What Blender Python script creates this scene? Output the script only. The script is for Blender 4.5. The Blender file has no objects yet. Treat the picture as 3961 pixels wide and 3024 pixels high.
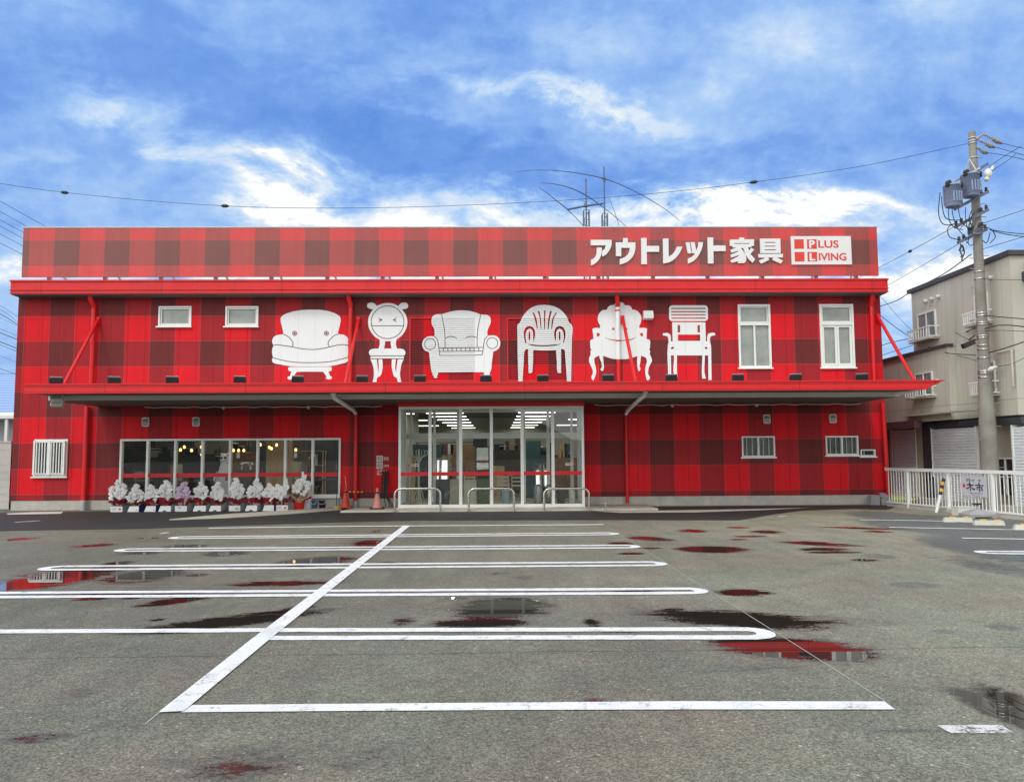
import bpy, math, random
import numpy as np
from mathutils import Vector, Matrix
from mathutils.geometry import tessellate_polygon
R_ = math.radians
rnd = random.Random(7)
scn = bpy.context.scene
col = scn.collection

# ------------------------------------------------------------------ camera
IW, IH, FPX = 3961, 3024, 3100.0
PITCH, YAW, ROLL = R_(4.53), R_(1.1), R_(-.345)
CAM = Vector((0, -24.8, 1.6))
_F = Vector((math.sin(YAW)*math.cos(PITCH), math.cos(YAW)*math.cos(PITCH), math.sin(PITCH)))
_r = Vector((math.cos(YAW), -math.sin(YAW), 0)); _u = _r.cross(_F)
_R = _r*math.cos(ROLL)+_u*math.sin(ROLL); _U = _u*math.cos(ROLL)-_r*math.sin(ROLL)
cd = bpy.data.cameras.new('camera'); cam = bpy.data.objects.new('camera', cd); col.objects.link(cam)
cd.sensor_width = 36; cd.sensor_fit = 'HORIZONTAL'; cd.lens = 36*FPX/IW
cd.clip_start = .1; cd.clip_end = 3000
cam.matrix_world = Matrix(((_R.x, _U.x, -_F.x, CAM.x), (_R.y, _U.y, -_F.y, CAM.y), (_R.z, _U.z, -_F.z, CAM.z), (0, 0, 0, 1)))
scn.camera = cam
scn.view_settings.view_transform = 'Standard'; scn.view_settings.look = 'None'
scn.view_settings.gamma = 1; scn.view_settings.exposure = 0

# sight lines of the photograph: a measured point goes to where it stands on a real plane of the place
def ray(x, y): return _F*FPX+_R*(x-IW/2)-_U*(y-IH/2)
def at(x, y, Y=0.0):
    d = ray(x, y); return CAM+d*((Y-CAM.y)/d.y)
def atX(x, y, X):
    d = ray(x, y); return CAM+d*((X-CAM.x)/d.x)
def gnd(x, y, Z=0.0):
    d = ray(x, y); return CAM+d*((Z-CAM.z)/d.z)

# ------------------------------------------------------------------ world and sun
class NT:
    def __init__(s, tree): s.t = tree; s.n = tree.nodes; s.l = tree.links
    def add(s, typ, **kw):
        nd = s.n.new(typ)
        for k, v in kw.items(): setattr(nd, k, v)
        return nd
    def put(s, sock, v):
        if v is None: return
        if isinstance(v, bpy.types.NodeSocket): s.l.new(v, sock)
        else: sock.default_value = v
    def m(s, op, a, b=None, c=None, clamp=False):
        nd = s.add('ShaderNodeMath', operation=op, use_clamp=clamp)
        for i, v in enumerate((a, b, c)): s.put(nd.inputs[i], v)
        return nd.outputs[0]
    def vm(s, op, a, b=None, scale=None):
        nd = s.add('ShaderNodeVectorMath', operation=op)
        s.put(nd.inputs[0], a); s.put(nd.inputs[1], b)
        if scale is not None: s.put(nd.inputs['Scale'], scale)
        return nd.outputs['Value'] if op in ('DOT_PRODUCT', 'LENGTH') else nd.outputs[0]
    def xyz(s, x, y, z):
        nd = s.add('ShaderNodeCombineXYZ')
        for i, v in enumerate((x, y, z)): s.put(nd.inputs[i], v)
        return nd.outputs[0]
    def sep(s, v):
        nd = s.add('ShaderNodeSeparateXYZ'); s.put(nd.inputs[0], v); return nd.outputs
    def noise(s, vec, scale, detail=4, rough=.5, dist=0, lac=2.0):
        nd = s.add('ShaderNodeTexNoise'); s.put(nd.inputs['Vector'], vec)
        nd.inputs['Scale'].default_value = scale; nd.inputs['Detail'].default_value = detail
        nd.inputs['Roughness'].default_value = rough; nd.inputs['Distortion'].default_value = dist
        nd.inputs['Lacunarity'].default_value = lac
        return nd.outputs['Fac']
    def step(s, v, a, b, lo=0., hi=1.):
        nd = s.add('ShaderNodeMapRange', interpolation_type='SMOOTHSTEP')
        s.put(nd.inputs[0], v)
        for i, q in enumerate((a, b, lo, hi)): s.put(nd.inputs[1+i], q)
        return nd.outputs[0]
    def lin(s, v, a, b, lo=0., hi=1.):
        nd = s.add('ShaderNodeMapRange'); s.put(nd.inputs[0], v)
        for i, q in enumerate((a, b, lo, hi)): s.put(nd.inputs[1+i], q)
        return nd.outputs[0]
    def mix(s, f, a, b, mode='MIX'):
        nd = s.add('ShaderNodeMix', data_type='RGBA', blend_type=mode)
        s.put(nd.inputs[0], f)
        for k, v in ((6, a), (7, b)):
            if not isinstance(v, bpy.types.NodeSocket) and len(v) == 3: v = (*v, 1)
            s.put(nd.inputs[k], v)
        return nd.outputs[2]
    def ramp(s, f, stops):
        nd = s.add('ShaderNodeValToRGB'); e = nd.color_ramp.elements
        while len(e) < len(stops): e.new(.5)
        for q, (p, c) in zip(e, stops): q.position = p; q.color = (*c, 1)
        s.put(nd.inputs[0], f); return nd.outputs[0]

SUN_EL, SUN_AZ = R_(48), R_(205)      # azimuth measured clockwise from +Y: behind and left of the camera
world = bpy.data.worlds.new('World'); scn.world = world; world.use_nodes = True
w = NT(world.node_tree); w.n.clear()
gen = w.add('ShaderNodeTexCoord').outputs['Generated']
dx, dy, dz = w.sep(gen)
ysafe = w.m('MAXIMUM', dy, .05)
gu = w.m('DIVIDE', dx, ysafe); gw = w.m('DIVIDE', dz, ysafe)
def uw(px, py):
    d = ray(px, py); return d.x/d.y, d.z/d.y
# cloud layer seen on a plane high above the ground
inv = w.m('DIVIDE', 1., w.m('ADD', w.m('MAXIMUM', dz, 0.), .38))
cp = w.xyz(w.m('MULTIPLY', dx, inv), w.m('MULTIPLY', dy, inv), 0.)
rot = w.add('ShaderNodeMapping'); w.put(rot.inputs[0], cp)
rot.inputs['Rotation'].default_value = (0, 0, R_(-24)); rot.inputs['Scale'].default_value = (1.0, 1.25, 1); rot.inputs['Location'].default_value = (3.2, 1.7, 0)
cpr = rot.outputs[0]
warp = w.noise(cpr, 1.6, 3, .5)
nA = w.noise(cpr, 1.5, 6, .52, .35)
nB = w.noise(cpr, 4.6, 8, .60, .6)
nC = w.noise(cpr, 11., 9, .64, .25)
nD = w.noise(gen, 38, 7, .62, .15)
billow = w.m('SUBTRACT', 1., w.m('ABSOLUTE', w.m('SUBTRACT', w.m('MULTIPLY', w.noise(cpr, 5.2, 9, .6, .2), 2.), 1.)))
wu = w.m('ADD', gu, w.m('MULTIPLY', w.m('SUBTRACT', nB, .5), .20))
ww = w.m('ADD', gw, w.m('MULTIPLY', w.m('SUBTRACT', w.noise(cpr, 5.1, 8, .65, .3), .5), .20))
def lobe(px, py, sx, sy, ang, amp):
    u0, w0 = uw(px, py); a = sx/FPX; b = sy/FPX; ca, sa = math.cos(R_(ang)), math.sin(R_(ang))
    du = w.m('SUBTRACT', wu, u0); dw = w.m('SUBTRACT', ww, w0)
    p = w.m('ADD', w.m('MULTIPLY', du, ca/a), w.m('MULTIPLY', dw, sa/a))
    q = w.m('SUBTRACT', w.m('MULTIPLY', dw, ca/b), w.m('MULTIPLY', du, sa/b))
    e = w.m('POWER', 2.718, w.m('MULTIPLY', w.m('ADD', w.m('MULTIPLY', p, p), w.m('MULTIPLY', q, q)), -1.))
    return w.m('MULTIPLY', e, amp)
LOBES = [  # measured cloud banks: px, py, half sizes, tilt, brightness
    (1120, 740, 210, 130, -20, .58), (1420, 800, 520, 95, -6, .34), (2550, 815, 800, 70, 2, .62), (3250, 810, 480, 65, -3, .46), (700, 560, 560, 60, -27, .26), (330, 410, 170, 55, -12, .26), (180, 600, 150, 50, 0, .18), (2120, 400, 640, 55, -10, .36), (2330, 390, 380, 55, -8, .26), (2350, 160, 430, 110, 12, .18), (3100, 130, 700, 150, 14, .24), (3560, 50, 260, 90, 0, .26),
    (3300, 300, 700, 90, 14, .10), (3560, 1150, 330, 260, 0, .42), (2300, 900, 900, 60, 0, .25), (20, 1250, 260, 260, 0, .12), (1900, 1072, 2000, 75, 0, .75), (1250, 470, 620, 120, -16, -.24), (1750, 620, 720, 90, -10, -.28), (2650, 640, 760, 70, 4, -.16), (850, 230, 620, 150, -14, -.12), (1650, 90, 400, 90, -20, -.14), (3850, 560, 330, 190, 0, -.10), (300, 300, 320, 70, -10, -.10), (500, 760, 420, 90, 0, .06), (3500, 650, 260, 80, 0, .0)]
bias = 0.
for L in LOBES: bias = w.m('ADD', lobe(*L), bias)
tone = w.m('ADD', w.m('MULTIPLY', w.m('SUBTRACT', nA, .5), .60), w.m('MULTIPLY', w.m('SUBTRACT', nB, .5), .50))
tone = w.m('ADD', tone, w.m('ADD', w.m('MULTIPLY', w.m('SUBTRACT', nC, .5), .52), w.m('ADD', w.m('MULTIPLY', w.m('SUBTRACT', nD, .5), .30), w.m('MULTIPLY', w.m('SUBTRACT', billow, .78), .42))))
tone = w.m('ADD', w.m('ADD', w.m('MULTIPLY', tone, .92), w.m('MULTIPLY', bias, .88)), .40)
cloud = w.ramp(tone, [(0., (.125, .30, .78)), (.28, (.19, .385, .86)), (.46, (.29, .50, .93)), (.66, (.43, .645, .98)), (.90, (.78, .88, 1.)), (1., (1.05, 1.06, 1.06))])
sky = w.add('ShaderNodeTexSky', sky_type='NISHITA'); sky.sun_disc = False
sky.sun_elevation = SUN_EL; sky.sun_rotation = SUN_AZ
nish = w.vm('SCALE', sky.outputs[0], scale=.09)
front = w.mix(.93, nish, cloud)
bright = w.ramp(w.m('ADD', w.m('MULTIPLY', nA, .7), w.m('MULTIPLY', nB, .3)), [(.3, (.86, .88, .90)), (.7, (1.0, .99, .97))])
bright = w.vm('SCALE', bright, scale=1.22)
lowdim = w.step(dz, .30, .75, 1.45, 1.)
bright = w.vm('SCALE', bright, scale=w.m('MULTIPLY', lowdim, w.lin(dx, -.7, .7, 1.22, .80)))
sel = w.step(dy, .58, .15)
skycol = w.mix(sel, front, bright)
bg = w.add('ShaderNodeBackground'); w.put(bg.inputs[0], skycol); bg.inputs[1].default_value = 1.0
wo = w.add('ShaderNodeOutputWorld'); w.l.new(bg.outputs[0], wo.inputs[0])

sd = bpy.data.lights.new('sun', 'SUN'); sd.energy = 1.05; sd.angle = R_(12); sd.color = (1, .955, .89)
sun = bpy.data.objects.new('sun', sd); col.objects.link(sun)
_sd = Vector((math.sin(SUN_AZ)*math.cos(SUN_EL), math.cos(SUN_AZ)*math.cos(SUN_EL), math.sin(SUN_EL)))
sun.rotation_euler = _sd.to_track_quat('Z', 'Y').to_euler()
sun.location = (-8, -30, 20)

# ------------------------------------------------------------------ helpers
def tag(o, label=None, cat=None, group=None, kind=None):
    if label: o['label'] = label
    if cat: o['category'] = cat
    if group: o['group'] = group
    if kind: o['kind'] = kind
    return o
def thing(name, label, cat, loc=(0, 0, 0), rotz=0, group=None):
    o = bpy.data.objects.new(name, None); col.objects.link(o); o.empty_display_size = .2
    o.location = loc; o.rotation_euler = (0, 0, rotz)
    return tag(o, label, cat, group)
class MB:
    """collects shapes of one mesh"""
    def __init__(s): s.v = []; s.f = []; s.sm = []
    def add(s, vs, fs, smooth=False):
        k = len(s.v); s.v += [Vector(v) for v in vs]
        for f in fs: s.f.append([i+k for i in f]); s.sm.append(smooth)
        return s
    def box(s, x0, x1, y0, y1, z0, z1, M=None):
        vs = [Vector((x, y, z)) for z in (z0, z1) for y in (y0, y1) for x in (x0, x1)]
        if M: vs = [M @ v for v in vs]
        return s.add(vs, [(0, 2, 3, 1), (4, 5, 7, 6), (0, 1, 5, 4), (2, 6, 7, 3), (0, 4, 6, 2), (1, 3, 7, 5)])
    def cbox(s, c, sz, M=None):
        return s.box(c[0]-sz[0]/2, c[0]+sz[0]/2, c[1]-sz[1]/2, c[1]+sz[1]/2, c[2]-sz[2]/2, c[2]+sz[2]/2, M)
    def bar(s, p, q, w, h=None, up=(0, 0, 1)):
        p, q = Vector(p), Vector(q); h = h or w; d = (q-p).normalized(); up = Vector(up)
        if abs(d.dot(up)) > .98: up = Vector((0, 1, 0))
        a = d.cross(up).normalized()*w/2; b = a.cross(d).normalized()*h/2
        vs = [p-a-b, p+a-b, p+a+b, p-a+b, q-a-b, q+a-b, q+a+b, q-a+b]
        return s.add(vs, [(0, 3, 2, 1), (4, 5, 6, 7), (0, 1, 5, 4), (1, 2, 6, 5), (2, 3, 7, 6), (3, 0, 4, 7)])
    def tube(s, pts, r, n=10, caps=True):
        pts = [Vector(p) for p in pts]; m = len(pts); rs = r if isinstance(r, (list, tuple)) else [r]*m
        prev = None; rings = []
        for i, p in enumerate(pts):
            d = (pts[min(i+1, m-1)]-pts[max(i-1, 0)])
            if d.length < 1e-9: d = Vector((0, 0, 1))
            d.normalize()
            if prev is None:
                a = d.cross(Vector((0, 0, 1)) if abs(d.z) < .9 else Vector((1, 0, 0))).normalized()
            else:
                a = prev-d*prev.dot(d); a.normalize()
            prev = a; b = d.cross(a)
            rings.append([p+(a*math.cos(t)+b*math.sin(t))*rs[i] for t in [2*math.pi*j/n for j in range(n)]])
        vs = [v for g in rings for v in g]
        fs = [(i*n+j, i*n+(j+1) % n, (i+1)*n+(j+1) % n, (i+1)*n+j) for i in range(m-1) for j in range(n)]
        s.add(vs, fs, True)
        if caps:
            s.add(rings[0], [tuple(range(n))[::-1]]); s.add(rings[-1], [tuple(range(n))])
        return s
    def lathe(s, prof, c=(0, 0, 0), n=20, M=None, smooth=True):
        vs = []; c = Vector(c)
        for r, z in prof:
            for j in range(n):
                t = 2*math.pi*j/n; v = Vector((r*math.cos(t), r*math.sin(t), z))
                vs.append((M @ v if M else v)+c)
        m = len(prof)
        fs = [(i*n+j, i*n+(j+1) % n, (i+1)*n+(j+1) % n, (i+1)*n+j) for i in range(m-1) for j in range(n)]
        s.add(vs, fs, smooth)
        if prof[0][0] > 1e-4: s.add(vs[:n], [tuple(range(n))[::-1]])
        if prof[-1][0] > 1e-4: s.add(vs[-n:], [tuple(range(n))])
        return s
    def ball(s, c, r, n=12, sc=(1, 1, 1)):
        k = max(6, n//2+1); c = Vector(c); vs = []; fs = []
        for i in range(k):
            a = math.pi*i/(k-1)
            for j in range(n):
                t = 2*math.pi*j/n
                vs.append(c+Vector((r*sc[0]*math.sin(a)*math.cos(t), r*sc[1]*math.sin(a)*math.sin(t), -r*sc[2]*math.cos(a))))
        fs = [(i*n+j, i*n+(j+1) % n, (i+1)*n+(j+1) % n, (i+1)*n+j) for i in range(k-1) for j in range(n)]
        return s.add(vs, fs, True)
    def poly(s, loops, conv, depth=None):
        """filled outline with holes; conv maps 2D points to 3D, depth (3D vector) gives it thickness"""
        L = [[conv(*p) for p in lp] for lp in loops]
        tri = tessellate_polygon(L); flat = [v for lp in L for v in lp]
        nrm = Vector((0, 0, 0))
        for a, b, c in tri: nrm += (flat[b]-flat[a]).cross(flat[c]-flat[a])
        want = Vector((0, -1, 0)) if depth is None else -Vector(depth)
        if abs(nrm.dot(want)) < 1e-9: want = Vector((0, 0, 1))
        out = []
        for a, b, c in tri:
            nn = (flat[b]-flat[a]).cross(flat[c]-flat[a])
            out.append((a, b, c) if nn.dot(want) > 0 else (a, c, b))
        s.add(flat, out)
        if depth is not None:
            d = Vector(depth); s.add([v+d for v in flat], [f[::-1] for f in out])
            for lp in L:
                n = len(lp); s.add(lp+[v+d for v in lp], [(i, (i+1) % n, n+(i+1) % n, n+i) for i in range(n)])
        return s
    def ribbon(s, pts, wd, conv3=None, nrm=Vector((0, -1, 0)), closed=False):
        P = [Vector(p) for p in pts]; n = len(P); vs = []
        for i in range(n):
            a = P[(i-1) % n if closed else max(i-1, 0)]; b = P[(i+1) % n if closed else min(i+1, n-1)]
            t = (b-a).normalized(); o = t.cross(nrm).normalized()*wd/2; vs += [P[i]+o, P[i]-o]
        m = n if closed else n-1
        fs = []
        for i in range(m):
            j = (i+1) % n; q = (2*i, 2*i+1, 2*j+1, 2*j)
            nn = (vs[q[1]]-vs[q[0]]).cross(vs[q[2]]-vs[q[0]])
            fs.append(q if nn.dot(nrm) > 0 else q[::-1])
        return s.add(vs, fs)
    def build(s, name, mat, parent=None, label=None, cat=None, group=None, kind=None, center=False):
        off = Vector((0, 0, 0))
        if parent is not None: 
            q = parent
            while q is not None: off += q.location; q = q.parent
        elif center and s.v:
            xs = [v.x for v in s.v]; ys = [v.y for v in s.v]; off = Vector(((min(xs)+max(xs))/2, (min(ys)+max(ys))/2, min(v.z for v in s.v)))
        me = bpy.data.meshes.new(name)
        me.from_pydata([tuple(v-off) for v in s.v], [], s.f); me.polygons.foreach_set('use_smooth', s.sm)
        me.update()
        if mat: me.materials.append(mat)
        o = bpy.data.objects.new(name, me); col.objects.link(o)
        if parent is not None: o.parent = parent
        elif center: o.location = off
        return tag(o, label, cat, group, kind)
def copy_tree(o, parent=None):
    c = o.copy(); col.objects.link(c)
    if parent is not None: c.parent = parent
    for ch in list(o.children): copy_tree(ch, c)
    return c
def smooth(pts, closed=True, k=6, corner=48):
    """rounded outline through measured points; sharp corners stay sharp"""
    P = [Vector((p[0], p[1])) for p in pts]; n = len(P); tan = []
    for i in range(n):
        if not closed and i in (0, n-1): tan.append(None); continue
        a, b, c = P[(i-1) % n], P[i], P[(i+1) % n]
        u, v = b-a, c-b
        if u.length < 1e-6 or v.length < 1e-6: tan.append(None); continue
        ang = math.degrees(abs(u.angle(v)))
        tan.append(None if ang > corner else ((u/u.length+v/v.length)/2))
    out = []
    for i in range(n if closed else n-1):
        j = (i+1) % n; a, b = P[i], P[j]; L = (b-a).length
        if tan[i] is None and tan[j] is None: out.append(tuple(a)); continue
        ta = (tan[i] if tan[i] is not None else (b-a)/max(L, 1e-6))*L; tb = (tan[j] if tan[j] is not None else (b-a)/max(L, 1e-6))*L
        for q in range(k):
            t = q/k; h = 2*t**3-3*t**2+1; h1 = t**3-2*t**2+t; h2 = -2*t**3+3*t**2; h3 = t**3-t**2
            out.append(tuple(a*h+ta*h1+b*h2+tb*h3))
    if not closed: out.append(tuple(P[-1]))
    return out
def rrect(x0, y0, x1, y1, r, k=5):
    out = []
    for cx, cy, a0 in ((x1-r, y1-r, 0), (x0+r, y1-r, 90), (x0+r, y0+r, 180), (x1-r, y0+r, 270)):
        for i in range(k+1):
            t = R_(a0+90*i/k); out.append((cx+r*math.cos(t), cy+r*math.sin(t)))
    return out
def circ(cx, cy, r, ry=None, n=28):
    return [(cx+r*math.cos(2*math.pi*i/n), cy+(ry or r)*math.sin(2*math.pi*i/n)) for i in range(n)]
def text_mesh(s, p0, ux, uy, wd, ht, lift=None, bold=0.0):
    """lettering fitted into a box: p0 lower left corner, ux/uy unit directions, size wd x ht"""
    cu = bpy.data.curves.new('lettering', 'FONT'); cu.body = s; cu.size = 1; cu.offset = bold; cu.resolution_u = 3
    o = bpy.data.objects.new('lettering', cu); col.objects.link(o)
    dg = bpy.context.evaluated_depsgraph_get(); me = bpy.data.meshes.new_from_object(o.evaluated_get(dg))
    bpy.data.objects.remove(o); vs = [v.co.copy() for v in me.vertices]; fs = [tuple(p.vertices) for p in me.polygons]
    bpy.data.meshes.remove(me)
    mb = MB()
    if not vs: return mb
    x0 = min(v.x for v in vs); x1 = max(v.x for v in vs); y0 = min(v.y for v in vs); y1 = max(v.y for v in vs)
    p0, ux, uy = Vector(p0), Vector(ux), Vector(uy)
    V = [p0+ux*((v.x-x0)/(x1-x0)*wd)+uy*((v.y-y0)/(y1-y0)*ht) for v in vs]
    want = ux.cross(uy)
    F = [f if (V[f[1]]-V[f[0]]).cross(V[f[2]]-V[f[0]]).dot(want) > 0 else f[::-1] for f in fs]
    return mb.add(V, F)

# ------------------------------------------------------------------ materials
MATS = {}
def mat(name):
    m = bpy.data.materials.new(name); m.use_nodes = True; t = NT(m.node_tree)
    b = m.node_tree.nodes['Principled BSDF']; MATS[name] = m
    return m, t, b
def simple(name, c, rough=.5, metal=0., var=.12, scale=6., bump=0., bscale=60., spec=.5, coat=0.):
    m, t, b = mat(name)
    pos = t.add('ShaderNodeNewGeometry').outputs['Position']
    n = t.noise(pos, scale, 5, .6)
    lo = tuple(x*(1-var) for x in c); hi = tuple(min(1, x*(1+var)) for x in c)
    t.put(b.inputs['Base Color'], t.mix(t.lin(n, .3, .7), lo, hi))
    t.put(b.inputs['Roughness'], t.lin(t.noise(pos, scale*2.3, 4), .3, .7, max(0, rough-.07), min(1, rough+.07)))
    b.inputs['Metallic'].default_value = metal; b.inputs['Specular IOR Level'].default_value = spec
    b.inputs['Coat Weight'].default_value = coat
    if bump:
        bp = t.add('ShaderNodeBump'); bp.inputs['Strength'].default_value = bump; bp.inputs['Distance'].default_value = .004
        t.put(bp.inputs['Height'], t.noise(pos, bscale, 4, .6)); t.put(b.inputs['Normal'], bp.outputs[0])
    return m
def emis(name, c, s):
    m, t, b = mat(name); b.inputs['Base Color'].default_value = (*c, 1)
    b.inputs['Emission Color'].default_value = (*c, 1); b.inputs['Emission Strength'].default_value = s
    return m
def glassmat(name, tint=(.955, .975, .965), gain=1.0, rough=0.0):
    m, t, b = mat(name); t.n.remove(b)
    tr = t.add('ShaderNodeBsdfTransparent'); tr.inputs[0].default_value = (*tint, 1)
    gl = t.add('ShaderNodeBsdfGlossy'); gl.inputs[0].default_value = (.95, .97, .97, 1); gl.inputs['Roughness'].default_value = rough
    fr = t.add('ShaderNodeFresnel'); fr.inputs[0].default_value = 1.5
    mx = t.add('ShaderNodeMixShader'); t.put(mx.inputs[0], t.m('MULTIPLY', fr.outputs[0], .95*gain, clamp=True))
    t.l.new(tr.outputs[0], mx.inputs[1]); t.l.new(gl.outputs[0], mx.inputs[2])
    t.l.new(mx.outputs[0], t.n['Material Output'].inputs[0])
    return m

CELL_X0 = at(191, 1275).x; CELL_W = (at(2122.7, 1275).x-CELL_X0)/20
CELL_Z0 = at(1900, 1411.5).z; CELL_H = at(1900, 1219).z-at(1900, 1411.5).z; CELL_H /= 2
def gingham(name, cols, rough, spec, seams=True, bump=.25, sheen=0., fade=0.):
    """woven check of three reds: vertical bands crossed by horizontal ones, thin panel joints"""
    m, t, b = mat(name)
    pos = t.add('ShaderNodeNewGeometry').outputs['Position']; x, y, z = t.sep(pos)
    xm = t.add('ShaderNodeMath', operation='ADD'); t.put(xm.inputs[0], x); t.put(xm.inputs[1], t.m('MULTIPLY', y, 1.0))
    xx = xm.outputs[0]
    fx = t.m('FRACT', t.m('DIVIDE', t.m('SUBTRACT', xx, CELL_X0-200*CELL_W), 2*CELL_W))
    fz = t.m('FRACT', t.m('DIVIDE', t.m('SUBTRACT', z, CELL_Z0-20*CELL_H), 2*CELL_H))
    a = t.m('LESS_THAN', fx, .5); c = t.m('LESS_THAN', fz, .5)
    s = t.m('ADD', a, c)
    colr = t.mix(t.m('GREATER_THAN', s, .5), cols[0], cols[1]); colr = t.mix(t.m('GREATER_THAN', s, 1.5), colr, cols[2])
    big = t.noise(pos, .55, 4, .6)
    streak = t.noise(t.vm('MULTIPLY', pos, (5., 5., .35)), 1., 5, .6)
    k = t.m('ADD', t.lin(big, .3, .7, .93, 1.05), t.lin(streak, .35, .75, .05, -.10))
    colr = t.vm('SCALE', colr, scale=k)
    if seams:
        sx = t.m('FRACT', t.m('DIVIDE', t.m('ADD', xx, 100.13), .525))
        line = t.m('LESS_THAN', sx, .034)
        ex = t.m('ABSOLUTE', t.m('SUBTRACT', t.m('FRACT', t.m('MULTIPLY', fx, 2.)), .5)); ez = t.m('ABSOLUTE', t.m('SUBTRACT', t.m('FRACT', t.m('MULTIPLY', fz, 2.)), .5))
        edge = t.m('GREATER_THAN', t.m('MAXIMUM', ex, ez), .489)
        colr = t.mix(t.m('MULTIPLY', line, .62), colr, (.12, .012, .012)); colr = t.mix(t.m('MULTIPLY', edge, .16), colr, (.75, .2, .18))
    t.put(b.inputs['Base Color'], colr)
    t.put(b.inputs['Roughness'], t.lin(t.noise(pos, 3., 3), .3, .7, rough-.06, rough+.06)); b.inputs['Specular IOR Level'].default_value = spec
    if sheen: b.inputs['Coat Weight'].default_value = sheen; b.inputs['Coat Roughness'].default_value = .25
    if bump:
        bp = t.add('ShaderNodeBump'); bp.inputs['Strength'].default_value = bump; bp.inputs['Distance'].default_value = .006
        t.put(bp.inputs['Height'], t.noise(pos, 55, 5, .65)); t.put(b.inputs['Normal'], bp.outputs[0])
    return m
M = MATS
gingham('gingham_siding', [(.70, .010, .018), (.36, .018, .025), (.148, .025, .025)], .6, .2)
gingham('gingham_sign', [(.62, .040, .038), (.38, .052, .046), (.18, .046, .038)], .38, .5, seams=False, bump=.04, sheen=.2)
m, t, b = mat('red_metal')     # painted sheet metal with lap joints, grime runs and slight dents
pos = t.add('ShaderNodeNewGeometry').outputs['Position']; x, y, z = t.sep(pos)
jt = t.m('LESS_THAN', t.m('FRACT', t.m('DIVIDE', t.m('ADD', x, 101.2), 3.64)), .0045)
gr = t.noise(t.vm('MULTIPLY', pos, (2.2, 2.2, .5)), 1.2, 6, .65)
cc = t.mix(t.step(gr, .45, .8), (.67, .008, .012), (.50, .012, .014)); cc = t.mix(t.m('MULTIPLY', jt, .8), cc, (.10, .005, .006))
t.put(b.inputs['Base Color'], cc); t.put(b.inputs['Roughness'], t.lin(t.noise(pos, 3., 5), .3, .7, .30, .48)); b.inputs['Specular IOR Level'].default_value = .45
bp = t.add('ShaderNodeBump'); bp.inputs['Strength'].default_value = .25; bp.inputs['Distance'].default_value = .02
t.put(bp.inputs['Height'], t.noise(pos, 2.2, 3, .5)); t.put(b.inputs['Normal'], bp.outputs[0])
simple('white_paint', (.80, .82, .81), .45, var=.03, scale=2)
simple('off_white', (.70, .71, .68), .5, var=.05, scale=3)
simple('alu_white', (.80, .82, .79), .4, var=.04, scale=4)
simple('line_brown', (.10, .035, .03), .6)
simple('steel', (.60, .58, .54), .28, 1., .1)
simple('galv', (.46, .48, .50), .45, .6, .12)
simple('dark_metal', (.03, .03, .032), .4, .3, .2)
simple('black_rubber', (.018, .018, .02), .6)
simple('concrete', (.46, .45, .41), .85, var=.16, scale=3.5, bump=.3)
simple('concrete_pale', (.50, .48, .40), .85, var=.14, scale=2.5, bump=.3)
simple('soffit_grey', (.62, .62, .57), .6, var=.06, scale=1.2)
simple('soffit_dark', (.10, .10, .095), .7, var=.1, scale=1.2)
simple('frosted_glass', (.30, .33, .30), .16, var=.25, scale=1.3, spec=.6)
simple('frosted_dark', (.10, .115, .09), .2, var=.4, scale=2, spec=.6)
simple('dark_glass', (.035, .045, .045), .05, var=.2, scale=1.2, spec=.8)
simple('curtain_glass', (.20, .24, .25), .08, var=.5, scale=2.2, spec=.7)
glassmat('pane_glass')
glassmat('film', (.96, .97, .97), .9, .12)
# ------------------------------------------------------------------ the shop building
XL, XR = at(66, 1300).x, at(3419, 1500).x            # front wall corners
ZB = at(1500, 1926).z                                # foot of the red siding
def xz(px, py, Y=0.0): p = at(px, py, Y); return p.x, p.z
ZG1 = at(1500, 1081, -.5).z; ZG0 = at(1500, 1130, -.5).z   # eaves fascia
WT = .16                                             # wall thickness
store = thing('store_building', 'long two storey red gingham furniture store with white chair silhouettes', 'store', ((XL+XR)/2, 0, 0))
DEPTH = 18.0
def rect(x0, y0, x1, y1, Y=0.0):
    """pixel box to x0,x1,z0,z1 on the plane Y"""
    a = at(x0, (y0+y1)/2, Y).x; b = at(x1, (y0+y1)/2, Y).x; c = at((x0+x1)/2, y1, Y).z; d = at((x0+x1)/2, y0, Y).z
    return a, b, c, d
def wall_holes(x0, x1, z0, z1, holes, y0, y1):
    mb = MB(); xs = sorted({x0, x1, *[h[0] for h in holes], *[h[1] for h in holes]}); zs = sorted({z0, z1, *[h[2] for h in holes], *[h[3] for h in holes]})
    cx = lambda i, j: any(h[0] < (xs[i]+xs[i+1])/2 < h[1] and h[2] < (zs[j]+zs[j+1])/2 < h[3] for h in holes)
    solid = {(i, j): not cx(i, j) for i in range(len(xs)-1) for j in range(len(zs)-1)}
    for (i, j), s in solid.items():
        if not s: continue
        a, b, c, d = xs[i], xs[i+1], zs[j], zs[j+1]
        mb.add([(a, y0, c), (b, y0, c), (b, y0, d), (a, y0, d)], [(0, 1, 2, 3)]); mb.add([(a, y1, c), (b, y1, c), (b, y1, d), (a, y1, d)], [(0, 3, 2, 1)])
        if not solid.get((i-1, j)): mb.add([(a, y0, c), (a, y1, c), (a, y1, d), (a, y0, d)], [(0, 3, 2, 1)])
        if not solid.get((i+1, j)): mb.add([(b, y0, c), (b, y1, c), (b, y1, d), (b, y0, d)], [(0, 1, 2, 3)])
        if not solid.get((i, j-1)): mb.add([(a, y0, c), (b, y0, c), (b, y1, c), (a, y1, c)], [(0, 3, 2, 1)])
        if not solid.get((i, j+1)): mb.add([(a, y0, d), (b, y0, d), (b, y1, d), (a, y1, d)], [(0, 1, 2, 3)])
    return mb
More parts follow.
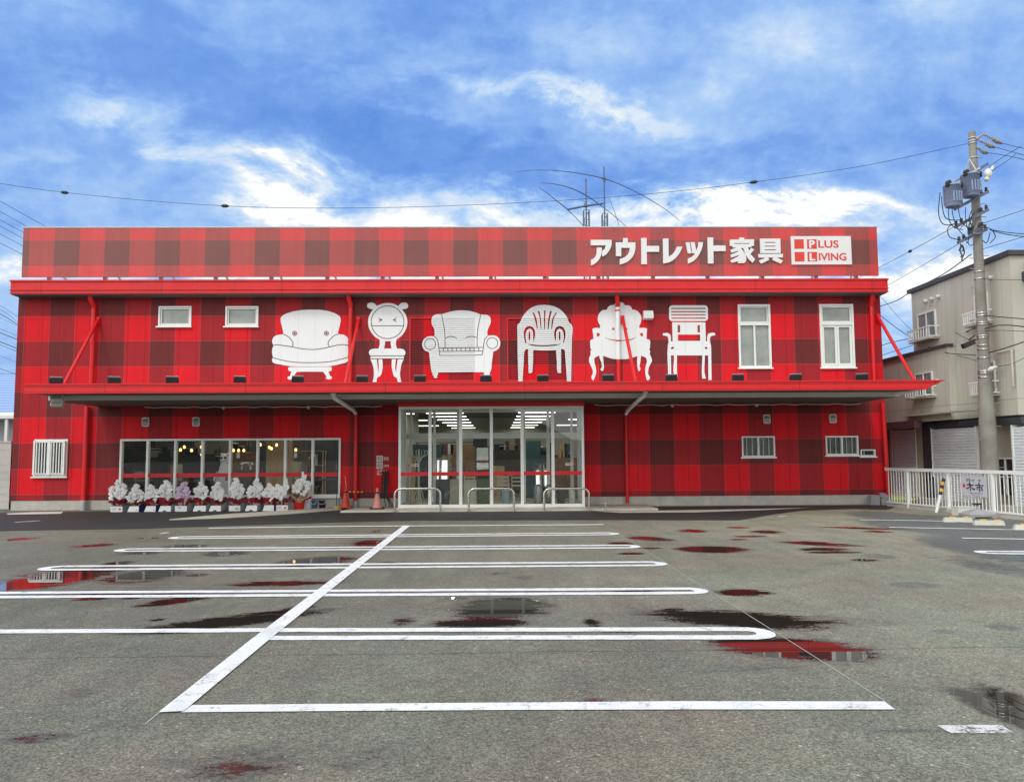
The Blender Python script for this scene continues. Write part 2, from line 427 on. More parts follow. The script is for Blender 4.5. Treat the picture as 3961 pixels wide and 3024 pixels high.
# openings
YV = -1.55                                           # face of the glazed entrance porch
ent = rect(1541, 1572, 2260, 1966, YV)
SW = rect(464, 1696, 1318, 1922)                      # shop window
WSM = [rect(614, 1185, 741, 1262), rect(873, 1185, 1000, 1262)]
WT_ = [rect(2856, 1178, 2981, 1422), rect(3172, 1177, 3303, 1421)]
WLAT = rect(133, 1699, 262, 1842)
WLOW = [rect(2869, 1687, 2997, 1767), rect(3193, 1686, 3319, 1760)]
WHALF = rect(3328, 1738, 3385, 1764)
SHUT = [rect(1584, 1228, 1836, 1474), rect(1962, 1230, 2214, 1473)]
enth = (ent[0], ent[1], 0.0, ent[3]+.02)
holes = [SW, enth, WLAT, WHALF, *WSM, *WT_, *WLOW, *SHUT]
wall_holes(XL, XR, ZB, ZG1-.05, [h if h is not enth else (h[0], h[1], ZB-.001, h[3]) for h in holes], 0, WT).build('front_wall', M['gingham_siding'], store)
swf = (SW[0], SW[1])
# concrete footing, cut at the porch
mb = MB(); mb.box(XL+.02, ent[0], .015, WT, -.3, ZB-.001); mb.box(ent[1], XR-.02, .015, WT, -.3, ZB-.001)
mb.build('footing', M['concrete'], store)
mb = MB(); mb.box(XL, XL+WT, WT+.002, DEPTH, ZB, ZG1-.05).box(XL, XL+WT, WT+.002, DEPTH, -.3, ZB-.001); mb.build('side_wall', M['gingham_siding'], store)
mb = MB(); mb.box(XR-WT, XR, WT+.002, DEPTH, ZB, ZG1-.05).box(XR-WT, XR, WT+.002, DEPTH, -.3, ZB-.001); mb.build('side_wall', M['gingham_siding'], store)
MB().box(XL, XR, DEPTH+.002, DEPTH+.16, -.3, ZG1-.05).build('back_wall', M['off_white'], store)
MB().box(XL-.1, XR+.1, -.3, DEPTH+.3, ZG1-.045, ZG1-.02).build('roof', M['galv'], store)
# eaves fascia: a box gutter with lips
XG0, XG1 = at(41, 1105, -.5).x, at(3434, 1098, -.5).x
mb = MB(); h = ZG1-ZG0
mb.box(XG0, XG1, -.50, -.02, ZG0, ZG1-.052); mb.box(XG0-.02, XG1+.02, -.535, -.02, ZG1-.05, ZG1); mb.box(XG0-.02, XG1+.02, -.53, -.025, ZG0+h*.20, ZG0+h*.25); mb.box(XG0-.015, XG1+.015, -.515, -.03, ZG0-.03, ZG0-.002)
mb.build('eaves_fascia', M['red_metal'], store)
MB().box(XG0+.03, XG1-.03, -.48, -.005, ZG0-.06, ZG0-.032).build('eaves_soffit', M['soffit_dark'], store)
# canopy
YC, YBM = -3.82, -2.75
XC0, XC1 = at(94, 1500, YC).x, at(3655, 1475, YC).x
ZC1 = at(2000, 1476, YC).z; ZC0 = at(2000, 1514, YC).z; ZB0 = at(2000, 1541, YBM).z
can = MB(); hh = ZC1-ZC0; cut = .55
def fas(y0, y1, z0, z1, dx=0.0):
    e0 = cut*(1-(z0-ZC0)/hh); e1 = cut*(1-(z1-ZC0)/hh)
    can.add([(XC0-dx, y0, z0), (XC1-e0+dx, y0, z0), (XC1-e1+dx, y0, z1), (XC0-dx, y0, z1), (XC0-dx, y1, z0), (XC1-e0+dx, y1, z0), (XC1-e1+dx, y1, z1), (XC0-dx, y1, z1)],
            [(0, 1, 2, 3), (4, 7, 6, 5), (0, 4, 5, 1), (3, 2, 6, 7), (1, 5, 6, 2), (0, 3, 7, 4)])
fas(YC, YC+.12, ZC0, ZC1-.04); fas(YC-.025, YC+.12, ZC1-.038, ZC1, .01); fas(YC-.018, YC-.001, ZC0+hh*.70, ZC0+hh*.74); fas(YC-.02, YC-.001, ZC0+hh*.16, ZC0+hh*.21); fas(YC-.03, YC-.001, ZC0, ZC0+.03)
canopy = can.build('canopy_fascia', M['red_metal'], store)
mb = MB(); mb.box(XC0+.02, XC1-cut, YC+.122, -.005, ZC1-.16, ZC1-.06); mb.build('canopy_roof', M['galv'], store)
XB0, XB1 = at(187, 1535, YBM).x, at(3480, 1530, YBM).x
mb = MB(); n = 9
for i in range(n):
    a = XB0+(XB1-XB0)*i/n; b = XB0+(XB1-XB0)*(i+1)/n; mb.box(a+.004, b-.004, YBM, YBM+.03, ZB0, ZC1-.17)
mb.build('canopy_beam', M['soffit_grey'], store)
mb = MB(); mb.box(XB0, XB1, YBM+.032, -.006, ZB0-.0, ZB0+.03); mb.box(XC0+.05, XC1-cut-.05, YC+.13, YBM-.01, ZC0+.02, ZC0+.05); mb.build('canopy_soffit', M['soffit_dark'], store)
gp = MB(); gp.tube([(XC1-.12, YC+.1, ZC1-.03), (XC1-.5, YC+.7, ZC0+.05), (XC1-.8, YC+1.1, ZC0-.02)], .07, 10); gp.build('gutter_end', M['alu_white'], store)
# tie rods
for (x0, y0, x1, y1) in ((378, 1238, 236, 1470), (1386, 1238, 1331, 1478), (2409, 1232, 2464, 1472), (3397, 1226, 3551, 1466)):
    a = at(x0, y0, -.08); b = at(x1, y1, -2.25); b.z = ZC1-.07
    tr = MB().tube([a, b], .05, 10).build('tie_rod', M['red_metal'], store)
    MB().box(a.x-.05, a.x+.05, -.1, -.003, a.z-.16, a.z+.1).build('bracket', M['red_metal'], tr)
# down pipes above the canopy
for i, (px, ptop) in enumerate(((354, 1134), (1353, 1132), (2391, 1129), (3378, 1124))):
    a = at(px, ptop, -.3); x = a.x; yy = -.13
    mb = MB(); mb.tube([(x-.03, -.3, ZG0-.02), (x-.03, -.29, ZG0-.16), (x, yy-.03, ZG0-.30), (x, yy, ZG0-.40)], .075, 12)
    mb.tube([(x, yy, ZG0-.36), (x, yy, ZC1-.1)], .066, 12)
    dp = mb.build('downpipe', M['red_metal'], store)
    for zz in (ZG0-.55, ZG0-1.5): MB().lathe([(.072, 0), (.076, .01), (.076, .04), (.072, .05)], (x, yy, zz), 12).build('pipe_clip', M['red_metal'], dp)
    if i == 2:
        zt, zb = at(2391, 1172, -.19).z, at(2391, 1389, -.19).z
        MB().tube([(x, yy, zb), (x, yy, zt)], .069, 16).build('painted_section', M['white_paint'], dp)
# down pipes under the canopy
def low_pipe(pts, r, m='red_metal'): return MB().tube(pts, r, 12).build('downpipe', M[m], store)
p0 = at(338, 1560, -.13); p1 = at(327, 1945, -.13)
d = low_pipe([(p0.x, -.13, ZB0), (p0.x-.01, -.13, .28)], .075); MB().tube([(p0.x-.01, -.13, -.1), (p0.x-.01, -.13, .3)], .095, 12).build('pipe_foot', M['galv'], d)
p0 = at(1378, 1600, -.13); d = low_pipe([(p0.x, -.13, p0.z), (p0.x, -.13, .2)], .066); MB().tube([(p0.x, -.13, -.05), (p0.x, -.13, .22)], .085, 12).build('pipe_foot', M['galv'], d)
a = at(1289, 1517, -3.2); b = at(1291, 1549, -3.0); c = p0
wp = MB().tube([(a.x, -3.2, ZC0+.06), (a.x, -3.2, b.z+.16), (a.x+.02, -3.15, b.z+.06), (a.x+.10, -3.0, b.z), (c.x-.06, -.22, c.z+.1), (c.x, -.13, c.z-.03)], .06, 12)
wp.lathe([(.075, -.05), (.08, -.04), (.08, .1), (.075, .12)], (a.x, -3.2, b.z+.2), 14); wp.build('white_drain_pipe', M['white_paint'], store)
q0 = at(2421, 1598, -.1); d = low_pipe([(q0.x, -.1, q0.z), (q0.x, -.1, ZB-.2)], .05)
a = at(2497, 1517, -3.2); b = at(2497, 1540, -3.0)
wp = MB().tube([(a.x, -3.2, ZC0+.06), (a.x, -3.2, b.z+.16), (a.x-.02, -3.15, b.z+.06), (a.x-.10, -3.0, b.z), (q0.x+.06, -.2, q0.z+.1), (q0.x, -.1, q0.z-.03)], .06, 12)
wp.lathe([(.075, -.05), (.08, -.04), (.08, .1), (.075, .12)], (a.x, -3.2, b.z+.2), 14); wp.build('white_drain_pipe', M['white_paint'], store)
low_pipe([(XR-.12, -.12, ZB0), (XR-.06, -.12, .05)], .07)

# windows
def frame_mb(r, wd, y0, y1, bars_v=(), bars_h=(), sill=0.0):
    x0, x1, z0, z1 = r; mb = MB()
    mb.box(x0, x1, y0, y1, z1-wd, z1); mb.box(x0, x1, y0, y1, z0, z0+wd)
    mb.box(x0, x0+wd, y0+.001, y1-.001, z0+wd, z1-wd); mb.box(x1-wd, x1, y0+.001, y1-.001, z0+wd, z1-wd)
    for (f, bw) in bars_v:
        x = x0+(x1-x0)*f; mb.box(x-bw/2, x+bw/2, y0+.002, y1-.002, z0+wd, z1-wd)
    for (f, bw) in bars_h:
        z = z0+(z1-z0)*f; mb.box(x0+wd, x1-wd, y0+.0015, y1-.0015, z-bw/2, z+bw/2)
    if sill: mb.box(x0-.05, x1+.03, y0-.05, y0-.002, z0-.045, z0-.003)
    return mb
def window(r, wd, glass, bars_v=(), bars_h=(), sill=.05, label=None, gy=.07):
    f = frame_mb(r, wd, -.035, .06, bars_v, bars_h, sill).build('window', M['alu_white'], store)
    if label: f['label'] = label
    MB().box(r[0]+.01, r[1]-.01, gy, gy+.012, r[2]+.01, r[3]-.01).build('pane', M[glass], f)
    return f
for r in WSM: 
    f = window(r, .05, 'frosted_glass', sill=.03); x0, x1, z0, z1 = r
    frame_mb((x0+.062, x1-.062, z0+.062, z1-.062), .028, .0, .058).build('sash', M['alu_white'], f)
f = window(WT_[0], .06, 'frosted_glass', bars_v=(), bars_h=((.69, .085),)); x0, x1, z0, z1 = WT_[0]; zt = z0+(z1-z0)*.69
MB().box((x0+x1)/2-.025, (x0+x1)/2+.025, -.015, .05, z0+.06, zt-.043).build('mullion', M['alu_white'], f)
frame_mb((x0+.075, x1-.075, zt+.055, z1-.075), .025, .0, .05).build('sash', M['alu_white'], f)
f = window(WT_[1], .06, 'frosted_glass', bars_h=((.69, .085),)); x0, x1, z0, z1 = WT_[1]; zt = z0+(z1-z0)*.69; xm = (x0+x1)/2
frame_mb((x0+.07, x1-.07, zt+.05, z1-.07), .035, .0, .05).build('sash', M['alu_white'], f)
frame_mb((x0+.07, xm-.005, z0+.07, zt-.05), .06, .0, .05).build('sash', M['alu_white'], f); frame_mb((xm+.005, x1-.07, z0+.07, zt-.05), .06, .0, .05).build('sash', M['alu_white'], f)
f = window(WLAT, .07, 'dark_glass', bars_v=((.5, .09),)); x0, x1, z0, z1 = WLAT
f['label'] = 'white window behind a grille of vertical bars'
mb = MB()
for k in range(2):
    for i in range(5):
        x = x0+.10+(x1-x0-.2)*(k*.54+i*.103+.03); mb.box(x-.014, x+.014, -.13, -.10, z0+.10, z1-.10)
    a = x0+.10+(x1-x0-.2)*(k*.54)-.01; b = x0+.10+(x1-x0-.2)*(k*.54+.46)+.03
    mb.box(a, b, -.135, -.095, z0+.07, z0+.098); mb.box(a, b, -.135, -.095, z1-.098, z1-.07)
mb.box(x0+.03, x0+.08, -.14, -.036, z0+.05, z1-.05); mb.box(x1-.08, x1-.03, -.14, -.036, z0+.05, z1-.05); mb.box((x0+x1)/2-.035, (x0+x1)/2+.035, -.14, -.036, z0+.05, z1-.05)
mb.build('grille', M['alu_white'], f)
for r in WLOW:
    f = window(r, .045, 'frosted_dark', bars_v=((.5, .05),)); x0, x1, z0, z1 = r
    for i in (.16, .33, .66, .83): MB().box(x0+(x1-x0)*i-.010, x0+(x1-x0)*i+.010, .03, .05, z0+.05, z1-.05).build('bar', M['galv'], f)
f = window(WHALF, .035, 'dark_glass'); x0, x1, z0, z1 = WHALF
MB().box(x0+(x1-x0)*.25, x0+(x1-x0)*.3, .02, .045, z0+.03, z1-.03).build('bar', M['galv'], f)
# shop window of eight panes
mulls = [572, 679.5, 784, 891, 997, 1104, 1210]
sw = frame_mb(SW, .06, -.05, .09); x0, x1, z0, z1 = SW
mx = [at(p, 1760).x for p in mulls]
for x in mx: sw.box(x-.035, x+.035, -.049, .089, z0+.06, z1-.06)
sw.box(x0-.03, x1+.03, -.09, -.051, z0-.05, z0-.002)
swo = sw.build('shop_window', M['alu_white'], store)
xs = [x0+.06]+mx+[x1-.06]; zs0, zs1 = at(900, 1844).z, at(900, 1829).z
for a, b in zip(xs[:-1], xs[1:]):
    MB().box(a+.036, b-.036, .02, .026, z0+.061, z1-.061).build('pane', M['pane_glass'], swo)
    MB().box(a+.036, b-.036, .012, .0185, zs0, zs1).build('red_stripe', M['red_metal'], swo)
# louvred shutters upstairs
for r in SHUT:
    x0, x1, z0, z1 = r; n = 30; prof = []
    for i in range(n):
        za = z1-(z1-z0)*i/n; zb = z1-(z1-z0)*(i+1)/n; k = (za-zb)
        prof += [(.055, za), (.03, za-k*.28), (.03, za-k*.72), (.055, za-k*.94)]
    prof.append((.055, z0)); vs = []; fs = []
    for (y, z) in prof: vs += [(x0+.03, y, z), (x1-.03, y, z)]
    for i in range(len(prof)-1): fs.append((2*i, 2*i+2, 2*i+3, 2*i+1))
    s = MB().add(vs, fs).build('shutter', M['gingham_siding'], store)
    frame_mb((x0, x1, z0, z1), .03, -.004, .06).build('shutter_frame', M['red_metal'], s)
# vents and fittings on the wall
for (px, py) in ((565, 1632), (760, 1631), (2965, 1621), (3220, 1619)):
    p = at(px, py); loop = rrect(p.x-.11, p.z-.14, p.x+.11, p.z+.14, .05)
    v = MB().poly([loop, rrect(p.x-.08, p.z-.11, p.x+.08, p.z+.11, .04)[::-1]], lambda x, z: Vector((x, -.05, z)), (0, .047, 0)).build('vent_hood', M['off_white'], store)
    mb = MB(); mb.add([(p.x-.08, -.02, p.z-.11), (p.x+.08, -.02, p.z-.11), (p.x+.08, -.075, p.z+.02), (p.x-.08, -.075, p.z+.02), (p.x+.08, -.03, p.z+.105), (p.x-.08, -.03, p.z+.105)], [(0, 1, 2, 3), (3, 2, 4, 5)]); mb.build('cowl', M['galv'], v)
p = at(2505, 1221); mb = MB(); w_, h_ = .15, .14
mb.add([(p.x-w_, -.003, p.z-h_), (p.x+w_, -.003, p.z-h_), (p.x+w_, -.003, p.z+h_), (p.x-w_, -.003, p.z+h_), (p.x-w_, -.2, p.z-h_+.03), (p.x+w_, -.2, p.z-h_+.03), (p.x+w_, -.2, p.z), (p.x-w_, -.2, p.z), (p.x+w_, -.12, p.z+h_), (p.x-w_, -.12, p.z+h_)],
       [(0, 4, 5, 1), (4, 7, 6, 5), (7, 9, 8, 6), (9, 3, 2, 8), (0, 3, 9, 7, 4), (1, 5, 6, 8, 2)]); mb.build('exhaust_hood', M['off_white'], store)
# conduit and clips hanging under the soffit
z = ZB0-.05
for a, b, bl_ in ((560, 1480, (865, 1193)), (2300, 3330, (2600, 2927))):
    mb = MB(); pts = [(at(a+(b-a)*i/24, 1560, -.5).x, -.5, z-.03*math.sin(i*1.3)**2) for i in range(25)]; mb.tube(pts, .014, 6)
    for px in bl_: mb.ball((at(px, 1558, -.5).x, -.5, z-.03), .055, 10)
    mb.build('soffit_conduit', M['off_white'], store)

# painted chair silhouettes: flat white paint on the siding, dark outlines over it
m, t, b = mat('silhouette_white')
pos = t.add('ShaderNodeNewGeometry').outputs['Position']; px_, py_, pz_ = t.sep(pos)
ins = 0.
for r in SHUT:
    k = t.m('MULTIPLY', t.m('MULTIPLY', t.m('GREATER_THAN', px_, r[0]), t.m('LESS_THAN', px_, r[1])), t.m('MULTIPLY', t.m('GREATER_THAN', pz_, r[2]), t.m('LESS_THAN', pz_, r[3])))
    ins = t.m('ADD', ins, k)
kk = (SHUT[0][3]-SHUT[0][2])/30
wv = t.m('PINGPONG', t.m('DIVIDE', t.m('SUBTRACT', SHUT[0][3], pz_), kk), .5)
hgt = t.m('MULTIPLY', t.step(wv, .0, .30), ins)
seam = t.m('LESS_THAN', t.m('FRACT', t.m('DIVIDE', t.m('ADD', px_, 100.13), .525)), .02)
bp = t.add('ShaderNodeBump'); bp.inputs['Strength'].default_value = .9; bp.inputs['Distance'].default_value = .03
t.put(bp.inputs['Height'], t.m('SUBTRACT', hgt, t.m('MULTIPLY', seam, .3))); t.put(b.inputs['Normal'], bp.outputs[0])
t.put(b.inputs['Base Color'], t.mix(t.noise(pos, 2., 4), (.76, .78, .775), (.82, .835, .83))); b.inputs['Roughness'].default_value = .5
def crop(ox, oy, s, Y): return lambda x, y: at(ox+x/s, oy+y/s, Y)
YG, YL = -.006, -.010
def chair(label, conv, convl, solids, holes=(), lines=(), lw=.022, dots=()):
    mb = MB()
    if isinstance(solids[0], tuple): solids = [solids]
    for k, s in enumerate(solids): mb.poly([s]+(list(holes) if k == 0 else []), conv)
    c = mb.build('chair_silhouette', M['silhouette_white'], store, label=label)
    ml = MB()
    for ln in lines: ml.ribbon([convl(*p) for p in ln], lw)
    if lines: ml.build('line_work', M['line_brown'], c)
    for d in dots: MB().poly([d], convl).build('eye', M['red_dark'], c)

    return c
simple('red_dark', (.30, .04, .04), .55)
CA, CAl = crop(1040, 1140, 3.668, YG), crop(1040, 1140, 3.668, YL)
CB, CBl = crop(1600, 1140, 3.439, YG), crop(1600, 1140, 3.439, YL)
CC, CCl = crop(2230, 1140, 3.668, YG), crop(2230, 1140, 3.668, YL)
S = smooth
so = lambda p: smooth(p, False)
chair('white armchair with low rounded arms and two button eyes', CA, CAl, [
    S([(210,558),(185,450),(165,360),(170,325),(205,290),(300,250),(410,225),(520,215),(620,213),(760,218),(870,240),(960,275),(1005,310),(1018,350),(1005,440),(985,520),(978,558),(1010,562),(1060,568),(1100,590),(1125,625),(1130,660),(1125,700),(1118,714),(1128,755),(1127,830),(1118,886),(1126,910),(1124,935),(1110,952),(1000,985),(900,1008),(780,1017),(600,1018),(400,1017),(280,1008),(160,988),(60,962),(45,935),(48,905),(60,893),(48,840),(47,780),(60,735),(72,716),(60,706),(48,680),(50,640),(70,600),(110,575),(160,567)]),
    S([(285,1024),(272,1045),(282,1078),(320,1092),(300,1155),(270,1162),(263,1182),(280,1200),(330,1200),(352,1185),(345,1160),(395,1095),(450,1092),(770,1092),(820,1160),(808,1180),(822,1195),(880,1196),(900,1178),(890,1160),(870,1155),(845,1090),(880,1080),(895,1050),(885,1022)])],
    lines=[so([(210,562),(265,588),(310,630),(338,672),(343,700),(332,738)]), so([(978,560),(930,580),(880,620),(850,660),(840,690),(846,720),(862,738)]),
           so([(72,716),(110,709),(200,720),(335,740),(480,768),(600,776),(700,772),(800,755),(870,737),(960,718),(1040,708),(1118,714)]), so([(60,893),(200,930),(350,955),(450,961),(600,962),(780,957),(900,943),(1000,920),(1118,887)])] + [circ(cx,548,30,n=20)+[(cx+30,548)] for cx in (366,816)],
    dots=[circ(366,548,17), circ(816,547,17)])
chair('white round backed chair with ears and squeezed eyes', CA, CAl,
    S([(1480,205),(1440,200),(1405,185),(1392,155),(1405,125),(1440,112),(1480,115),(1510,135),(1532,160),(1600,130),(1687,117),(1770,128),(1840,160),(1860,132),(1890,114),(1930,110),(1965,128),(1980,158),(1965,190),(1930,202),(1890,206),(1925,255),(1955,320),(1965,385),(1955,455),(1925,525),(1880,585),(1815,635),(1803,690),(1810,740),(1820,765),(1870,765),(1915,780),(1938,815),(1930,850),(1915,868),(1915,908),(1885,975),(1868,1060),(1862,1140),(1870,1200),(1880,1238),(1830,1238),(1815,1175),(1780,1160),(1755,1090),(1742,1000),(1745,908),(1610,908),(1615,1000),(1605,1090),(1580,1150),(1540,1175),(1527,1238),(1470,1238),(1485,1180),(1490,1100),(1480,1020),(1460,960),(1440,910),(1445,868),(1425,845),(1420,810),(1440,780),(1480,768),(1555,765),(1570,720),(1575,680),(1570,635),(1500,590),(1450,530),(1418,460),(1408,385),(1418,315),(1445,255)]),
    holes=[[(1650,658),(1730,658),(1728,700),(1740,762),(1633,762),(1645,710)], [(1532,912),(1552,912),(1560,1000),(1555,1115),(1545,1040),(1538,960)], [(1807,912),(1828,912),(1818,980),(1805,1110),(1792,1040),(1797,960)]],
    lines=[circ(1684,390,232,n=48)+[(1916,390)], [(1455,440),(1910,440)], [(1445,867),(1915,867)], [(1442,908),(1915,908)], [(1557,328),(1608,357),(1557,387)], [(1560,357),(1604,357)], [(1812,326),(1760,357),(1812,387)], [(1765,357),(1808,357)]])
teeth = [[(x,707-.003*(x-342)*3.),(x,753)] for x in (395,455,513,572,630,688,748,803,865)]
chair('white wing armchair with closed smiling eyes and a row of teeth', CB, CBl, [
    S([(372,258),(300,262),(255,285),(240,320),(238,360),(245,400),(270,450),(280,500),(275,555),(225,550),(170,565),(125,610),(112,660),(125,710),(155,745),(205,765),(215,860),(235,1000),(243,1032),(252,1042),(250,1070),(270,1080),(262,1095),(290,1110),(318,1098),(308,1080),(322,1065),(322,1035),(600,1033),(812,1030),(935,1030),(937,1060),(955,1080),(958,1087),(1000,1087),(1005,1065),(1015,1050),(1012,1028),(1022,1020),(1040,900),(1060,755),(1100,740),(1140,700),(1153,640),(1140,590),(1100,550),(1040,540),(985,545),(980,490),(1000,430),(1022,380),(1025,330),(1010,290),(970,268),(893,262),(820,235),(740,215),(650,208),(560,212),(470,230)])],
    lines=[circ(220,655,73,n=30)+[(293,655)], circ(1045,643,73,n=30)+[(1118,643)], so([(275,555),(310,585),(325,640),(335,700),(348,808)]), [(348,806),(812,803),(912,797)], so([(912,797),(925,720),(935,640),(950,590),(985,547)]), so([(372,262),(395,380),(412,480),(418,600),(418,705)]), so([(893,262),(870,370),(852,470),(845,600),(845,695)]), [(342,710),(925,700)], [(345,753),(920,747)], so([(422,582),(455,562),(500,556),(545,565),(578,582)]), so([(682,582),(715,563),(760,556),(805,560),(845,570)])]+teeth, lw=.02)
archL = [(1485,645),(1468,560),(1470,480),(1500,430),(1545,418),(1590,432),(1615,490),(1613,560),(1595,630),(1590,560),(1585,490),(1560,455),(1535,450),(1505,475),(1490,530),(1490,580),(1500,645)]
archR = [(2000,640),(2018,560),(2015,480),(1985,430),(1940,418),(1895,432),(1872,490),(1872,560),(1890,625),(1895,560),(1900,490),(1925,455),(1950,450),(1980,475),(1995,530),(1997,580),(1988,640)]
chair('white plastic garden chair with slit back and arch shaped eyes', CB, CBl,
    S([(1378,400),(1410,375),(1440,310),(1480,250),(1540,190),(1620,150),(1745,135),(1850,150),(1940,190),(2005,250),(2045,310),(2070,370),(2105,405),(2105,600),(2100,800),(2095,1150),(2040,1150),(2030,1000),(2015,800),(2008,740),(1990,725),(1962,725),(1962,1040),(1925,1042),(1915,1030),(1905,900),(1893,735),(1830,740),(1700,740),(1592,735),(1588,900),(1578,1030),(1560,1042),(1530,1040),(1525,900),(1522,722),(1490,728),(1475,760),(1465,900),(1455,1050),(1448,1152),(1393,1152),(1385,900),(1380,600)]),
    holes=[S(h) for h in ([(1735,208),(1755,208),(1752,330),(1748,460),(1738,460),(1733,330)], [(1650,215),(1672,215),(1690,290),(1700,455),(1690,455),(1675,310)], [(1580,238),(1600,240),(1632,310),(1652,450),(1640,455),(1610,320)], [(1815,215),(1838,218),(1815,310),(1795,455),(1782,458),(1792,310)], [(1888,240),(1908,238),(1868,310),(1842,455),(1830,455),(1848,310)], archL, archR, [(1520,652),(1600,665),(1745,672),(1880,662),(1950,652),(1958,660),(1880,675),(1745,686),(1600,679),(1525,664)])]+[circ(1541,550,12,62,16), circ(1942,548,12,62,16)])
chair('white baroque armchair with scalloped back, curved legs and a smile', CC, CCl,
    S([(540,128),(570,110),(610,105),(650,110),(675,130),(685,152),(730,150),(765,165),(785,195),(790,213),(830,215),(880,245),(915,300),(922,340),(910,400),(890,445),(895,475),(940,468),(1000,478),(997,540),(992,628),(1030,635),(1045,660),(1043,720),(1040,760),(1030,775),(1045,800),(1040,840),(1065,900),(1070,940),(1040,1000),(1020,1060),(1020,1130),(1043,1175),(1030,1210),(1000,1213),(985,1160),(975,1080),(985,1000),(998,940),(985,895),(950,875),(917,862),(905,960),(895,1020),(908,1050),(895,1082),(878,1080),(865,1030),(860,960),(865,870),(800,890),(720,910),(600,913),(500,905),(420,880),(378,866),(383,960),(388,1040),(372,1082),(355,1082),(340,1055),(358,1030),(352,960),(328,895),(325,864),(280,880),(250,910),(255,960),(275,1040),(278,1110),(260,1170),(240,1217),(225,1205),(210,1170),(230,1120),(230,1070),(200,1000),(178,940),(182,890),(200,850),(200,795),(212,780),(200,760),(195,700),(195,655),(215,635),(242,628),(235,560),(225,482),(270,470),(330,475),(335,440),(310,390),(302,330),(320,270),(360,225),(430,213),(445,180),(480,152),(535,145)]),
    holes=[[(287,540),(330,548),(328,580),(290,600)], [(897,548),(945,540),(940,598),(910,580)], S([(388,600),(460,625),(550,640),(640,643),(740,635),(850,602),(780,640),(700,652),(600,655),(500,645),(430,622)])],
    dots=[circ(522,485,17), circ(705,485,17)])
chair('white slatted chair with square eyes and curled armrests', CC, CCl, [
    rrect(1313,150,1865,373,48), S([(1358,390),(1828,390),(1836,660),(1855,655),(1855,590),(1870,555),(1910,540),(1955,538),(1972,558),(1960,578),(1915,585),(1897,605),(1898,680),(1908,720),(1912,860),(1917,1210),(1872,1210),(1868,860),(1822,860),(1828,1165),(1838,1180),(1830,1188),(1785,1188),(1782,1175),(1785,860),(1425,860),(1430,1150),(1436,1180),(1425,1188),(1400,1188),(1388,1170),(1385,860),(1340,860),(1345,1130),(1300,1130),(1297,710),(1305,680),(1300,620),(1290,590),(1260,582),(1230,578),(1220,560),(1232,545),(1300,545),(1330,565),(1338,600),(1340,660),(1365,660)], k=4)],
    holes=[[(1345,187),(1830,187),(1832,203),(1345,203)], [(1345,235),(1832,235),(1832,249),(1345,249)], [(1345,278),(1832,278),(1832,293),(1345,293)], [(1345,325),(1832,325),(1832,342),(1345,342)]],
    dots=[[(1435,430),(1470,430),(1470,535),(1435,535)], [(1717,430),(1752,430),(1752,533),(1717,533)]])
c6 = [o for o in store.children if o.name.startswith('chair_silhouette')][-1]
mb = MB()
for h in ([(1440,565),(1755,565),(1755,653),(1440,653)], [(1338,770),(1345,745),(1380,735),(1380,770)], [(1823,735),(1850,745),(1863,768),(1823,768)]): mb.poly([h], crop(2230, 1140, 3.668, -.009))
mb.build('openings', M['gingham_siding'], c6)

# ------------------------------------------------------------------ glazed entrance porch (part of the shop)
x0, x1, z0, z1 = ent; ZS = .09                        # step height
mb = frame_mb((x0, x1, ZS, z1), .07, YV, YV+.10)
mulx = [at(p, 1770, YV).x for p in (1663, 1782, 1901, 2020, 2139)]
for x in mulx: mb.box(x-.045, x+.045, YV+.001, YV+.099, ZS+.07, z1-.07)
zr = at(1900, 1950, YV).z; mb.box(x0+.07, x1-.07, YV+.012, YV+.09, ZS+.07, zr)
for xx in (x0+.035, x1-.035):
    for k in (.45, .9, 1.35): mb.box(xx-.03, xx+.03, YV+k, YV+k+.06, ZS, z1-.05)
    mb.box(xx-.034, xx+.034, YV+.10, 0, z1-.07, z1-.002); mb.box(xx-.034, xx+.034, YV+.10, 0, ZS, ZS+.1)
    mb.box(xx-.034, xx+.034, YV+.10, 0, at(1900, 1697, 0).z, at(1900, 1676, 0).z)
porch = mb.build('entrance_porch', M['alu_white'], store)
xs = [x0+.07]+mulx+[x1-.07]; za, zb = at(1900, 1838.5, YV).z, at(1900, 1824, YV).z
for i, (a, b) in enumerate(zip(xs[:-1], xs[1:])):
    MB().box(a+.046*(i > 0), b-.046*(i < 5), YV+.04, YV+.046, zr+.001, z1-.071).build('pane', M['pane_glass'], porch)
    MB().box(a+.046*(i > 0), b-.046*(i < 5), YV+.028, YV+.0385, za, zb).build('red_stripe', M['red_metal'], porch)
for xx in (x0+.035, x1-.035): MB().box(xx-.004, xx+.004, YV+.11, -.01, ZS+.11, z1-.08).build('pane', M['pane_glass'], porch)
ZH = at(1900, 1544, YV).z
MB().box(x0-.02, x1+.02, YV-.02, -.004, z1+.003, ZB0-.004).build('porch_header', M['red_metal'], porch)
MB().box(x0+.02, x1-.02, YV+.11, 1.0, z1-.004, z1+.0).build('porch_ceiling', M['soffit_grey'], porch)
# inner doors
YI = .25
mb = MB(); zt0, zt1 = at(1700, 1697, YI).z, at(1700, 1675, YI).z; zi1 = at(1700, 1596, YI).z
xi0, xi1 = at(1589, 1800, YI).x, at(2213, 1800, YI).x
mb.box(xi0-.5, xi1+.5, YI, YI+.08, zt0, zt1); mb.box(xi0-.5, xi1+.5, YI+.001, YI+.079, zi1, zi1+.09)
for px in (1589, 1680, 1772, 1900, 2028, 2121, 2213):
    x = at(px, 1800, YI).x; mb.box(x-.05, x+.05, YI+.002, YI+.078, .1, zt0); mb.box(x-.04, x+.04, YI+.002, YI+.078, zt1, zi1)
inner = mb.build('inner_doors', M['alu_white'], porch)
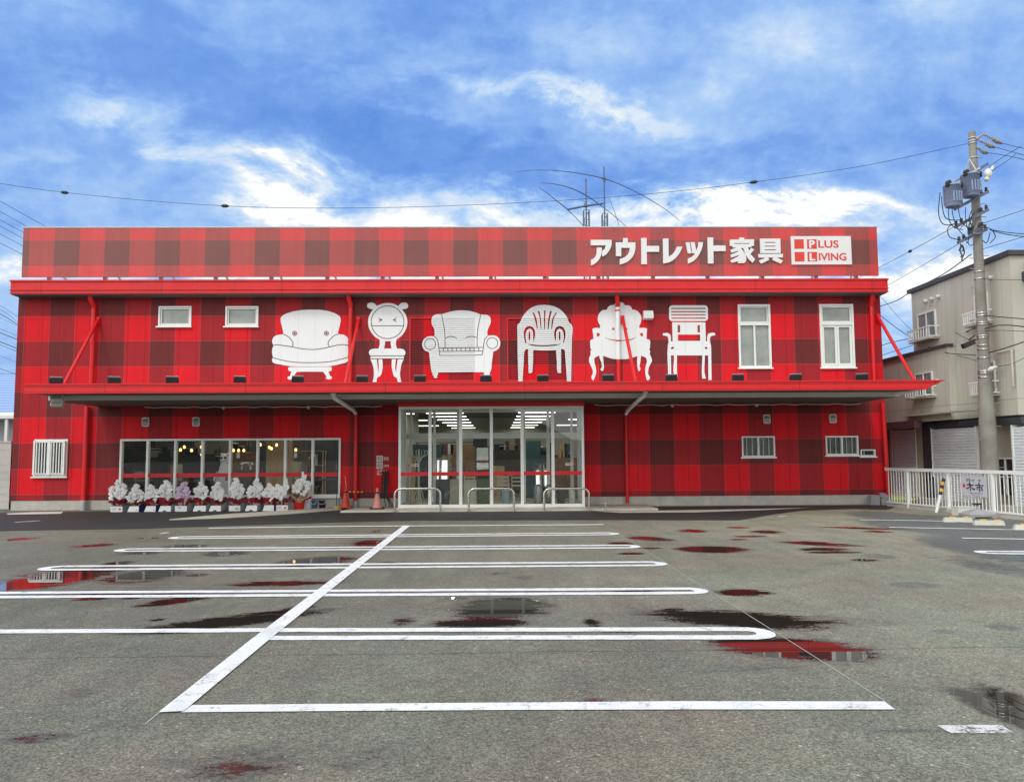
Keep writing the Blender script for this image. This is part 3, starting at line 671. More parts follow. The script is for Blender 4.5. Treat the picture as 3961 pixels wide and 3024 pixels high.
# lettering on the glass
mb = text_mesh('入口', at(1588, 1805, YV+.02), (1, 0, 0), (0, 0, 1), at(1617, 1805, YV+.02).x-at(1588, 1805, YV+.02).x, at(1588, 1792, YV+.02).z-at(1588, 1805, YV+.02).z, bold=.02); mb.build('entrance_lettering', M['white_paint'], porch)
mb = text_mesh('出口', at(2187, 1801, YV+.02), (1, 0, 0), (0, 0, 1), at(2215, 1805, YV+.02).x-at(2187, 1805, YV+.02).x, at(2187, 1788, YV+.02).z-at(2187, 1801, YV+.02).z, bold=.02); mb.build('exit_lettering', M['white_paint'], porch)
tri = lambda pts: MB().poly([pts], lambda x, y: at(x, y, YV+.02)).build('arrow_mark', M['red_metal'], porch)
tri([(1574, 1798), (1584, 1791), (1584, 1805)]); tri([(2218, 1788), (2228, 1794), (2218, 1801)])
# wall notices
for (py, s, sub) in ((1774, '禁煙', 'NO SMOKING'), (1801, '火気厳禁', None)):
    p = at(1468.5, py, -.006); h = .095
    pl = MB().box(p.x-h, p.x+h, -.008, -.003, p.z-h, p.z+h).build('notice_plate', M['off_white'], store)
    mb = MB().poly([circ(p.x, p.z, .075), circ(p.x, p.z, .058)[::-1]], lambda x, z: Vector((x, -.010, z)))
    mb.ribbon([(p.x-.05, -.0105, p.z+.05), (p.x+.05, -.0105, p.z-.05)], .018); mb.ribbon([(p.x-.04, -.0095, p.z-.01), (p.x+.03, -.0095, p.z+.02)], .014); mb.build('pictogram', M['dark_metal'], pl)
    a = at(1483, py+(3 if sub else 5), -.006); ww = at(1504, py, -.006).x-a.x
    text_mesh(s, a, (1, 0, 0), (0, 0, 1), ww, .075, bold=.015).build('lettering', M['off_white'], pl)
    if sub: a = at(1483, py+7, -.006); text_mesh(sub, a, (1, 0, 0), (0, 0, 1), ww, .02).build('lettering', M['off_white'], pl)
text_mesh('全用て方', at(1457, 1826, -.006), (1, 0, 0), (0, 0, 1), .36, .07, bold=.02).build('wall_lettering', M['off_white'], store)
text_mesh('用い', at(1457, 1838, -.006), (1, 0, 0), (0, 0, 1), .16, .07, bold=.02).build('wall_lettering', M['off_white'], store)

# ------------------------------------------------------------------ rooftop sign
YS = -.12
sx0, sx1, sz0, sz1 = at(87, 975, YS).x, at(3395, 970, YS).x, at(1500, 1069.5, YS).z, at(1500, 881, YS).z
sign = thing('rooftop_sign', 'long red gingham sign board on the store roof with white Japanese lettering', 'sign', ((sx0+sx1)/2, 0, ZG1-.02))
mb = MB(); n = 24
mb.box(sx0, sx1, YS, YS+.06, sz0, sz1)
mb.build('sign_panel', M['gingham_sign'], sign)
MB().box(sx0-.02, sx1+.02, YS-.012, YS+.10, sz1+.002, sz1+.035).build('sign_capping', M['galv'], sign)
for px in (193, 409, 625, 836, 1051, 1267, 1481, 1691, 1899, 2107, 2313, 2525, 2736, 2947, 3154, 3309):
    x = at(px, 1075, .2).x; mb = MB().box(x-.06, x+.06, .14, .24, ZG1-.02, sz1-.2); mb.bar((x, .24, sz0+.6), (x+.25, 1.3, ZG1-.02), .05)
    mb.box(x-.02, x+.02, YS+.061, .14, sz0+.3, sz0+.34); mb.build('sign_support', M['alu_white'], sign)
CD, CE = crop(2270, 890, 4.153, YS-.06), crop(2780, 890, 4.153, YS-.06)
DV = (0, .055, 0)
LET = [
 (CD, [[S([(62,158),(397,158),(395,250),(370,310),(330,370),(285,410),(245,425),(247,330),(285,305),(303,245),(62,245)])], [S([(160,282),(242,282),(238,370),(210,450),(160,515),(110,550),(66,572),(66,478),(110,455),(145,410),(158,340)])]]),
 (CD, [[S([(465,198),(582,198),(582,130),(658,130),(658,198),(780,198),(780,290),(760,380),(710,460),(640,515),(580,540),(530,555),(530,465),(590,445),(640,410),(675,360),(692,285),(553,285),(553,420),(468,420)])]]),
 (CD, [[[(873,128),(962,128),(962,255),(1162,255),(1162,350),(963,350),(967,550),(877,550)]]]),
 (CD, [[S([(1223,138),(1312,138),(1315,428),(1370,390),(1420,330),(1448,268),(1537,268),(1490,370),(1420,455),(1330,515),(1228,538)])]]),
 (CD, [[[(1590,198),(1650,198),(1683,372),(1622,375)]], [S([(1668,195),(1732,195),(1757,330),(1790,255),(1790,195),(1867,195),(1850,290),(1800,400),(1740,475),(1680,515),(1626,540),(1624,458),(1690,430),(1740,375),(1697,372)])]]),
 (CD, [[[(1940,120),(2030,120),(2032,248),(2230,248),(2232,338),(2035,340),(2035,538),(1948,538)]]]),
 (CE, [[[(180,155),(333,152),(333,120),(410,120),(410,150),(570,150),(567,255),(525,258),(525,277),(470,277),(490,330),(525,285),(570,315),(510,385),(587,470),(545,525),(480,465),(440,400),(395,290),(375,283),(362,296),(440,400),(445,470),(430,515),(400,532),(310,532),(310,500),(210,527),(188,490),(300,430),(340,395),(205,443),(188,400),(300,352),(315,330),(205,365),(190,320),(285,280),(222,277),(222,255),(182,255)], [(250,211),(497,210),(497,222),(250,223)]]]),
 (CE, [[[(665,138),(990,138),(997,370),(672,372)], [(740,192),(918,192),(918,206),(740,207)], [(740,252),(919,252),(919,265),(740,266)], [(740,311),(921,310),(921,324),(740,325)]], [[(638,385),(1032,383),(1032,440),(640,443)]], [[(735,444),(800,444),(812,480),(680,540),(645,488),(740,455)]], [[(875,443),(935,443),(1032,490),(1000,540),(862,480)]]]),
]
for cv, groups in LET:
    mb = MB()
    for g in groups: mb.poly(g, cv, DV)
    mb.build('sign_character', M['sign_white'] if 'sign_white' in M else simple('sign_white', (.78, .80, .80), .4, var=.02), sign)
pl = MB().poly([[(1160,100),(2122,98),(2142,552),(1177,555)]], CE, DV).build('logo_plate', M['sign_white'], sign)
CF = crop(2780, 890, 4.153, YS-.064); CF2 = crop(2780, 890, 4.153, YS-.068)
simple('logo_red', (.72, .045, .025), .4, var=.03)
for q in ([(1213,150),(1365,148),(1370,300),(1217,302)], [(1418,150),(1572,148),(1577,300),(1422,302)], [(1218,353),(1377,352),(1380,505),(1225,507)], [(1425,353),(1580,352),(1585,503),(1430,506)]):
    MB().poly([q], CF).build('logo_square', M['logo_red'], pl)
def lfit(s, x0, y0, x1, y1, cv, m, bold=.025):
    a = cv(x0, y1); bx = cv(x1, y1); tz = cv(x0, y0)
    text_mesh(s, a, (bx-a).normalized(), (0, 0, 1), (bx-a).length, tz.z-a.z, bold=bold).build('logo_lettering', M[m], pl)
lfit('P', 1455, 163, 1550, 287, CF2, 'sign_white', .04); lfit('L', 1462, 370, 1552, 493, CF2, 'sign_white', .04)
lfit('LUS', 1602, 165, 1930, 288, CF, 'logo_red'); lfit('IVING', 1611, 368, 2055, 490, CF, 'logo_red')
# ------------------------------------------------------------------ ground, markings, puddles
PUD = [  # standing water and damp spots measured in the photograph: px, py, half sizes, tilt, strength
    (175,2245,165,36,-6,1),(80,2262,70,22,-8,.9),(300,2215,150,20,-4,.9),(560,2226,115,23,-2,1),(455,2178,48,8,0,.9),(1083,2256,185,9,-1,1),(1090,2284,150,5,0,.9),(680,2323,95,13,-7,1),(360,2315,55,6,-3,.9),(516,2313,40,4,0,.8),(890,2402,262,24,-7,1.1),(1060,2370,110,14,-10,1),(610,2396,26,5,0,.8),(1215,2171,118,17,-3,1),(870,2140,72,9,0,1),(545,2139,60,5,0,.9),(715,2113,72,7,0,.9),(370,2109,64,6,-3,.9),(70,2085,52,6,-2,.8),(600,2293,320,5,-1,.9),(760,2224,42,6,0,.8),(585,2081,52,3,0,.8),(430,2296,250,3,0,.6),
    (1435,2100,58,11,0,1),(1490,2179,36,7,0,.9),(1453,2055,16,3,0,.8),(1945,2350,165,36,-2,1.1),(2020,2335,90,22,0,1),(1850,2410,168,17,0,1.1),(1764,2313,44,6,0,.9),(1565,2400,50,14,0,.62),(1922,2218,36,5,0,.55),(2020,2233,38,9,0,.6),(2290,2408,30,18,0,.85),(2400,2440,90,6,0,.7),(2450,2279,100,9,0,.9),
    (2850,2393,285,30,3,1.15),(2620,2370,70,18,0,.85),(2515,2083,72,8,2,.9),(2400,2101,48,5,0,.9),(2440,2141,52,4,0,.9),(2515,2120,42,3,0,.8),(3055,2505,250,42,3,1.15),(2870,2291,98,13,0,1),(2680,2053,48,6,0,.9),(2965,2057,54,6,0,.9),(2755,2124,120,12,0,1.1),(3160,2102,112,8,3,1),(3185,2124,84,6,0,.9),(3225,2136,104,4,0,.9),(3345,2166,52,5,0,.9),(3330,2042,124,4,2,.9),(3400,2056,48,4,0,.8),(2855,2040,48,3,0,.8),(2855,2086,32,3,0,.8),(2300,2708,48,10,0,.85),(2900,2074,60,3,0,.8),
    (3905,2760,85,90,18,1.1),(3950,2720,70,70,10,1.1),(300,2682,70,18,0,.5),(155,2852,110,18,-3,.62),(880,2970,150,30,-3,.66),(1050,2945,420,80,-3,.40),(2900,2585,200,14,-3,.3),
    (3850,2180,150,40,4,.5),(3300,2400,240,20,0,.32)]
NX, NY = 520, 430; GX0, GX1, GY0, GY1 = -15.5, 14.5, -21.2, -.02
gx = np.linspace(GX0, GX1, NX); t_ = np.linspace(0, 1, NY); gy = GY0+(GY1-GY0)*(t_*.55+.45*t_**2)
XX, YY = np.meshgrid(gx, gy)
wet = np.zeros_like(XX)
for (px, py, sx, sy, an, st) in PUD:
    c = gnd(px, py); e = gnd(px+sx*.98, py-sx*.98*math.tan(R_(-an))*0); a_ = abs(gnd(px+sx, py).x-c.x); b_ = abs(gnd(px, py-sy).y-gnd(px, py+sy).y)/2
    sh = -(gnd(px+sx, py+sx*math.tan(R_(an))).y-c.y)/a_ if an else 0
    qx = (XX-c.x)/(a_*1.18); qy = (YY-c.y+sh*(XX-c.x))/(b_*1.18)
    q = qx*qx+qy*qy; wet = np.maximum(wet, st*np.clip(1.25-q*.75, 0, 1.2))
vs = np.stack([XX, YY, np.zeros_like(XX)], -1).reshape(-1, 3)
me = bpy.data.meshes.new('parking_lot'); nf = (NX-1)*(NY-1)
me.vertices.add(NX*NY); me.vertices.foreach_set('co', vs.astype(np.float32).ravel())
ii = np.arange(NX*NY).reshape(NY, NX); fq = np.stack([ii[:-1, :-1], ii[:-1, 1:], ii[1:, 1:], ii[1:, :-1]], -1).reshape(-1)
me.loops.add(nf*4); me.loops.foreach_set('vertex_index', fq.astype(np.int32))
me.polygons.add(nf); me.polygons.foreach_set('loop_start', np.arange(0, nf*4, 4, dtype=np.int32)); me.polygons.foreach_set('loop_total', np.full(nf, 4, dtype=np.int32))
me.update(calc_edges=True); me.validate()
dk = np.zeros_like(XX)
for (px, py, sx, sy, st) in ((3780, 2035, 420, 55, 1.), (3990, 2130, 330, 80, 1.), (3480, 2000, 180, 30, .8), (3890, 2200, 160, 45, .6), (3400, 2150, 75, 13, .62), (3540, 2262, 120, 15, .62), (3650, 2442, 65, 11, .62), (3880, 2427, 80, 17, .66), (3500, 2826, 170, 11, .66)):  # darker asphalt at right; the small ellipses paint blue sky sheen into its colour
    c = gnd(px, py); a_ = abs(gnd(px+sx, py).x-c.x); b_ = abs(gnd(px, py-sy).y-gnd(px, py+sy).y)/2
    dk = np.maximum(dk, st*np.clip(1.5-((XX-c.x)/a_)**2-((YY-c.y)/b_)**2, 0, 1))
a2_ = me.attributes.new('resurfaced_and_sheen', 'FLOAT', 'POINT'); a2_.data.foreach_set('value', dk.astype(np.float32).ravel())
at_ = me.attributes.new('wetness', 'FLOAT', 'POINT'); at_.data.foreach_set('value', wet.astype(np.float32).ravel())
lot = bpy.data.objects.new('parking_lot', me); col.objects.link(lot); tag(lot, 'wet grey asphalt parking lot with puddles', None, None, 'structure')

def asphalt(name, base, lightside=0.0, wet=False, paint=False):
    m, t, b = mat(name)
    pos = t.add('ShaderNodeNewGeometry').outputs['Position']; x, y, z = t.sep(pos)
    # aggregate: stones of different grey in dark binder
    v = t.add('ShaderNodeTexVoronoi'); v.inputs['Scale'].default_value = 85; t.put(v.inputs['Vector'], pos)
    v2 = t.add('ShaderNodeTexVoronoi'); v2.inputs['Scale'].default_value = 34; t.put(v2.inputs['Vector'], pos)
    st = t.sep(v.outputs['Color'])[0]; st2 = t.sep(v2.outputs['Color'])[1]
    g = t.m('ADD', t.lin(st, 0, 1, .55, 1.35), t.m('MULTIPLY', t.m('GREATER_THAN', st2, .972), t.m('LESS_THAN', v2.outputs['Distance'], .35), None), )
    g = t.m('MULTIPLY', g, t.lin(v.outputs['Distance'], .2, .7, 1.06, .72))
    big = t.noise(pos, .28, 6, .62, .5); mid = t.noise(pos, 1.7, 6, .65); mott = t.noise(pos, 9., 4, .6)
    k = t.m('MULTIPLY', t.lin(big, .3, .7, .80, 1.18), t.m('MULTIPLY', t.lin(mid, .3, .7, .86, 1.13), t.lin(mott, .3, .7, .88, 1.1)))
    tracks = t.noise(t.vm('MULTIPLY', pos, (2.2, .16, 1.)), 1.5, 5, .6); k = t.m('MULTIPLY', k, t.lin(tracks, .3, .7, .90, 1.08))
    for sy_, of_ in ((-18.15, .0), (-9.4, 3.0)):
        dd = t.m('ABSOLUTE', t.m('ADD', t.m('SUBTRACT', y, sy_), t.m('MULTIPLY', t.m('SUBTRACT', t.noise(pos, .9, 5, .7), .5), .16)))
        k = t.m('MULTIPLY', k, t.step(dd, .004, .022, .62, 1.))
    oil = t.step(t.noise(pos, .75, 5, .6, .8), .66, .76); k = t.m('MULTIPLY', k, t.lin(oil, 0, 1, 1., .78))
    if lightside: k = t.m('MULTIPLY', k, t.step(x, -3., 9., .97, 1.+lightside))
    hue = t.noise(pos, .6, 4, .6); c1 = tuple(base[i]*f for i, f in enumerate((1.08, .97, .93))); c2 = tuple(base[i]*f for i, f in enumerate((.94, 1.03, .96)))
    hue2 = t.sep(v.outputs['Color'])[2]
    cc = t.mix(t.lin(t.m('ADD', t.m('MULTIPLY', hue, .8), t.m('MULTIPLY', hue2, .2)), .35, .65), c1, c2)
    cc = t.vm('SCALE', cc, scale=t.m('MULTIPLY', k, g))
    rough = t.lin(mid, .3, .7, .62, .74)
    hmap = t.m('ADD', t.m('MULTIPLY', t.m('SUBTRACT', 1., v.outputs['Distance']), .6), t.m('MULTIPLY', t.noise(pos, 30, 4, .6), .5))
    bp = t.add('ShaderNodeBump'); bp.inputs['Strength'].default_value = .55; bp.inputs['Distance'].default_value = .006
    t.put(bp.inputs['Height'], hmap)
    if wet:
        a = t.add('ShaderNodeAttribute', attribute_name='wetness').outputs['Fac']
        grain = t.m('ADD', t.m('MULTIPLY', t.m('SUBTRACT', t.noise(pos, 24, 6, .75), .5), 1.35), t.m('ADD', t.m('MULTIPLY', t.m('SUBTRACT', t.noise(t.vm('MULTIPLY', pos, (1.3, 3.4, 1.)), 2.0, 6, .62, .5), .5), 1.9), t.m('MULTIPLY', t.m('SUBTRACT', st, .5), .30)))
        f = t.m('ADD', a, t.m('MULTIPLY', grain, t.step(a, .0, .3)))
        water = t.step(f, .58, .80); damp = t.step(f, .10, .62)
        rs = t.add('ShaderNodeAttribute', attribute_name='resurfaced_and_sheen').outputs['Fac']
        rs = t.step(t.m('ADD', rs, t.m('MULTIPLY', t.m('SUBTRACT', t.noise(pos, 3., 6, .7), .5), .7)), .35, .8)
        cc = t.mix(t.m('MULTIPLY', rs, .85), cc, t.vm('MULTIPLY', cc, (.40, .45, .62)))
        cc = t.mix(t.m('MULTIPLY', damp, .48), cc, t.vm('MULTIPLY', cc, (.42, .41, .40)))
        cc = t.mix(water, cc, (.022, .020, .016))
        t.put(b.inputs['Base Color'], cc)
        t.put(b.inputs['Roughness'], t.m('MULTIPLY', t.m('SUBTRACT', rough, t.m('MULTIPLY', damp, .22)), t.m('SUBTRACT', 1., water)))
        t.put(bp.inputs['Strength'], t.m('MULTIPLY', .55, t.m('SUBTRACT', 1., water)))
        t.put(b.inputs['Specular IOR Level'], t.lin(water, 0, 1, .45, .78))
        t.put(b.inputs['IOR'], t.lin(water, 0, 1, 1.45, 1.5))
    else:
        t.put(b.inputs['Base Color'], cc); t.put(b.inputs['Roughness'], rough)
    t.put(b.inputs['Normal'], bp.outputs[0])
    return m
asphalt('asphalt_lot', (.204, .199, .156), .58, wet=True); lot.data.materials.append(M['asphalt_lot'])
asphalt('asphalt_plain', (.13, .125, .115)); asphalt('asphalt_new', (.030, .030, .032)); asphalt('asphalt_blue', (.10, .105, .125))
# the ground round about reaches the horizon, with a hole under nothing: it lies lower than the lot
MB().add([(-900, -900, -.012), (900, -900, -.012), (900, 900, -.012), (-900, 900, -.012)], [(0, 1, 2, 3)]).build('ground', M['asphalt_plain'], kind='structure', label='grey ground round the parking lot')
def sheet(name, pts, m, z=.004, lab=None, sub=None):
    P = [gnd(*p) if len(p) == 2 else Vector(p) for p in pts]
    mb = MB(); mb.poly([[(v.x, v.y) for v in P]], lambda x, y: Vector((x, y, z)), None)
    for i, f in enumerate(mb.f):
        a, b, c = (mb.v[j] for j in f[:3])
        if (b-a).cross(c-a).z < 0: mb.f[i] = f[::-1]
    return mb.build(name, M[m], kind='structure', label=lab)
# added unseen ridge behind the camera, there to darken reflections in the glass
m, t, b = mat('added_ridge_dark'); pos = t.add('ShaderNodeNewGeometry').outputs['Position']
t.put(b.inputs['Base Color'], t.mix(t.noise(pos, .08, 6, .7), (.025, .04, .02), (.07, .085, .05))); b.inputs['Roughness'].default_value = .9
hm = MB(); hv = []; hr = random.Random(12); nh = 72
for i in range(nh+1):
    a_ = R_(105+150*i/nh); hgt_ = 20+9*math.sin(i*.35)+4*math.sin(i*1.1)+hr.uniform(-2, 2)
    for rr_, zz_ in ((210, -1), (250, hgt_*.75), (300, hgt_), (420, -1)): hv.append((rr_*math.sin(a_), rr_*math.cos(a_)-24, zz_))
hm.add(hv, [(i*4+j, i*4+4+j, i*4+5+j, i*4+1+j) for i in range(nh) for j in range(3)], True); hm.build('added_ridge', M['added_ridge_dark'], kind='structure')
# fresh dark asphalt strip along the shop front
sheet('asphalt_strip', [(-150, 2060), (60, 2052), (500, 2046), (1000, 2030), (1320, 2020), (1620, 2013), (2330, 2011), (2700, 2012), (2860, 2012), (2990, 1990), (3100, 1975), (3300, 1968), (3430, 1972), (3470, 1958), (3440, 1953), (2800, 1958), (2200, 1962), (1500, 1966), (800, 1972), (300, 1979), (-150, 1985)], 'asphalt_new')
# low concrete kerb leading to the entrance slab, and the slab
mb = MB()
k0 = [gnd(*p) for p in ((655, 2012), (900, 2003), (1130, 1988), (1320, 1972), (1345, 1963), (1130, 1975), (880, 1991))]
mb.poly([[(v.x, v.y) for v in k0]], lambda x, y: Vector((x, y, .03)), (0, 0, -.028))
mb.build('kerb', M['concrete_pale'], kind='structure')
a = gnd(1520, 1981); xa, xb = gnd(1310, 1985).x, gnd(2540, 1978).x
mb = MB(); loop = [(xa, a.y-.02), (at(1500, 1970, -1.4).x, a.y), (at(2300, 1970, -1.4).x, a.y), (at(2545, 1975, -1.9).x, a.y+.05), (at(2500, 1955, -.2).x, -.02), (at(1400, 1955, -.2).x, -.02)]
mb.poly([loop], lambda x, y: Vector((x, y, .05)), (0, 0, -.046)); mb.build('entrance_slab', M['concrete_pale'], kind='structure')
MB().box(ent[0]-.05, ent[1]+.05, YV-.04, 1.1, .052, ZS-.002).build('porch_step', M['concrete_pale'], kind='structure')
sheet('concrete_strip', [(2300, 1978), (2545, 1975), (2760, 1972), (2960, 1968), (3150, 1963), (2960, 1973), (2700, 1982), (2400, 1984)], 'concrete_pale', .009)

# painted bay lines: worn white paint
m, t, b = mat('road_paint')
pos = t.add('ShaderNodeNewGeometry').outputs['Position']
wr = t.m('ADD', t.m('MULTIPLY', t.noise(pos, 7., 6, .7), .6), t.m('MULTIPLY', t.noise(pos, 60., 4, .7), .4))
scf = t.step(t.noise(t.vm('MULTIPLY', pos, (1.2, .35, 1.)), 1.8, 6, .7), .50, .72)
cc = t.mix(t.step(wr, .52, .63), t.mix(t.noise(pos, 2.5, 4), (.78, .79, .79), (.86, .87, .87)), (.36, .36, .34)); cc = t.mix(t.m('MULTIPLY', scf, .38), cc, (.40, .39, .37)); t.put(b.inputs['Base Color'], cc)
t.put(b.inputs['Roughness'], .6); bp = t.add('ShaderNodeBump'); bp.inputs['Strength'].default_value = .3; bp.inputs['Distance'].default_value = .004
t.put(bp.inputs['Height'], t.noise(pos, 80, 4, .7)); t.put(b.inputs['Normal'], bp.outputs[0])
m, t, b = mat('worn_paint')
pos = t.add('ShaderNodeNewGeometry').outputs['Position']; tr = t.add('ShaderNodeBsdfTransparent'); mx = t.add('ShaderNodeMixShader'); b.inputs['Base Color'].default_value = (.7, .7, .69, 1); b.inputs['Roughness'].default_value = .7
wq = t.m('ADD', t.m('MULTIPLY', t.noise(t.vm('MULTIPLY', pos, (1.5, 4., 1.)), 3., 5, .7), .55), t.m('MULTIPLY', t.noise(pos, 55., 5, .75), .45))
t.put(mx.inputs[0], t.step(wq, .47, .56)); t.l.new(b.outputs[0], mx.inputs[1]); t.l.new(tr.outputs[0], mx.inputs[2]); t.l.new(mx.outputs[0], t.n['Material Output'].inputs[0])
LW = .165
def gline(pts, wd=LW, z=.006, closed=False, name='bay_line'):
    m_ = M['chalk'] if name == 'chalk_line' else M['worn_paint'] if name == 'worn_line' else M['road_paint']
    P = [Vector((p[0], p[1], z)) for p in pts]; out = []
    for i in range(len(P)-1):   # break long runs so that the edge can waver a little
        n = max(1, int((P[i+1]-P[i]).length/.16))
        for k in range(n): out.append(P[i].lerp(P[i+1], k/n)+Vector((0, rnd.uniform(-.007, .007), 0)))
    out.append(P[-1])
    return MB().ribbon(out, wd, nrm=Vector((0, 0, 1)), closed=closed).build(name, m_, kind='structure')
G2 = lambda x, y: gnd(x, y).xy
def loopline(up, lo, tipL=None, tipR=None, split=None):
    """two lines joined by half rounds: up/lo give (left, right) pixel ends of the line centres"""
    a, b = G2(*up[0]), G2(*up[1]); c, d = G2(*lo[0]), G2(*lo[1]); pts = []
    if tipR: b.x = d.x = (b.x+d.x)/2
    if tipL: a.x = c.x = (a.x+c.x)/2
    def arc(p, q, sgn):
        m = (p+q)/2; r = (p-q).length/2
        return [(m.x+sgn*r*math.sin(math.pi*i/10), m.y+(p.y-q.y)/2*math.cos(math.pi*i/10)) for i in range(1, 10)]
    right = [(b.x, b.y)]+(arc(b, d, 1) if tipR else [])+[(d.x, d.y)]
    left = [(c.x, c.y)]+(arc(a, c, -1)[::-1] if tipL else [])+[(a.x, a.y)]
    if tipR and tipL: gline([(a.x, a.y)]+right+left)
    elif tipR: gline([(a.x, a.y)]+right+[(c.x, c.y)])
    elif tipL: gline([(b.x, b.y), (a.x, a.y)]+left[::-1][1:]+[(d.x, d.y)])
    else: gline([(a.x, a.y), (b.x, b.y)]); gline([(c.x, c.y), (d.x, d.y)])
# centre spine and nearest line share one mesh each
sp = [gnd(*p) for p in ((612, 2759), (711, 2754), (1044, 2474), (1588, 2033), (1561, 2033), (973, 2474))]
mb = MB(); mb.poly([[(v.x, v.y) for v in sp]], lambda x, y: Vector((x, y, .010)), None); 
mb.f = [f if (mb.v[f[1]]-mb.v[f[0]]).cross(mb.v[f[2]]-mb.v[f[0]]).z > 0 else f[::-1] for f in mb.f]; mb.build('bay_line', M['road_paint'], kind='structure')
sheet('bay_line', [(700, 2757), (744, 2729), (1320, 2724), (2000, 2719), (2641, 2714), (3421, 2715), (3463, 2746), (2641, 2746), (2000, 2748), (1320, 2752)], 'road_paint', .0065)
a, b = G2(-200, 2444), G2(1060, 2438); gline([a, b])
loopline([(1045, 2438), (2890, 2434)], [(1005, 2468), (2890, 2466)], tipR=True)
loopline([(-200, 2295), (2662, 2277)], [(-200, 2311), (2662, 2294)], tipR=True)
loopline([(224, 2191), (2512, 2174)], [(224, 2204), (2512, 2187)], True, True)
loopline([(502, 2123), (2416, 2109)], [(502, 2132), (2416, 2119)], True, True)
loopline([(704, 2076), (2345, 2061)], [(704, 2083), (2345, 2068)], True, True)
gline([G2(806, 2043), G2(1300, 2036), G2(2334, 2029)])
simple('chalk', (.42, .42, .40), .8)
gline([G2(2318, 2017), G2(2990, 2438), G2(3425, 2713)], .009, .003, name='chalk_line'); gline([G2(560, 2802), G2(612, 2758)], .009, .003, name='chalk_line')
for pts in ([(57, 2020), (155, 2014)], [(620, 2064), (652, 2060)], [(3012, 1998), (3042, 1996)]): gline([G2(*p) for p in pts], .10, name='paint_mark')
for pts in ([(3325, 2011), (3560, 2014), (3725, 2019)], [(3440, 2040), (3700, 2045), (4100, 2053)], [(3720, 2082), (4100, 2088)]): gline([G2(*p) for p in pts], .13, .009)
gline([G2(3650, 2822), G2(3900, 2822)], .14, .0055, name='worn_line')
loopline([(3830, 2132), (4100, 2135)], [(3830, 2141), (4100, 2144)], tipL=True)
simple('channel_cover', (.62, .62, .58), .8, var=.2)
sheet('drain_cover', [(25, 1987), (120, 1982), (245, 1980), (235, 1988), (100, 1990), (30, 1991)], 'channel_cover', .012)

# ------------------------------------------------------------------ things along the left edge
simple('block_wall', (.50, .50, .47), .9, var=.08, scale=2, bump=.4)
p0, p1 = at(-260, 1712, .6), at(44, 1712, .6)
bw = thing('block_wall', 'pale grey concrete block wall left of the red store', 'wall', ((p0.x+p1.x)/2, .6, 0))
mb = MB(); zt = p1.z; nrow = 9
for i in range(nrow): mb.box(p0.x, p1.x, .605 if i % 2 else .60, .75, zt*i/nrow+.004, zt*(i+1)/nrow-.004)
mb.box(p0.x, p1.x, .62, .74, -.1, zt); mb.build('wall', M['block_wall'], bw); MB().box(p0.x, p1.x, .58, .77, zt+.001, zt+.05).build('capping', M['concrete'], bw)
# factory with a pale blue roof
m, t, b = mat('blue_roof')
pos = t.add('ShaderNodeNewGeometry').outputs['Position']; x, y, z = t.sep(pos)
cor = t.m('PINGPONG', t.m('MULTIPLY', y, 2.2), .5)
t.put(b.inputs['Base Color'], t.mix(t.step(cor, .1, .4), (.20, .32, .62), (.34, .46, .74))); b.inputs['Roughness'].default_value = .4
YF = 26.
fb = thing('factory', 'low factory with pale blue corrugated roof behind the block wall', 'building', (at(-200, 1700, YF).x, YF, 0))
xe = at(78, 1500, YF).x+3; xl = at(-900, 1500, YF).x
zt = at(40, 1448, YF+6).z; ze = at(40, 1600, YF).z; zb = 0
mb = MB(); zr = at(40, 1450, YF+7).z
mb.add([(xl, YF, ze), (xe, YF, ze), (xe, YF+7, zr), (xl, YF+7, zr), (xl, YF+14, ze), (xe, YF+14, ze)], [(0, 1, 2, 3), (3, 2, 5, 4)]); mb.build('roof', M['blue_roof'], fb)
simple('grey_cladding', (.42, .44, .46), .6, var=.08)
mb = MB(); mb.box(xl+.2, xe-.2, YF+.4, YF+13.6, -.3, ze-.05); mb.build('wall', M['grey_cladding'], fb)
mb = MB(); mb.tube([(xl, YF-.12, ze-.06), (xe, YF-.12, ze-.06)], .14, 8); mb.build('gutter', M['alu_white'], fb)
p = at(28, 1640, YF-.2); q = at(28, 1705, YF-.2)
mb = MB(); zc = at(20, 1618, YF-1.5).z; mb.box(xl+.5, xe-.5, YF-1.4, YF+.38, zc, zc+.12)
for i in range(8): x = at(27, 1650, YF-1.2).x-i*3.2; mb.box(x-.08, x+.08, YF-1.3, YF-1.15, -.1, zc-.002)
mb.build('lean_to', M['off_white'], fb)

# ------------------------------------------------------------------ beige three storey neighbour on the right
XN = 14.0
m, t, b = mat('beige_panel')
pos = t.add('ShaderNodeNewGeometry').outputs['Position']; x, y, z = t.sep(pos)
sm_ = t.m('LESS_THAN', t.m('FRACT', t.m('DIVIDE', t.m('ADD', t.m('ADD', y, x), 100.), .46)), .035)
hz = t.m('LESS_THAN', t.m('ABSOLUTE', t.m('SUBTRACT', z, 3.02)), .012)
stn = t.noise(t.vm('MULTIPLY', pos, (1., 1.6, .18)), 1.4, 6, .65)
cc = t.mix(t.step(stn, .5, .85), (.54, .535, .45), (.41, .405, .345)); cc = t.mix(t.m('MULTIPLY', t.m('MAXIMUM', sm_, hz), .55), cc, (.22, .215, .175))
t.put(b.inputs['Base Color'], cc); b.inputs['Roughness'].default_value = .75
simple('roof_trim', (.055, .05, .055), .5); simple('shutter_white', (.78, .82, .84), .4, var=.04); simple('maroon', (.12, .05, .06), .5); simple('slate_frame', (.045, .055, .065), .5); simple('beige_plain', (.48, .46, .36), .7, var=.1, scale=1.5)
nb = thing('apartment_building', 'beige panelled three storey building with roller shutters behind the white fence', 'building', (XN+3, 2, 0))
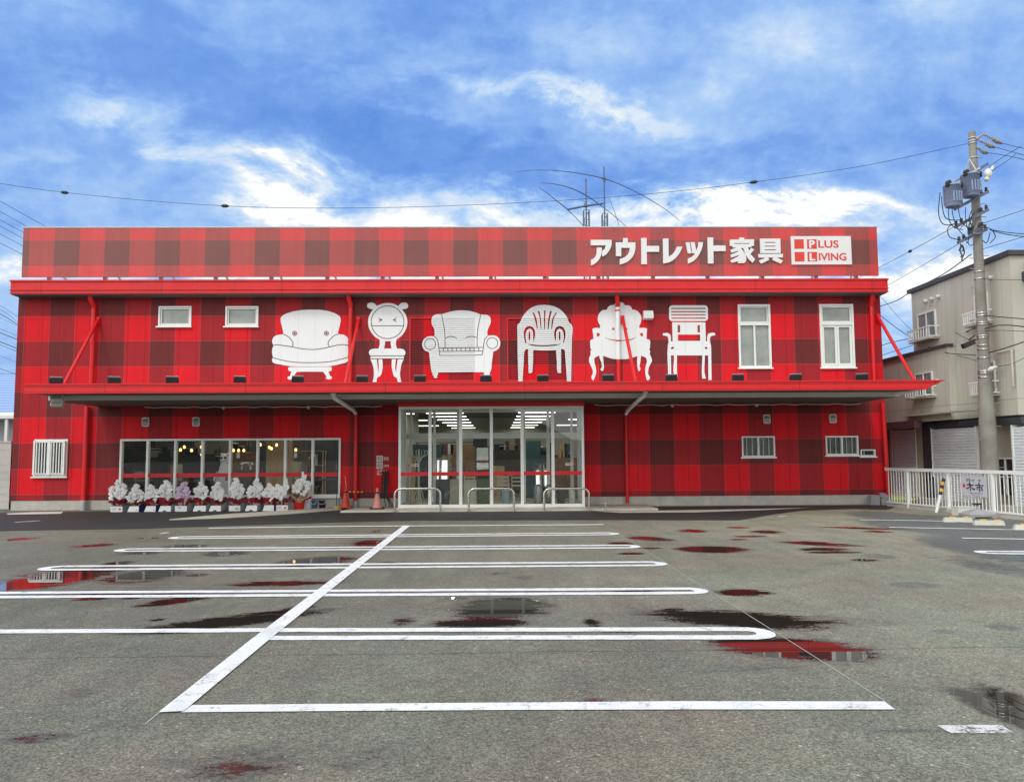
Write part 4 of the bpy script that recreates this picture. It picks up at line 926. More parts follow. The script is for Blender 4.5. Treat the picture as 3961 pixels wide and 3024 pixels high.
pr = atX(3905, 985, XN); pl_ = atX(3525, 1138, XN); ZN = (pr.z+pl_.z)/2; YR, YLf = pr.y, pl_.y
ZN1 = ZN
za = atX(3510, 1378, XN-.25).z; ya0, ya1 = atX(3668, 1400, XN-.25).y, atX(3400, 1560, XN-.25).y+1.2
zg = atX(3700, 1622, XN).z          # lower edge of the panelled storeys
mb = MB(); mb.box(XN, XN+9, YR, YLf, zg, ZN); mb.box(XN-.25, XN-.001, ya0, ya1, zg, za); mb.box(XN-.0, XN+9, YLf+.001, ya1, zg, za-.002)
mb.build('wall', M['beige_panel'], nb)
mb = MB(); mb.box(XN-.10, XN+9.1, YR-.1, YLf+.1, ZN+.001, ZN+.13); mb.box(XN-.33, XN-.101, ya0-.05, ya1+.1, za+.001, za+.09); mb.build('roof_trim', M['roof_trim'], nb)
# ground floor: set back, with shutters between piers
XG = XN+.05
mb = MB(); mb.box(XG+.30, XN+9, YR+.1, ya1, -.1, zg-.002)
for (pa, pb) in ((3443, 3460), (3548, 3574), (3396, 3407)):
    y0, y1 = sorted((atX(pa, 1800, XG).y, atX(pb, 1800, XG).y)); mb.box(XG, XG+.299, y0, y1, -.1, zg-.003)
mb.build('ground_floor_wall', M['beige_plain'], nb)
def yr(pa, pb, X=XG): return sorted((atX(pa, 1800, X).y, atX(pb, 1800, X).y))
def slats(y0, y1, z0, z1, X, n):
    vs = []; fs = []; k = (z1-z0)/n
    for i in range(n):
        z = z1-k*i
        for (d, zz) in ((0, z), (-.03, z-k*.25), (-.03, z-k*.75), (0, z-k*.95)): vs += [(X+d, y0, zz), (X+d, y1, zz)]
    for i in range(len(vs)//2-1): fs.append((2*i, 2*i+1, 2*i+3, 2*i+2))
    return MB().add(vs, fs)
for (pa, pb, pt, n) in ((3460, 3548, 1662, 26), (3613, 3783, 1655, 26), (3929, 4060, 1648, 26), (3407, 3434, 1672, 26)):
    y0, y1 = yr(pa, pb, XG+.03); z1 = atX((pa+pb)/2, pt, XG+.03).z
    s = slats(y0, y1, .08, z1, XG+.03, n).build('roller_shutter', M['shutter_white'], nb)
    
    for ya_, yb_ in ((y0-.06, y0-.001), (y1+.001, y1+.06)): MB().box(XG-.02, XG+.12, ya_, yb_, 0, z1+.06).build('shutter_rail', M['alu_white'], s)
y0, y1 = yr(3576, 3612, XG); mb = MB(); mb.box(XG-.03, XG+.25, y1-.5, y1, 0, zg-.05); yb0, yb1 = yr(3576, 3961, XG-.03); zz0 = atX(3690, 1652, XG-.03).z
mb.box(XG-.035, XG+.24, yb0, yb1-.502, zz0, zg-.06); mb.build('shutter_surround', M['slate_frame'], nb)
y0, y1 = yr(3403, 3544, XN-.5); z0, z1 = atX(3480, 1658, XN-.5).z, atX(3480, 1630, XN-.5).z; MB().box(XN-.5, XN-.26, y0, y1, z0, z1).build('awning_box', M['maroon'], nb)
y0, y1 = yr(3434, 3443, XG); MB().box(XG-.02, XG+.28, y0, y1, 0, zg-.05).build('door_post', M['maroon'], nb)
y0, y1 = yr(3496, 3786, XN-.5); z1 = atX(3600, 1596, XN-.5).z; MB().box(XN-.5, XN-.251, y0, y1, z1-.05, z1).build('rain_hood', M['beige_plain'], nb)
y0, y1 = yr(3858, 3927, XG+.25); mb = MB(); z0, z1 = atX(3890, 1915, XG).z, atX(3890, 1776, XG).z
f = MB().box(XG+.24, XG+.29, y0, y1, z0, z1).build('ground_window', M['dark_glass'], nb)
mb.box(XG+.21, XG+.239, y0, y1, z1, z1+.05); mb.box(XG+.21, XG+.239, (y0+y1)/2-.025, (y0+y1)/2+.025, z0, z1); mb.box(XG+.21, XG+.239, y0, y1, (z0+z1)/2-.02, (z0+z1)/2+.02); mb.build('window_frame', M['alu_white'], f)
mb = MB(); mb.box(XG-.4, XG+.1, YR, ya1, -.02, .14); mb.build('plinth', M['concrete'], nb)
def nwin(pa, pb, pt, pbt, X, rail=True):
    y0, y1 = yr(pa, pb, X); xm = (pa+pb)/2; z1 = atX(xm, pt, X).z; z0 = atX(xm, pbt, X).z
    f = MB(); wd = .05
    f.box(X-.05, X-.002, y0, y1, z1-wd, z1); f.box(X-.05, X-.002, y0, y1, z0, z0+wd); f.box(X-.049, X-.003, y0, y0+wd, z0+wd, z1-wd); f.box(X-.049, X-.003, y1-wd, y1, z0+wd, z1-wd); f.box(X-.048, X-.004, (y0+y1)/2-.03, (y0+y1)/2+.03, z0+wd, z1-wd)
    w_ = f.build('window', M['alu_white'], nb); MB().box(X-.03, X-.004, y0+.02, y1-.02, z0+.02, z1-.02).build('pane', M['curtain_glass'], w_)
    if rail:
        r = MB(); zt = z0+(z1-z0)*.36; X2 = X-.32
        r.box(X2-.02, X2+.02, y0-.15, y1+.15, zt-.02, zt+.02); r.box(X2-.015, X2+.015, y0-.12, y1+.12, z0-.02, z0+.02)
        for yy in (y0-.13, y1+.13): r.box(X2, X-.003, yy-.015, yy+.015, zt-.015, zt+.015); r.box(X2, X-.003, yy-.015, yy+.015, z0-.015, z0+.015)
        n = 9
        for i in range(n): yy = y0-.1+(y1-y0+.2)*i/(n-1); r.box(X2-.012, X2+.012, yy-.014, yy+.014, z0+.02, zt-.02)
        r.build('rail', M['alu_white'], w_)
        MB().box(X-.30, X-.003, y0-.14, y1+.14, z0-.085, z0-.06).build('ledge', M['beige_plain'], w_)
nwin(3579, 3650, 1197, 1303, XN); nwin(3806, 3858, 1125, 1240, XN); nwin(3558, 3626, 1437, 1530, XN-.25); nwin(3820, 3872, 1395, 1520, XN)
for (px, py) in ((3584, 1165), (3608, 1156), (3634, 1147), (3836, 1074)): p = atX(px, py, XN); MB().lathe([(.05, 0), (.06, .02), (.06, .09), (.0, .10)], p, 10, Matrix.Rotation(R_(-90), 3, 'Y').to_4x4().to_3x3()).build('vent_cap', M['off_white'], nb)
# front face towards the camera, its pipes and dark awning
def fpt(px, py): return at(px, py, YR-.09)
pa = fpt(3930, 1010)
dp = MB().tube([(XN+.55, YR-.12, ZN-.2), (XN+.55, YR-.12, 1.2)], .07, 10); dp.box(XN+.38, XN+.72, YR-.25, YR-.01, ZN-.45, ZN-.18); dp.build('downpipe', M['beige_plain'], nb)
MB().box(XN+.3, XN+4, YR-.7, YR-.003, fpt(3950, 1085).z, fpt(3950, 1050).z).build('awning', M['slate_frame'], nb)
yp = atX(3855, 1370, XN-.08).y; y2 = atX(3912, 1350, XN-.08).y; zp = atX(3880, 1360, XN-.08).z
MB().tube([(XN-.08, yp, zp), (XN-.08, y2, zp), (XN-.08, y2, zp-1.0)], .03, 8).build('conduit', M['beige_plain'], nb)
# tiled house beyond
YH = 15.
m, t, b = mat('roof_tile')
pos = t.add('ShaderNodeNewGeometry').outputs['Position']; x, y, z = t.sep(pos)
t.put(b.inputs['Base Color'], t.mix(t.m('PINGPONG', t.m('MULTIPLY', t.m('ADD', x, y), 3.4), 1.), (.16, .15, .14), (.30, .29, .28))); b.inputs['Roughness'].default_value = .6
simple('timber', (.20, .13, .08), .7); simple('plaster', (.44, .38, .28), .8)
ph = at(3460, 1425, YH); pe = at(3405, 1448, YH)
hs = thing('tiled_house', 'small house with grey tiled gable roof behind the store canopy', 'house', (ph.x, YH+2, 0))
hx = 2.2; zr, ze = ph.z, ph.z-.75
mb = MB()
for s in (-1, 1): mb.add([(ph.x, YH-.5, zr), (ph.x+s*hx*1.1, YH-.5, ze-.08), (ph.x+s*hx*1.1, YH+6, ze-.08), (ph.x, YH+6, zr), (ph.x, YH-.5, zr-.14), (ph.x+s*hx*1.1, YH-.5, ze-.22), (ph.x+s*hx*1.1, YH+6, ze-.22), (ph.x, YH+6, zr-.14)], [(0, 1, 2, 3), (4, 7, 6, 5), (0, 4, 5, 1), (1, 5, 6, 2)])
for i in range(12): mb.tube([(ph.x-hx*1.08*(i+.5)/12, YH-.52, zr-.80*(i+.5)/12*1.02+.03), (ph.x-hx*1.08*(i+.5)/12, YH+5.9, zr-.80*(i+.5)/12*1.02+.03)], .05, 6)
rf = mb.build('roof', M['roof_tile'], hs); MB().tube([(ph.x, YH-.6, zr+.05), (ph.x, YH+6, zr+.05)], .13, 8).build('ridge', M['roof_tile'], rf)
mb = MB(); mb.add([(ph.x-hx, YH, 0), (ph.x+hx, YH, 0), (ph.x+hx, YH, ze-.2), (ph.x, YH, zr-.18), (ph.x-hx, YH, ze-.2)], [(0, 1, 2, 3, 4)]); mb.box(ph.x-hx, ph.x+hx, YH+.01, YH+5.5, 0, ze-.25); mb.build('wall', M['plaster'], hs)
mb = MB(); mb.bar((ph.x, YH-.3, zr-.2), (ph.x-hx, YH-.3, ze-.26), .08, .16); mb.bar((ph.x, YH-.3, zr-.2), (ph.x+hx, YH-.3, ze-.26), .08, .16); mb.build('barge_board', M['timber'], hs)
# ------------------------------------------------------------------ utility pole
simple('pole_concrete', (.27, .26, .23), .85, var=.22, scale=1.6, bump=.2); simple('arm_metal', (.15, .165, .21), .5, .3, .15); simple('transformer_grey', (.25, .32, .48), .4, var=.06); simple('insulator', (.34, .34, .37), .3)
simple('cable', (.022, .024, .03), .5)
PD = Vector((0, 0, 0)); DPL = 22.0
pt = at(3760, 512, CAM.y+DPL); pbm = at(3838, 1992, CAM.y+DPL); PX, PY = (pt.x+pbm.x)/2, CAM.y+DPL
pole = thing('utility_pole', 'tall grey concrete utility pole with two transformers and crossarms', 'utility pole', (PX, PY, 0))
HP = pt.z
rad = [(.235, -.1), (.23, 1.0), (.22, 2.2), (.19, 3.0), (.145, 4.6), (.13, 6.5), (.115, 8.5), (.095, HP)]
MB().lathe(rad, (PX, PY, 0), 24).build('pole', M['pole_concrete'], pole)
def PR(z):
    for (r0, z0), (r1, z1) in zip(rad[:-1], rad[1:]):
        if z <= z1: return r0+(r1-r0)*(z-z0)/(z1-z0)
    return rad[-1][0]
def ppz(px, py): return at(px, py, PY).z
for py in (536, 548, 556, 612, 905, 1052, 1080, 1212, 1222, 1248, 1256, 1300, 1308, 1336, 1352, 1385, 1436, 1444, 1460):
    z = ppz(3790, py); r = PR(z)+.004; MB().lathe([(r, -.02), (r+.012, -.018), (r+.012, .018), (r, .02)], (PX, PY, z), 20).build('band', M['steel'] if py > 1040 else M['galv'], pole)
for py, s in ((790, 1), (840, 1), (612, 1), (1000, -1), (1040, -1), (1112, -1), (1560, 1), (1600, 1), (1648, 1), (1770, 1), (1808, 1), (1700, -1), (990, 1), (1225, 1), (1255, -1)): z = ppz(3800, py); MB().tube([(PX, PY, z), (PX+s*(PR(z)+.16), PY-.03, z)], .012, 6).build('step_bolt', M['galv'], pole)
def arm(x0, y0, x1, y1, wd=.085, dep=1.0):
    a, b = at(x0, y0, PY-.16), at(x1, y1, PY-.16); return MB().bar((a.x, PY-.18, a.z), (b.x, PY-.18, b.z), wd).build('crossarm', M['arm_metal'], pole), a, b
for q in ((3690, 811, 3820, 743), (3692, 880, 3820, 812), (3704, 940, 3815, 888), (3745, 905, 3800, 880)):
    o, a, b = arm(*q)
    for f in (.04, .2, .8, .95): p = a.lerp(b, f); MB().lathe([(.03, .04), (.05, .07), (.03, .10), (.045, .13), (.02, .16)], (p.x, PY-.18, p.z), 10).build('pin_insulator', M['dark_metal'], o)
p = at(3775, 662, PY-.16); q = at(3822, 634, PY-.16); MB().bar((p.x, PY-.15, p.z), (q.x, PY-.15, q.z), .08).build('crossarm', M['arm_metal'], pole)
def transformer(cx, ytop, ybot, wpx, dy):
    Y = PY-dy; a = at(cx, ytop, Y); b = at(cx, ybot, Y); r = abs(at(cx+wpx/2, ytop, Y).x-a.x); h = a.z-b.z
    tr = MB().lathe([(r*.80, 0), (r*.9, .03), (r*.92, h*.12), (r, h*.14), (r, h*.9), (r*1.04, h*.9), (r*1.04, h*.95), (r*.8, h), (0, h*1.03)], (a.x, Y, b.z), 28).build('transformer', M['transformer_grey'], pole)
    mb = MB()
    for i in range(-1, 6):
        t_ = R_(-95+i*17); x, y = math.cos(t_), math.sin(t_); mb.bar((a.x+x*r*1.06, Y+y*r*1.06, b.z+h*.18), (a.x+x*r*1.06, Y+y*r*1.06, b.z+h*.62), .02, r*.16, up=(-y, x, 0))
    mb.build('cooling_fins', M['transformer_grey'], tr)
    for dx, z in ((-.9, .82), (-.6, .86), (.85, .78)): MB().lathe([(.035, 0), (.06, .03), (.045, .08), (.06, .1), (.03, .17)], (a.x+dx*r, Y-r*.55, b.z+h*z), 10).build('bushing', M['dark_metal'], tr)
    for dx in (-.5, .6): MB().bar((a.x+dx*r, Y+r*.3, b.z+h*.97), (a.x+dx*r, Y+r*.3, b.z+h*1.1), .05).build('lifting_lug', M['galv'], tr)
    return a, b, r
transformer(3752, 672, 762, 66, .33); transformer(3682, 714, 801, 62, .5)
mb = MB(); u0 = at(3750, 615, PY-.13)
for (x, y) in ((3722, 682), (3778, 662)): p = at(x, y, PY-.2); mb.bar((u0.x, PY-.12, u0.z), (p.x, PY-.2, p.z), .03)
p, q = at(3660, 722, PY-.2), at(3790, 650, PY-.2); mb.bar((p.x, PY-.2, p.z), (q.x, PY-.2, q.z), .06); mb.build('transformer_hanger', M['galv'], pole)
# dead-end strings on the right, cut-out switch, grey splice box and street lamp
for pts in (((3775, 538), (3806, 518), (3862, 549)), ((3780, 540), (3786, 541), (3836, 566)), ((3776, 568), (3778, 570), (3812, 590))):
    a, b, c = (at(*p, PY-.1) for p in pts); mb = MB(); mb.tube([a, b], .03, 8)
    d = (c-b); n = 5
    for i in range(n):
        k0, k1 = b+d*(.08+.17*i), b+d*(.08+.17*i+.13); big = i >= 3
        mb.tube([k0, k0.lerp(k1, .3), k0.lerp(k1, .8), k1], [.02, .05 if not big else .075, .045 if not big else .06, .02], 10)
    e = c+d*.28; mb.tube([b+d*.7, b+d*.95, e], [.06, .075, .012], 10); mb.build('insulator_string', M['insulator'], pole)
a = at(3822, 672, PY-.3); mb = MB(); mb.ball(a, .13, 12, (.8, .8, 1.1)); mb.tube([a+Vector((.1, 0, .1)), a+Vector((.16, 0, .22))], .04, 8); mb.ball(a+Vector((-.05, 0, -.16)), .07, 10); mb.build('cutout_switch', M['alu_white'], pole)
a, b = at(3725, 1340, PY-.25), at(3765, 1322, PY-.25); mb = MB(); mb.bar((a.x, PY-.25, a.z), (b.x, PY-.25, b.z), .15, .13); mb.tube([(b.x, PY-.25, b.z+.02), (b.x+.09, PY-.22, b.z+.06), (b.x+.11, PY-.05, b.z+.07)], .02, 6); mb.build('splice_box', M['dark_metal'], pole)
a, b = at(3828, 1430, PY-.3), at(3856, 1418, PY-.5); mb = MB(); mb.tube([(PX+.1, PY, a.z-.03), a, a.lerp(b, .3), b], [.03, .055, .075, .02], 10); mb.build('street_lamp_head', M['alu_white'], pole)
rr = random.Random(3); mb = MB()
for k in range(9):
    a = at(3672+rr.uniform(0, 40), 740+rr.uniform(0, 60), PY-.6) if k < 3 else at(3708+rr.uniform(0, 90), 800+rr.uniform(0, 70), PY-.3); b = at(3700+rr.uniform(0, 100), 850+rr.uniform(20, 100), PY-.25)
    c = a.lerp(b, .5)+Vector((-rr.uniform(.05, .35), 0, -rr.uniform(.2, .5))); pts = [a*(1-t)**2+c*2*t*(1-t)+b*t*t for t in [i/12 for i in range(13)]]; mb.tube(pts, .011, 5)
for pts in ([(3636, 745), (3633, 840), (3650, 868), (3700, 866)], [(3643, 760), (3645, 800), (3660, 845), (3718, 853)], [(3692, 866), (3668, 880), (3672, 915), (3708, 928)], [(3758, 815), (3748, 850), (3765, 880)], [(3780, 880), (3830, 885), (3850, 915), (3830, 940)], [(3830, 900), (3815, 940), (3800, 930)]):
    P = smooth(pts, False, 8, 170); mb.tube([at(x, y, PY-.3) for x, y in P], .013, 5)
for k in range(7):
    x, y = 3716+rr.uniform(-8, 14), 940+rr.uniform(0, 48); mb.tube([at(x, y, PY-.2), at(x+rr.uniform(-9, 9), y+rr.uniform(8, 22), PY-.22), at(x+rr.uniform(-9, 9), y+rr.uniform(20, 36), PY-.2)], .018, 5)
mb.build('jumper_wires', M['cable'], pole)

# ------------------------------------------------------------------ overhead cables
WG = 'overhead cables'
def wire(pts, Ys, r, label, n=10, group=None, beads=(), col_='cable'):
    P = smooth(pts, False, n, 170); k = len(P); V = []
    xs0, xs1 = pts[0][0], pts[-1][0]
    for i, (x, y) in enumerate(P): f = i/(k-1); V.append(at(x, y, Ys[0]+(Ys[1]-Ys[0])*f))
    mb = MB().tube(V, r*.58, 6)
    for (bx, by) in beads:
        j = min(range(k), key=lambda i: abs(P[i][0]-bx)); c = V[j]; d = (V[min(j+1, k-1)]-V[max(j-1, 0)]).normalized()*.13; mb.tube([c-d, c-d*.4, c+d*.4, c+d], [.012, .05, .05, .012], 8)
    return mb.build('overhead_cable', M[col_], label=label, cat='cable', group=group, center=False)
wire([(-200, 672), (0, 710), (250, 745), (870, 797), (1350, 805), (1900, 790), (2460, 755), (2915, 705), (3350, 640), (3744, 556)], (-1.0, PY), .0115, 'long sagging cable crossing the sky above the whole store', beads=((250, 745), (870, 797), (2915, 705)))
six = [((0, 778), (190, 884)), ((0, 818), (120, 886)), ((0, 851), (100, 904)), ((0, 874), (100, 929)), ((0, 905), (100, 957)), ((0, 940), (100, 990))]
names = ['topmost', 'second', 'third', 'fourth', 'fifth', 'lowest']
for i, (a, b) in enumerate(six):
    dx, dy = b[0]-a[0], b[1]-a[1]; e = (b[0]+40, b[1]+40*dy/dx); s = (a[0]-260, a[1]-260*dy/dx*1.05)
    wire([s, a, e], (16, 24), .02, names[i]+' of six dark cables slanting down behind the left end of the roof sign', 3, 'cables slanting behind the roof sign')
lows = [((0, 1182), (70, 1228), .02), ((0, 1196), (70, 1250), .02), ((0, 1214), (70, 1258), .045), ((0, 1228), (70, 1262), .02), ((0, 1287), (70, 1312), .05), ((0, 1272), (68, 1296), .02), ((0, 1322), (66, 1346), .05), ((0, 1334), (64, 1356), .03), ((0, 1376), (62, 1398), .02), ((0, 1425), (60, 1445), .03), ((0, 1446), (60, 1434), .02)]
for i, (a, b, r) in enumerate(lows):
    wire([(a[0]-200, a[1]-70), a, (b[0]+16, b[1]+9)], (20, 23), r*.7, 'dark cable low in the sky beside the left wall of the store', 3, 'cables left of the store')
RW = [([(3690, 878), (3520, 972), (3400, 1035), (3300, 1086)], (PY, 8), .014, 'cable with a small clamp running behind the right end of the roof sign', ((3520, 972),)),
 ([(3705, 945), (3560, 1032), (3420, 1112)], (PY, 8), .014, 'thin straight cable from the pole to behind the red eaves', ()),
 ([(3756, 984), (3650, 1060), (3535, 1120), (3470, 1162), (3400, 1186)], (PY, 7), .026, 'thick bundled cable drooping from the pole past the beige roof corner', ()),
 ([(3400, 1140), (3530, 1280), (3640, 1350), (3778, 1396)], (8, PY), .012, 'thin cable falling from the red eaves down to the pole', ()),
 ([(3408, 1222), (3470, 1270), (3530, 1308), (3640, 1360), (3775, 1374)], (7, PY), .022, 'black sagging cable from behind the store to the middle of the pole', ()),
 ([(3400, 1338), (3460, 1322), (3535, 1306)], (8, 8), .03, 'short cable ending in a black sleeve near the beige building', ()),
 ([(3400, 1378), (3590, 1312), (3680, 1262), (3768, 1238)], (9, PY), .02, 'upper of three cables rising to the bright pole bands', ()),
 ([(3400, 1418), (3560, 1366), (3680, 1312), (3770, 1268)], (9, PY), .03, 'middle of three cables rising to the bright pole bands', ()),
 ([(3400, 1452), (3560, 1410), (3700, 1345), (3772, 1296)], (9, PY), .03, 'lower of three cables rising to the bright pole bands', ()),
 ([(3540, 1130), (3620, 1220), (3660, 1262), (3775, 1330)], (6, PY), .013, 'thin cable hanging from the beige roof corner to the pole', ()),
 ([(3800, 1219), (3870, 1226), (4050, 1240)], (PY, PY-3), .022, 'cable with clips leaving the pole to the right at rail height', ()),
 ([(3806, 1272), (3866, 1258), (4050, 1276)], (PY, PY-3), .026, 'black cable arching right from the pole below the upper window rail', ()),
 ([(3808, 1280), (3880, 1278), (4050, 1288)], (PY, PY-3), .014, 'thin cable running right just below the arching black cable', ()),
 ([(3806, 1080), (3860, 1082), (4050, 1083)], (PY, PY-3), .012, 'thin level cable leaving the pole above the upper right window', ()),
 ([(3816, 1366), (3870, 1352), (3920, 1336), (4050, 1290)], (PY, PY-2), .026, 'dark cable from the pole to the clutter on the drain pipe', ()),
 ([(3852, 1418), (3910, 1408), (3961, 1385), (4050, 1340)], (PY, PY-2), .012, 'thin cable sagging right from the white street lamp head', ()),
 ([(3862, 551), (3940, 570), (4080, 602)], (PY-.1, PY-4), .014, 'top power line leaving the pole head to the right', ()),
 ([(3838, 567), (3930, 592), (4080, 636)], (PY-.1, PY-4), .014, 'middle power line leaving the pole head to the right', ()),
 ([(3812, 590), (3900, 604), (4080, 650)], (PY-.1, PY-4), .014, 'bottom power line leaving the pole head to the right', ()),
 ([(3826, 646), (3880, 608), (3950, 566)], (PY-.2, PY-1.5), .012, 'jumper line rising right from the cut out switch', ()),
 ([(3836, 662), (3900, 620), (3930, 596)], (PY-.2, PY-1.5), .012, 'lower jumper line rising right from the cut out switch', ()),
 ([(3790, 868), (3961, 812), (4080, 770)], (PY, PY-3), .013, 'thin cable climbing right from below the crossarms', ()),
 ([(3800, 964), (3880, 940), (4080, 880)], (PY, PY-3), .013, 'thin cable climbing right near the beige roof', ()),
 ([(3830, 888), (3900, 900), (4080, 912)], (PY, PY-3), .02, 'upper of two black cables leaving the lowest crossarm to the right', ()),
 ([(3830, 890), (3900, 908), (4080, 925)], (PY, PY-3), .02, 'lower of two black cables leaving the lowest crossarm to the right', ())]
for pts, Ys, r, lab, bd in RW: wire(pts, Ys, r, lab, 8, 'cables on the utility pole', bd)

# ------------------------------------------------------------------ radio antennas behind the store
simple('antenna_metal', (.10, .13, .20), .45, .3)
YA = 24.0
def mast(px, yt, ylat, lab, arcs, wpx):
    top = at(px, yt, YA); zl = at(px, ylat, YA).z
    t_ = thing('antenna_mast', lab, 'antenna', (top.x, YA, 0)); mb = MB(); hw = wpx
    for sx in (-1, 1):
        for sy in (-1, 1): mb.tube([(top.x+sx*hw, YA+sy*hw, -.1), (top.x+sx*hw, YA+sy*hw, zl)], .035, 5)
    n = 26
    for i in range(n):
        z0, z1 = zl*i/n, zl*(i+1)/n; s = 1 if i % 2 else -1
        mb.bar((top.x-s*hw, YA-hw, z0), (top.x+s*hw, YA-hw, z1), .03); mb.bar((top.x-s*hw, YA+hw, z0), (top.x+s*hw, YA+hw, z1), .03)
        mb.bar((top.x-hw, YA-hw, z1), (top.x+hw, YA-hw, z1), .03)
    mb.build('lattice_tower', M['antenna_metal'], t_)
    MB().tube([(top.x, YA, zl-1), (top.x, YA, top.z)], .045, 8).build('mast_tube', M['antenna_metal'], t_)
    return t_, top
A = lambda x, y: at(1950+x/3.1443, 600+y/3.1443, YA)
def element(t_, pts, r, closed=False):
    P = smooth(pts, False, 8, 170); V = [A(*p) for p in P]; n = len(V); V = [v+Vector((0, 1.5*(2*i/(n-1)-1), 0)) for i, v in enumerate(V)]
    MB().tube(V, [max(.012, r*(1-.6*abs(2*i/(n-1)-1))) for i in range(n)], 6).build('antenna_element', M['antenna_metal'], t_)
t1, tp = mast(2336, 645, 829, 'taller dark lattice antenna mast with long drooping arms behind the sign', None, .16)
element(t1, [(132, 313), (300, 270), (530, 248), (740, 243), (950, 252), (1215, 287), (1450, 352), (1700, 450), (1900, 543), (2060, 625), (2200, 715)], .032)
MB().tube([A(1985, 613), A(2022, 588)], .02, 5).build('antenna_trap', M['antenna_metal'], t1)
MB().tube([A(1195, 282), A(1240, 292)], .09, 8).build('element_clamp', M['antenna_metal'], t1)
element(t1, [(420, 440), (500, 418), (620, 407), (780, 420), (950, 465), (1100, 530), (1215, 585), (1400, 700), (1615, 870)], .035)
element(t1, [(1235, 617), (1330, 720), (1400, 790), (1475, 868)], .02)
MB().bar(A(1222, 305), A(1222, 325), .12).build('rotator_box', M['antenna_metal'], t1)
t2, tp = mast(2266, 692, 815, 'shorter dark lattice antenna mast with a cross boom behind the sign', None, .17)
element(t2, [(415, 498), (520, 528), (640, 580), (790, 660), (980, 810), (1045, 878)], .03)
MB().tube([A(765, 663), A(990, 620), A(1205, 590)], .06, 6).build('boom', M['antenna_metal'], t2)
MB().lathe([(.16, 0), (.10, .18), (.02, .3)], A(992, 628), 10).build('boom_clamp', M['antenna_metal'], t2)

# ------------------------------------------------------------------ white fence, its sign, and the things along it
fp = [gnd(3478, 1958), gnd(3515, 1965.5), gnd(3672, 1981), gnd(3846, 1999)]
dirv = (fp[3]-fp[1]).normalized(); f_end = fp[3]+dirv*3.6
fence = thing('fence', 'white metal picket fence along the right edge of the parking lot', 'fence', tuple(fp[1]))
zT, zBt = 1.10, .13
def fz(p, py0, py1): return p
posts = [fp[1], fp[2], fp[3], fp[3]+dirv*1.75, fp[3]+dirv*3.4]
for p in posts: MB().box(p.x-.035, p.x+.035, p.y-.035, p.y+.035, -.05, zT-.03).build('fence_post', M['white_paint'], fence)
s0 = fp[1]-dirv*1.0
MB().bar((s0.x, s0.y, zT), (f_end.x, f_end.y, zT), .075, .085).build('top_rail', M['white_paint'], fence)
MB().bar((s0.x, s0.y, zBt), (f_end.x, f_end.y, zBt), .05, .045).build('bottom_rail', M['white_paint'], fence)
ends = [s0]+posts+[f_end]
for a, b in zip(ends[:-1], ends[1:]):
    n = max(2, int((b-a).length/.125)); mb = MB()
    for i in range(1, n): p = a.lerp(b, i/n); mb.tube([(p.x, p.y, zBt+.02), (p.x, p.y, zT-.04)], .0125, 6, False)
    mb.build('pickets', M['white_paint'], fence)
# base of the fence
mb = MB(); q0 = s0+Vector((.06, 0, 0)); q1 = f_end+Vector((.06, 0, 0)); mb.bar((q0.x, q0.y, .02), (q1.x, q1.y, .02), .16, .10); mb.build('fence_kerb', M['concrete'], fence)
# notice board
simple('board_grey', (.55, .56, .62), .4, var=.03); simple('ink', (.03, .02, .03), .6)
pa, pb_ = fp[2].lerp(fp[3], .36), fp[2].lerp(fp[3], .90); nrm = Vector((-dirv.y, dirv.x, 0)); nrm = nrm if nrm.x < 0 else -nrm
def bpt(f, z, lift=.05): p = pa.lerp(pb_, f)+nrm*lift; return Vector((p.x, p.y, z))
bd = MB(); zb0, zb1 = .47, .98
bd.add([bpt(0, zb0), bpt(1, zb0), bpt(1, zb1), bpt(0, zb1), bpt(0, zb0, .03), bpt(1, zb0, .03), bpt(1, zb1, .03), bpt(0, zb1, .03)], [(0, 1, 2, 3), (4, 7, 6, 5), (0, 4, 5, 1), (1, 5, 6, 2), (2, 6, 7, 3), (3, 7, 4, 0)])
bo = thing('notice_board', 'grey notice board with large black brush lettering tied to the white fence', 'sign', tuple(bpt(.5, zb0)))
bd.build('board', M['board_grey'], bo)
ux = (bpt(1, 0)-bpt(0, 0)).normalized(); WB = (bpt(1, 0)-bpt(0, 0)).length; bH = zb1-zb0
def bl(s, f0, f1, g0, g1, m_, bold=.02, nm='lettering'): text_mesh(s, bpt(f0, zb0+bH*g0, .056), ux, (0, 0, 1), WB*(f1-f0), bH*(g1-g0), bold=bold).build(nm, M[m_], bo)
BR = lambda x, y: bpt((x-80)/1560, zb0+bH*(1-(y-150)/1380), .056)
def brush(polys): 
    mb = MB()
    for p in polys: mb.poly([smooth(p)], BR)
    mb.build('brush_lettering', M['ink'], bo)
brush([[(440,700),(560,690),(600,640),(585,570),(625,545),(665,570),(650,640),(690,690),(890,710),(840,805),(700,770),(680,800),(760,900),(860,970),(980,970),(900,1105),(790,1020),(690,900),(670,880),(690,1140),(665,1180),(640,1140),(640,870),(620,860),(540,1010),(470,1060),(430,1030),(370,915),(470,950),(550,900),(600,800),(590,760),(460,795)]])
brush([[(975,700),(1080,710),(1190,670),(1175,590),(1210,560),(1250,590),(1240,670),(1350,715),(1525,715),(1450,810),(1340,770),(1260,755),(1260,830),(1400,850),(1440,1100),(1410,1135),(1380,1110),(1350,920),(1265,905),(1280,1180),(1250,1225),(1225,1190),(1215,905),(1120,905),(1115,1080),(1095,1110),(1075,1080),(1070,840),(1200,840),(1205,755),(1100,770),(990,800)]])
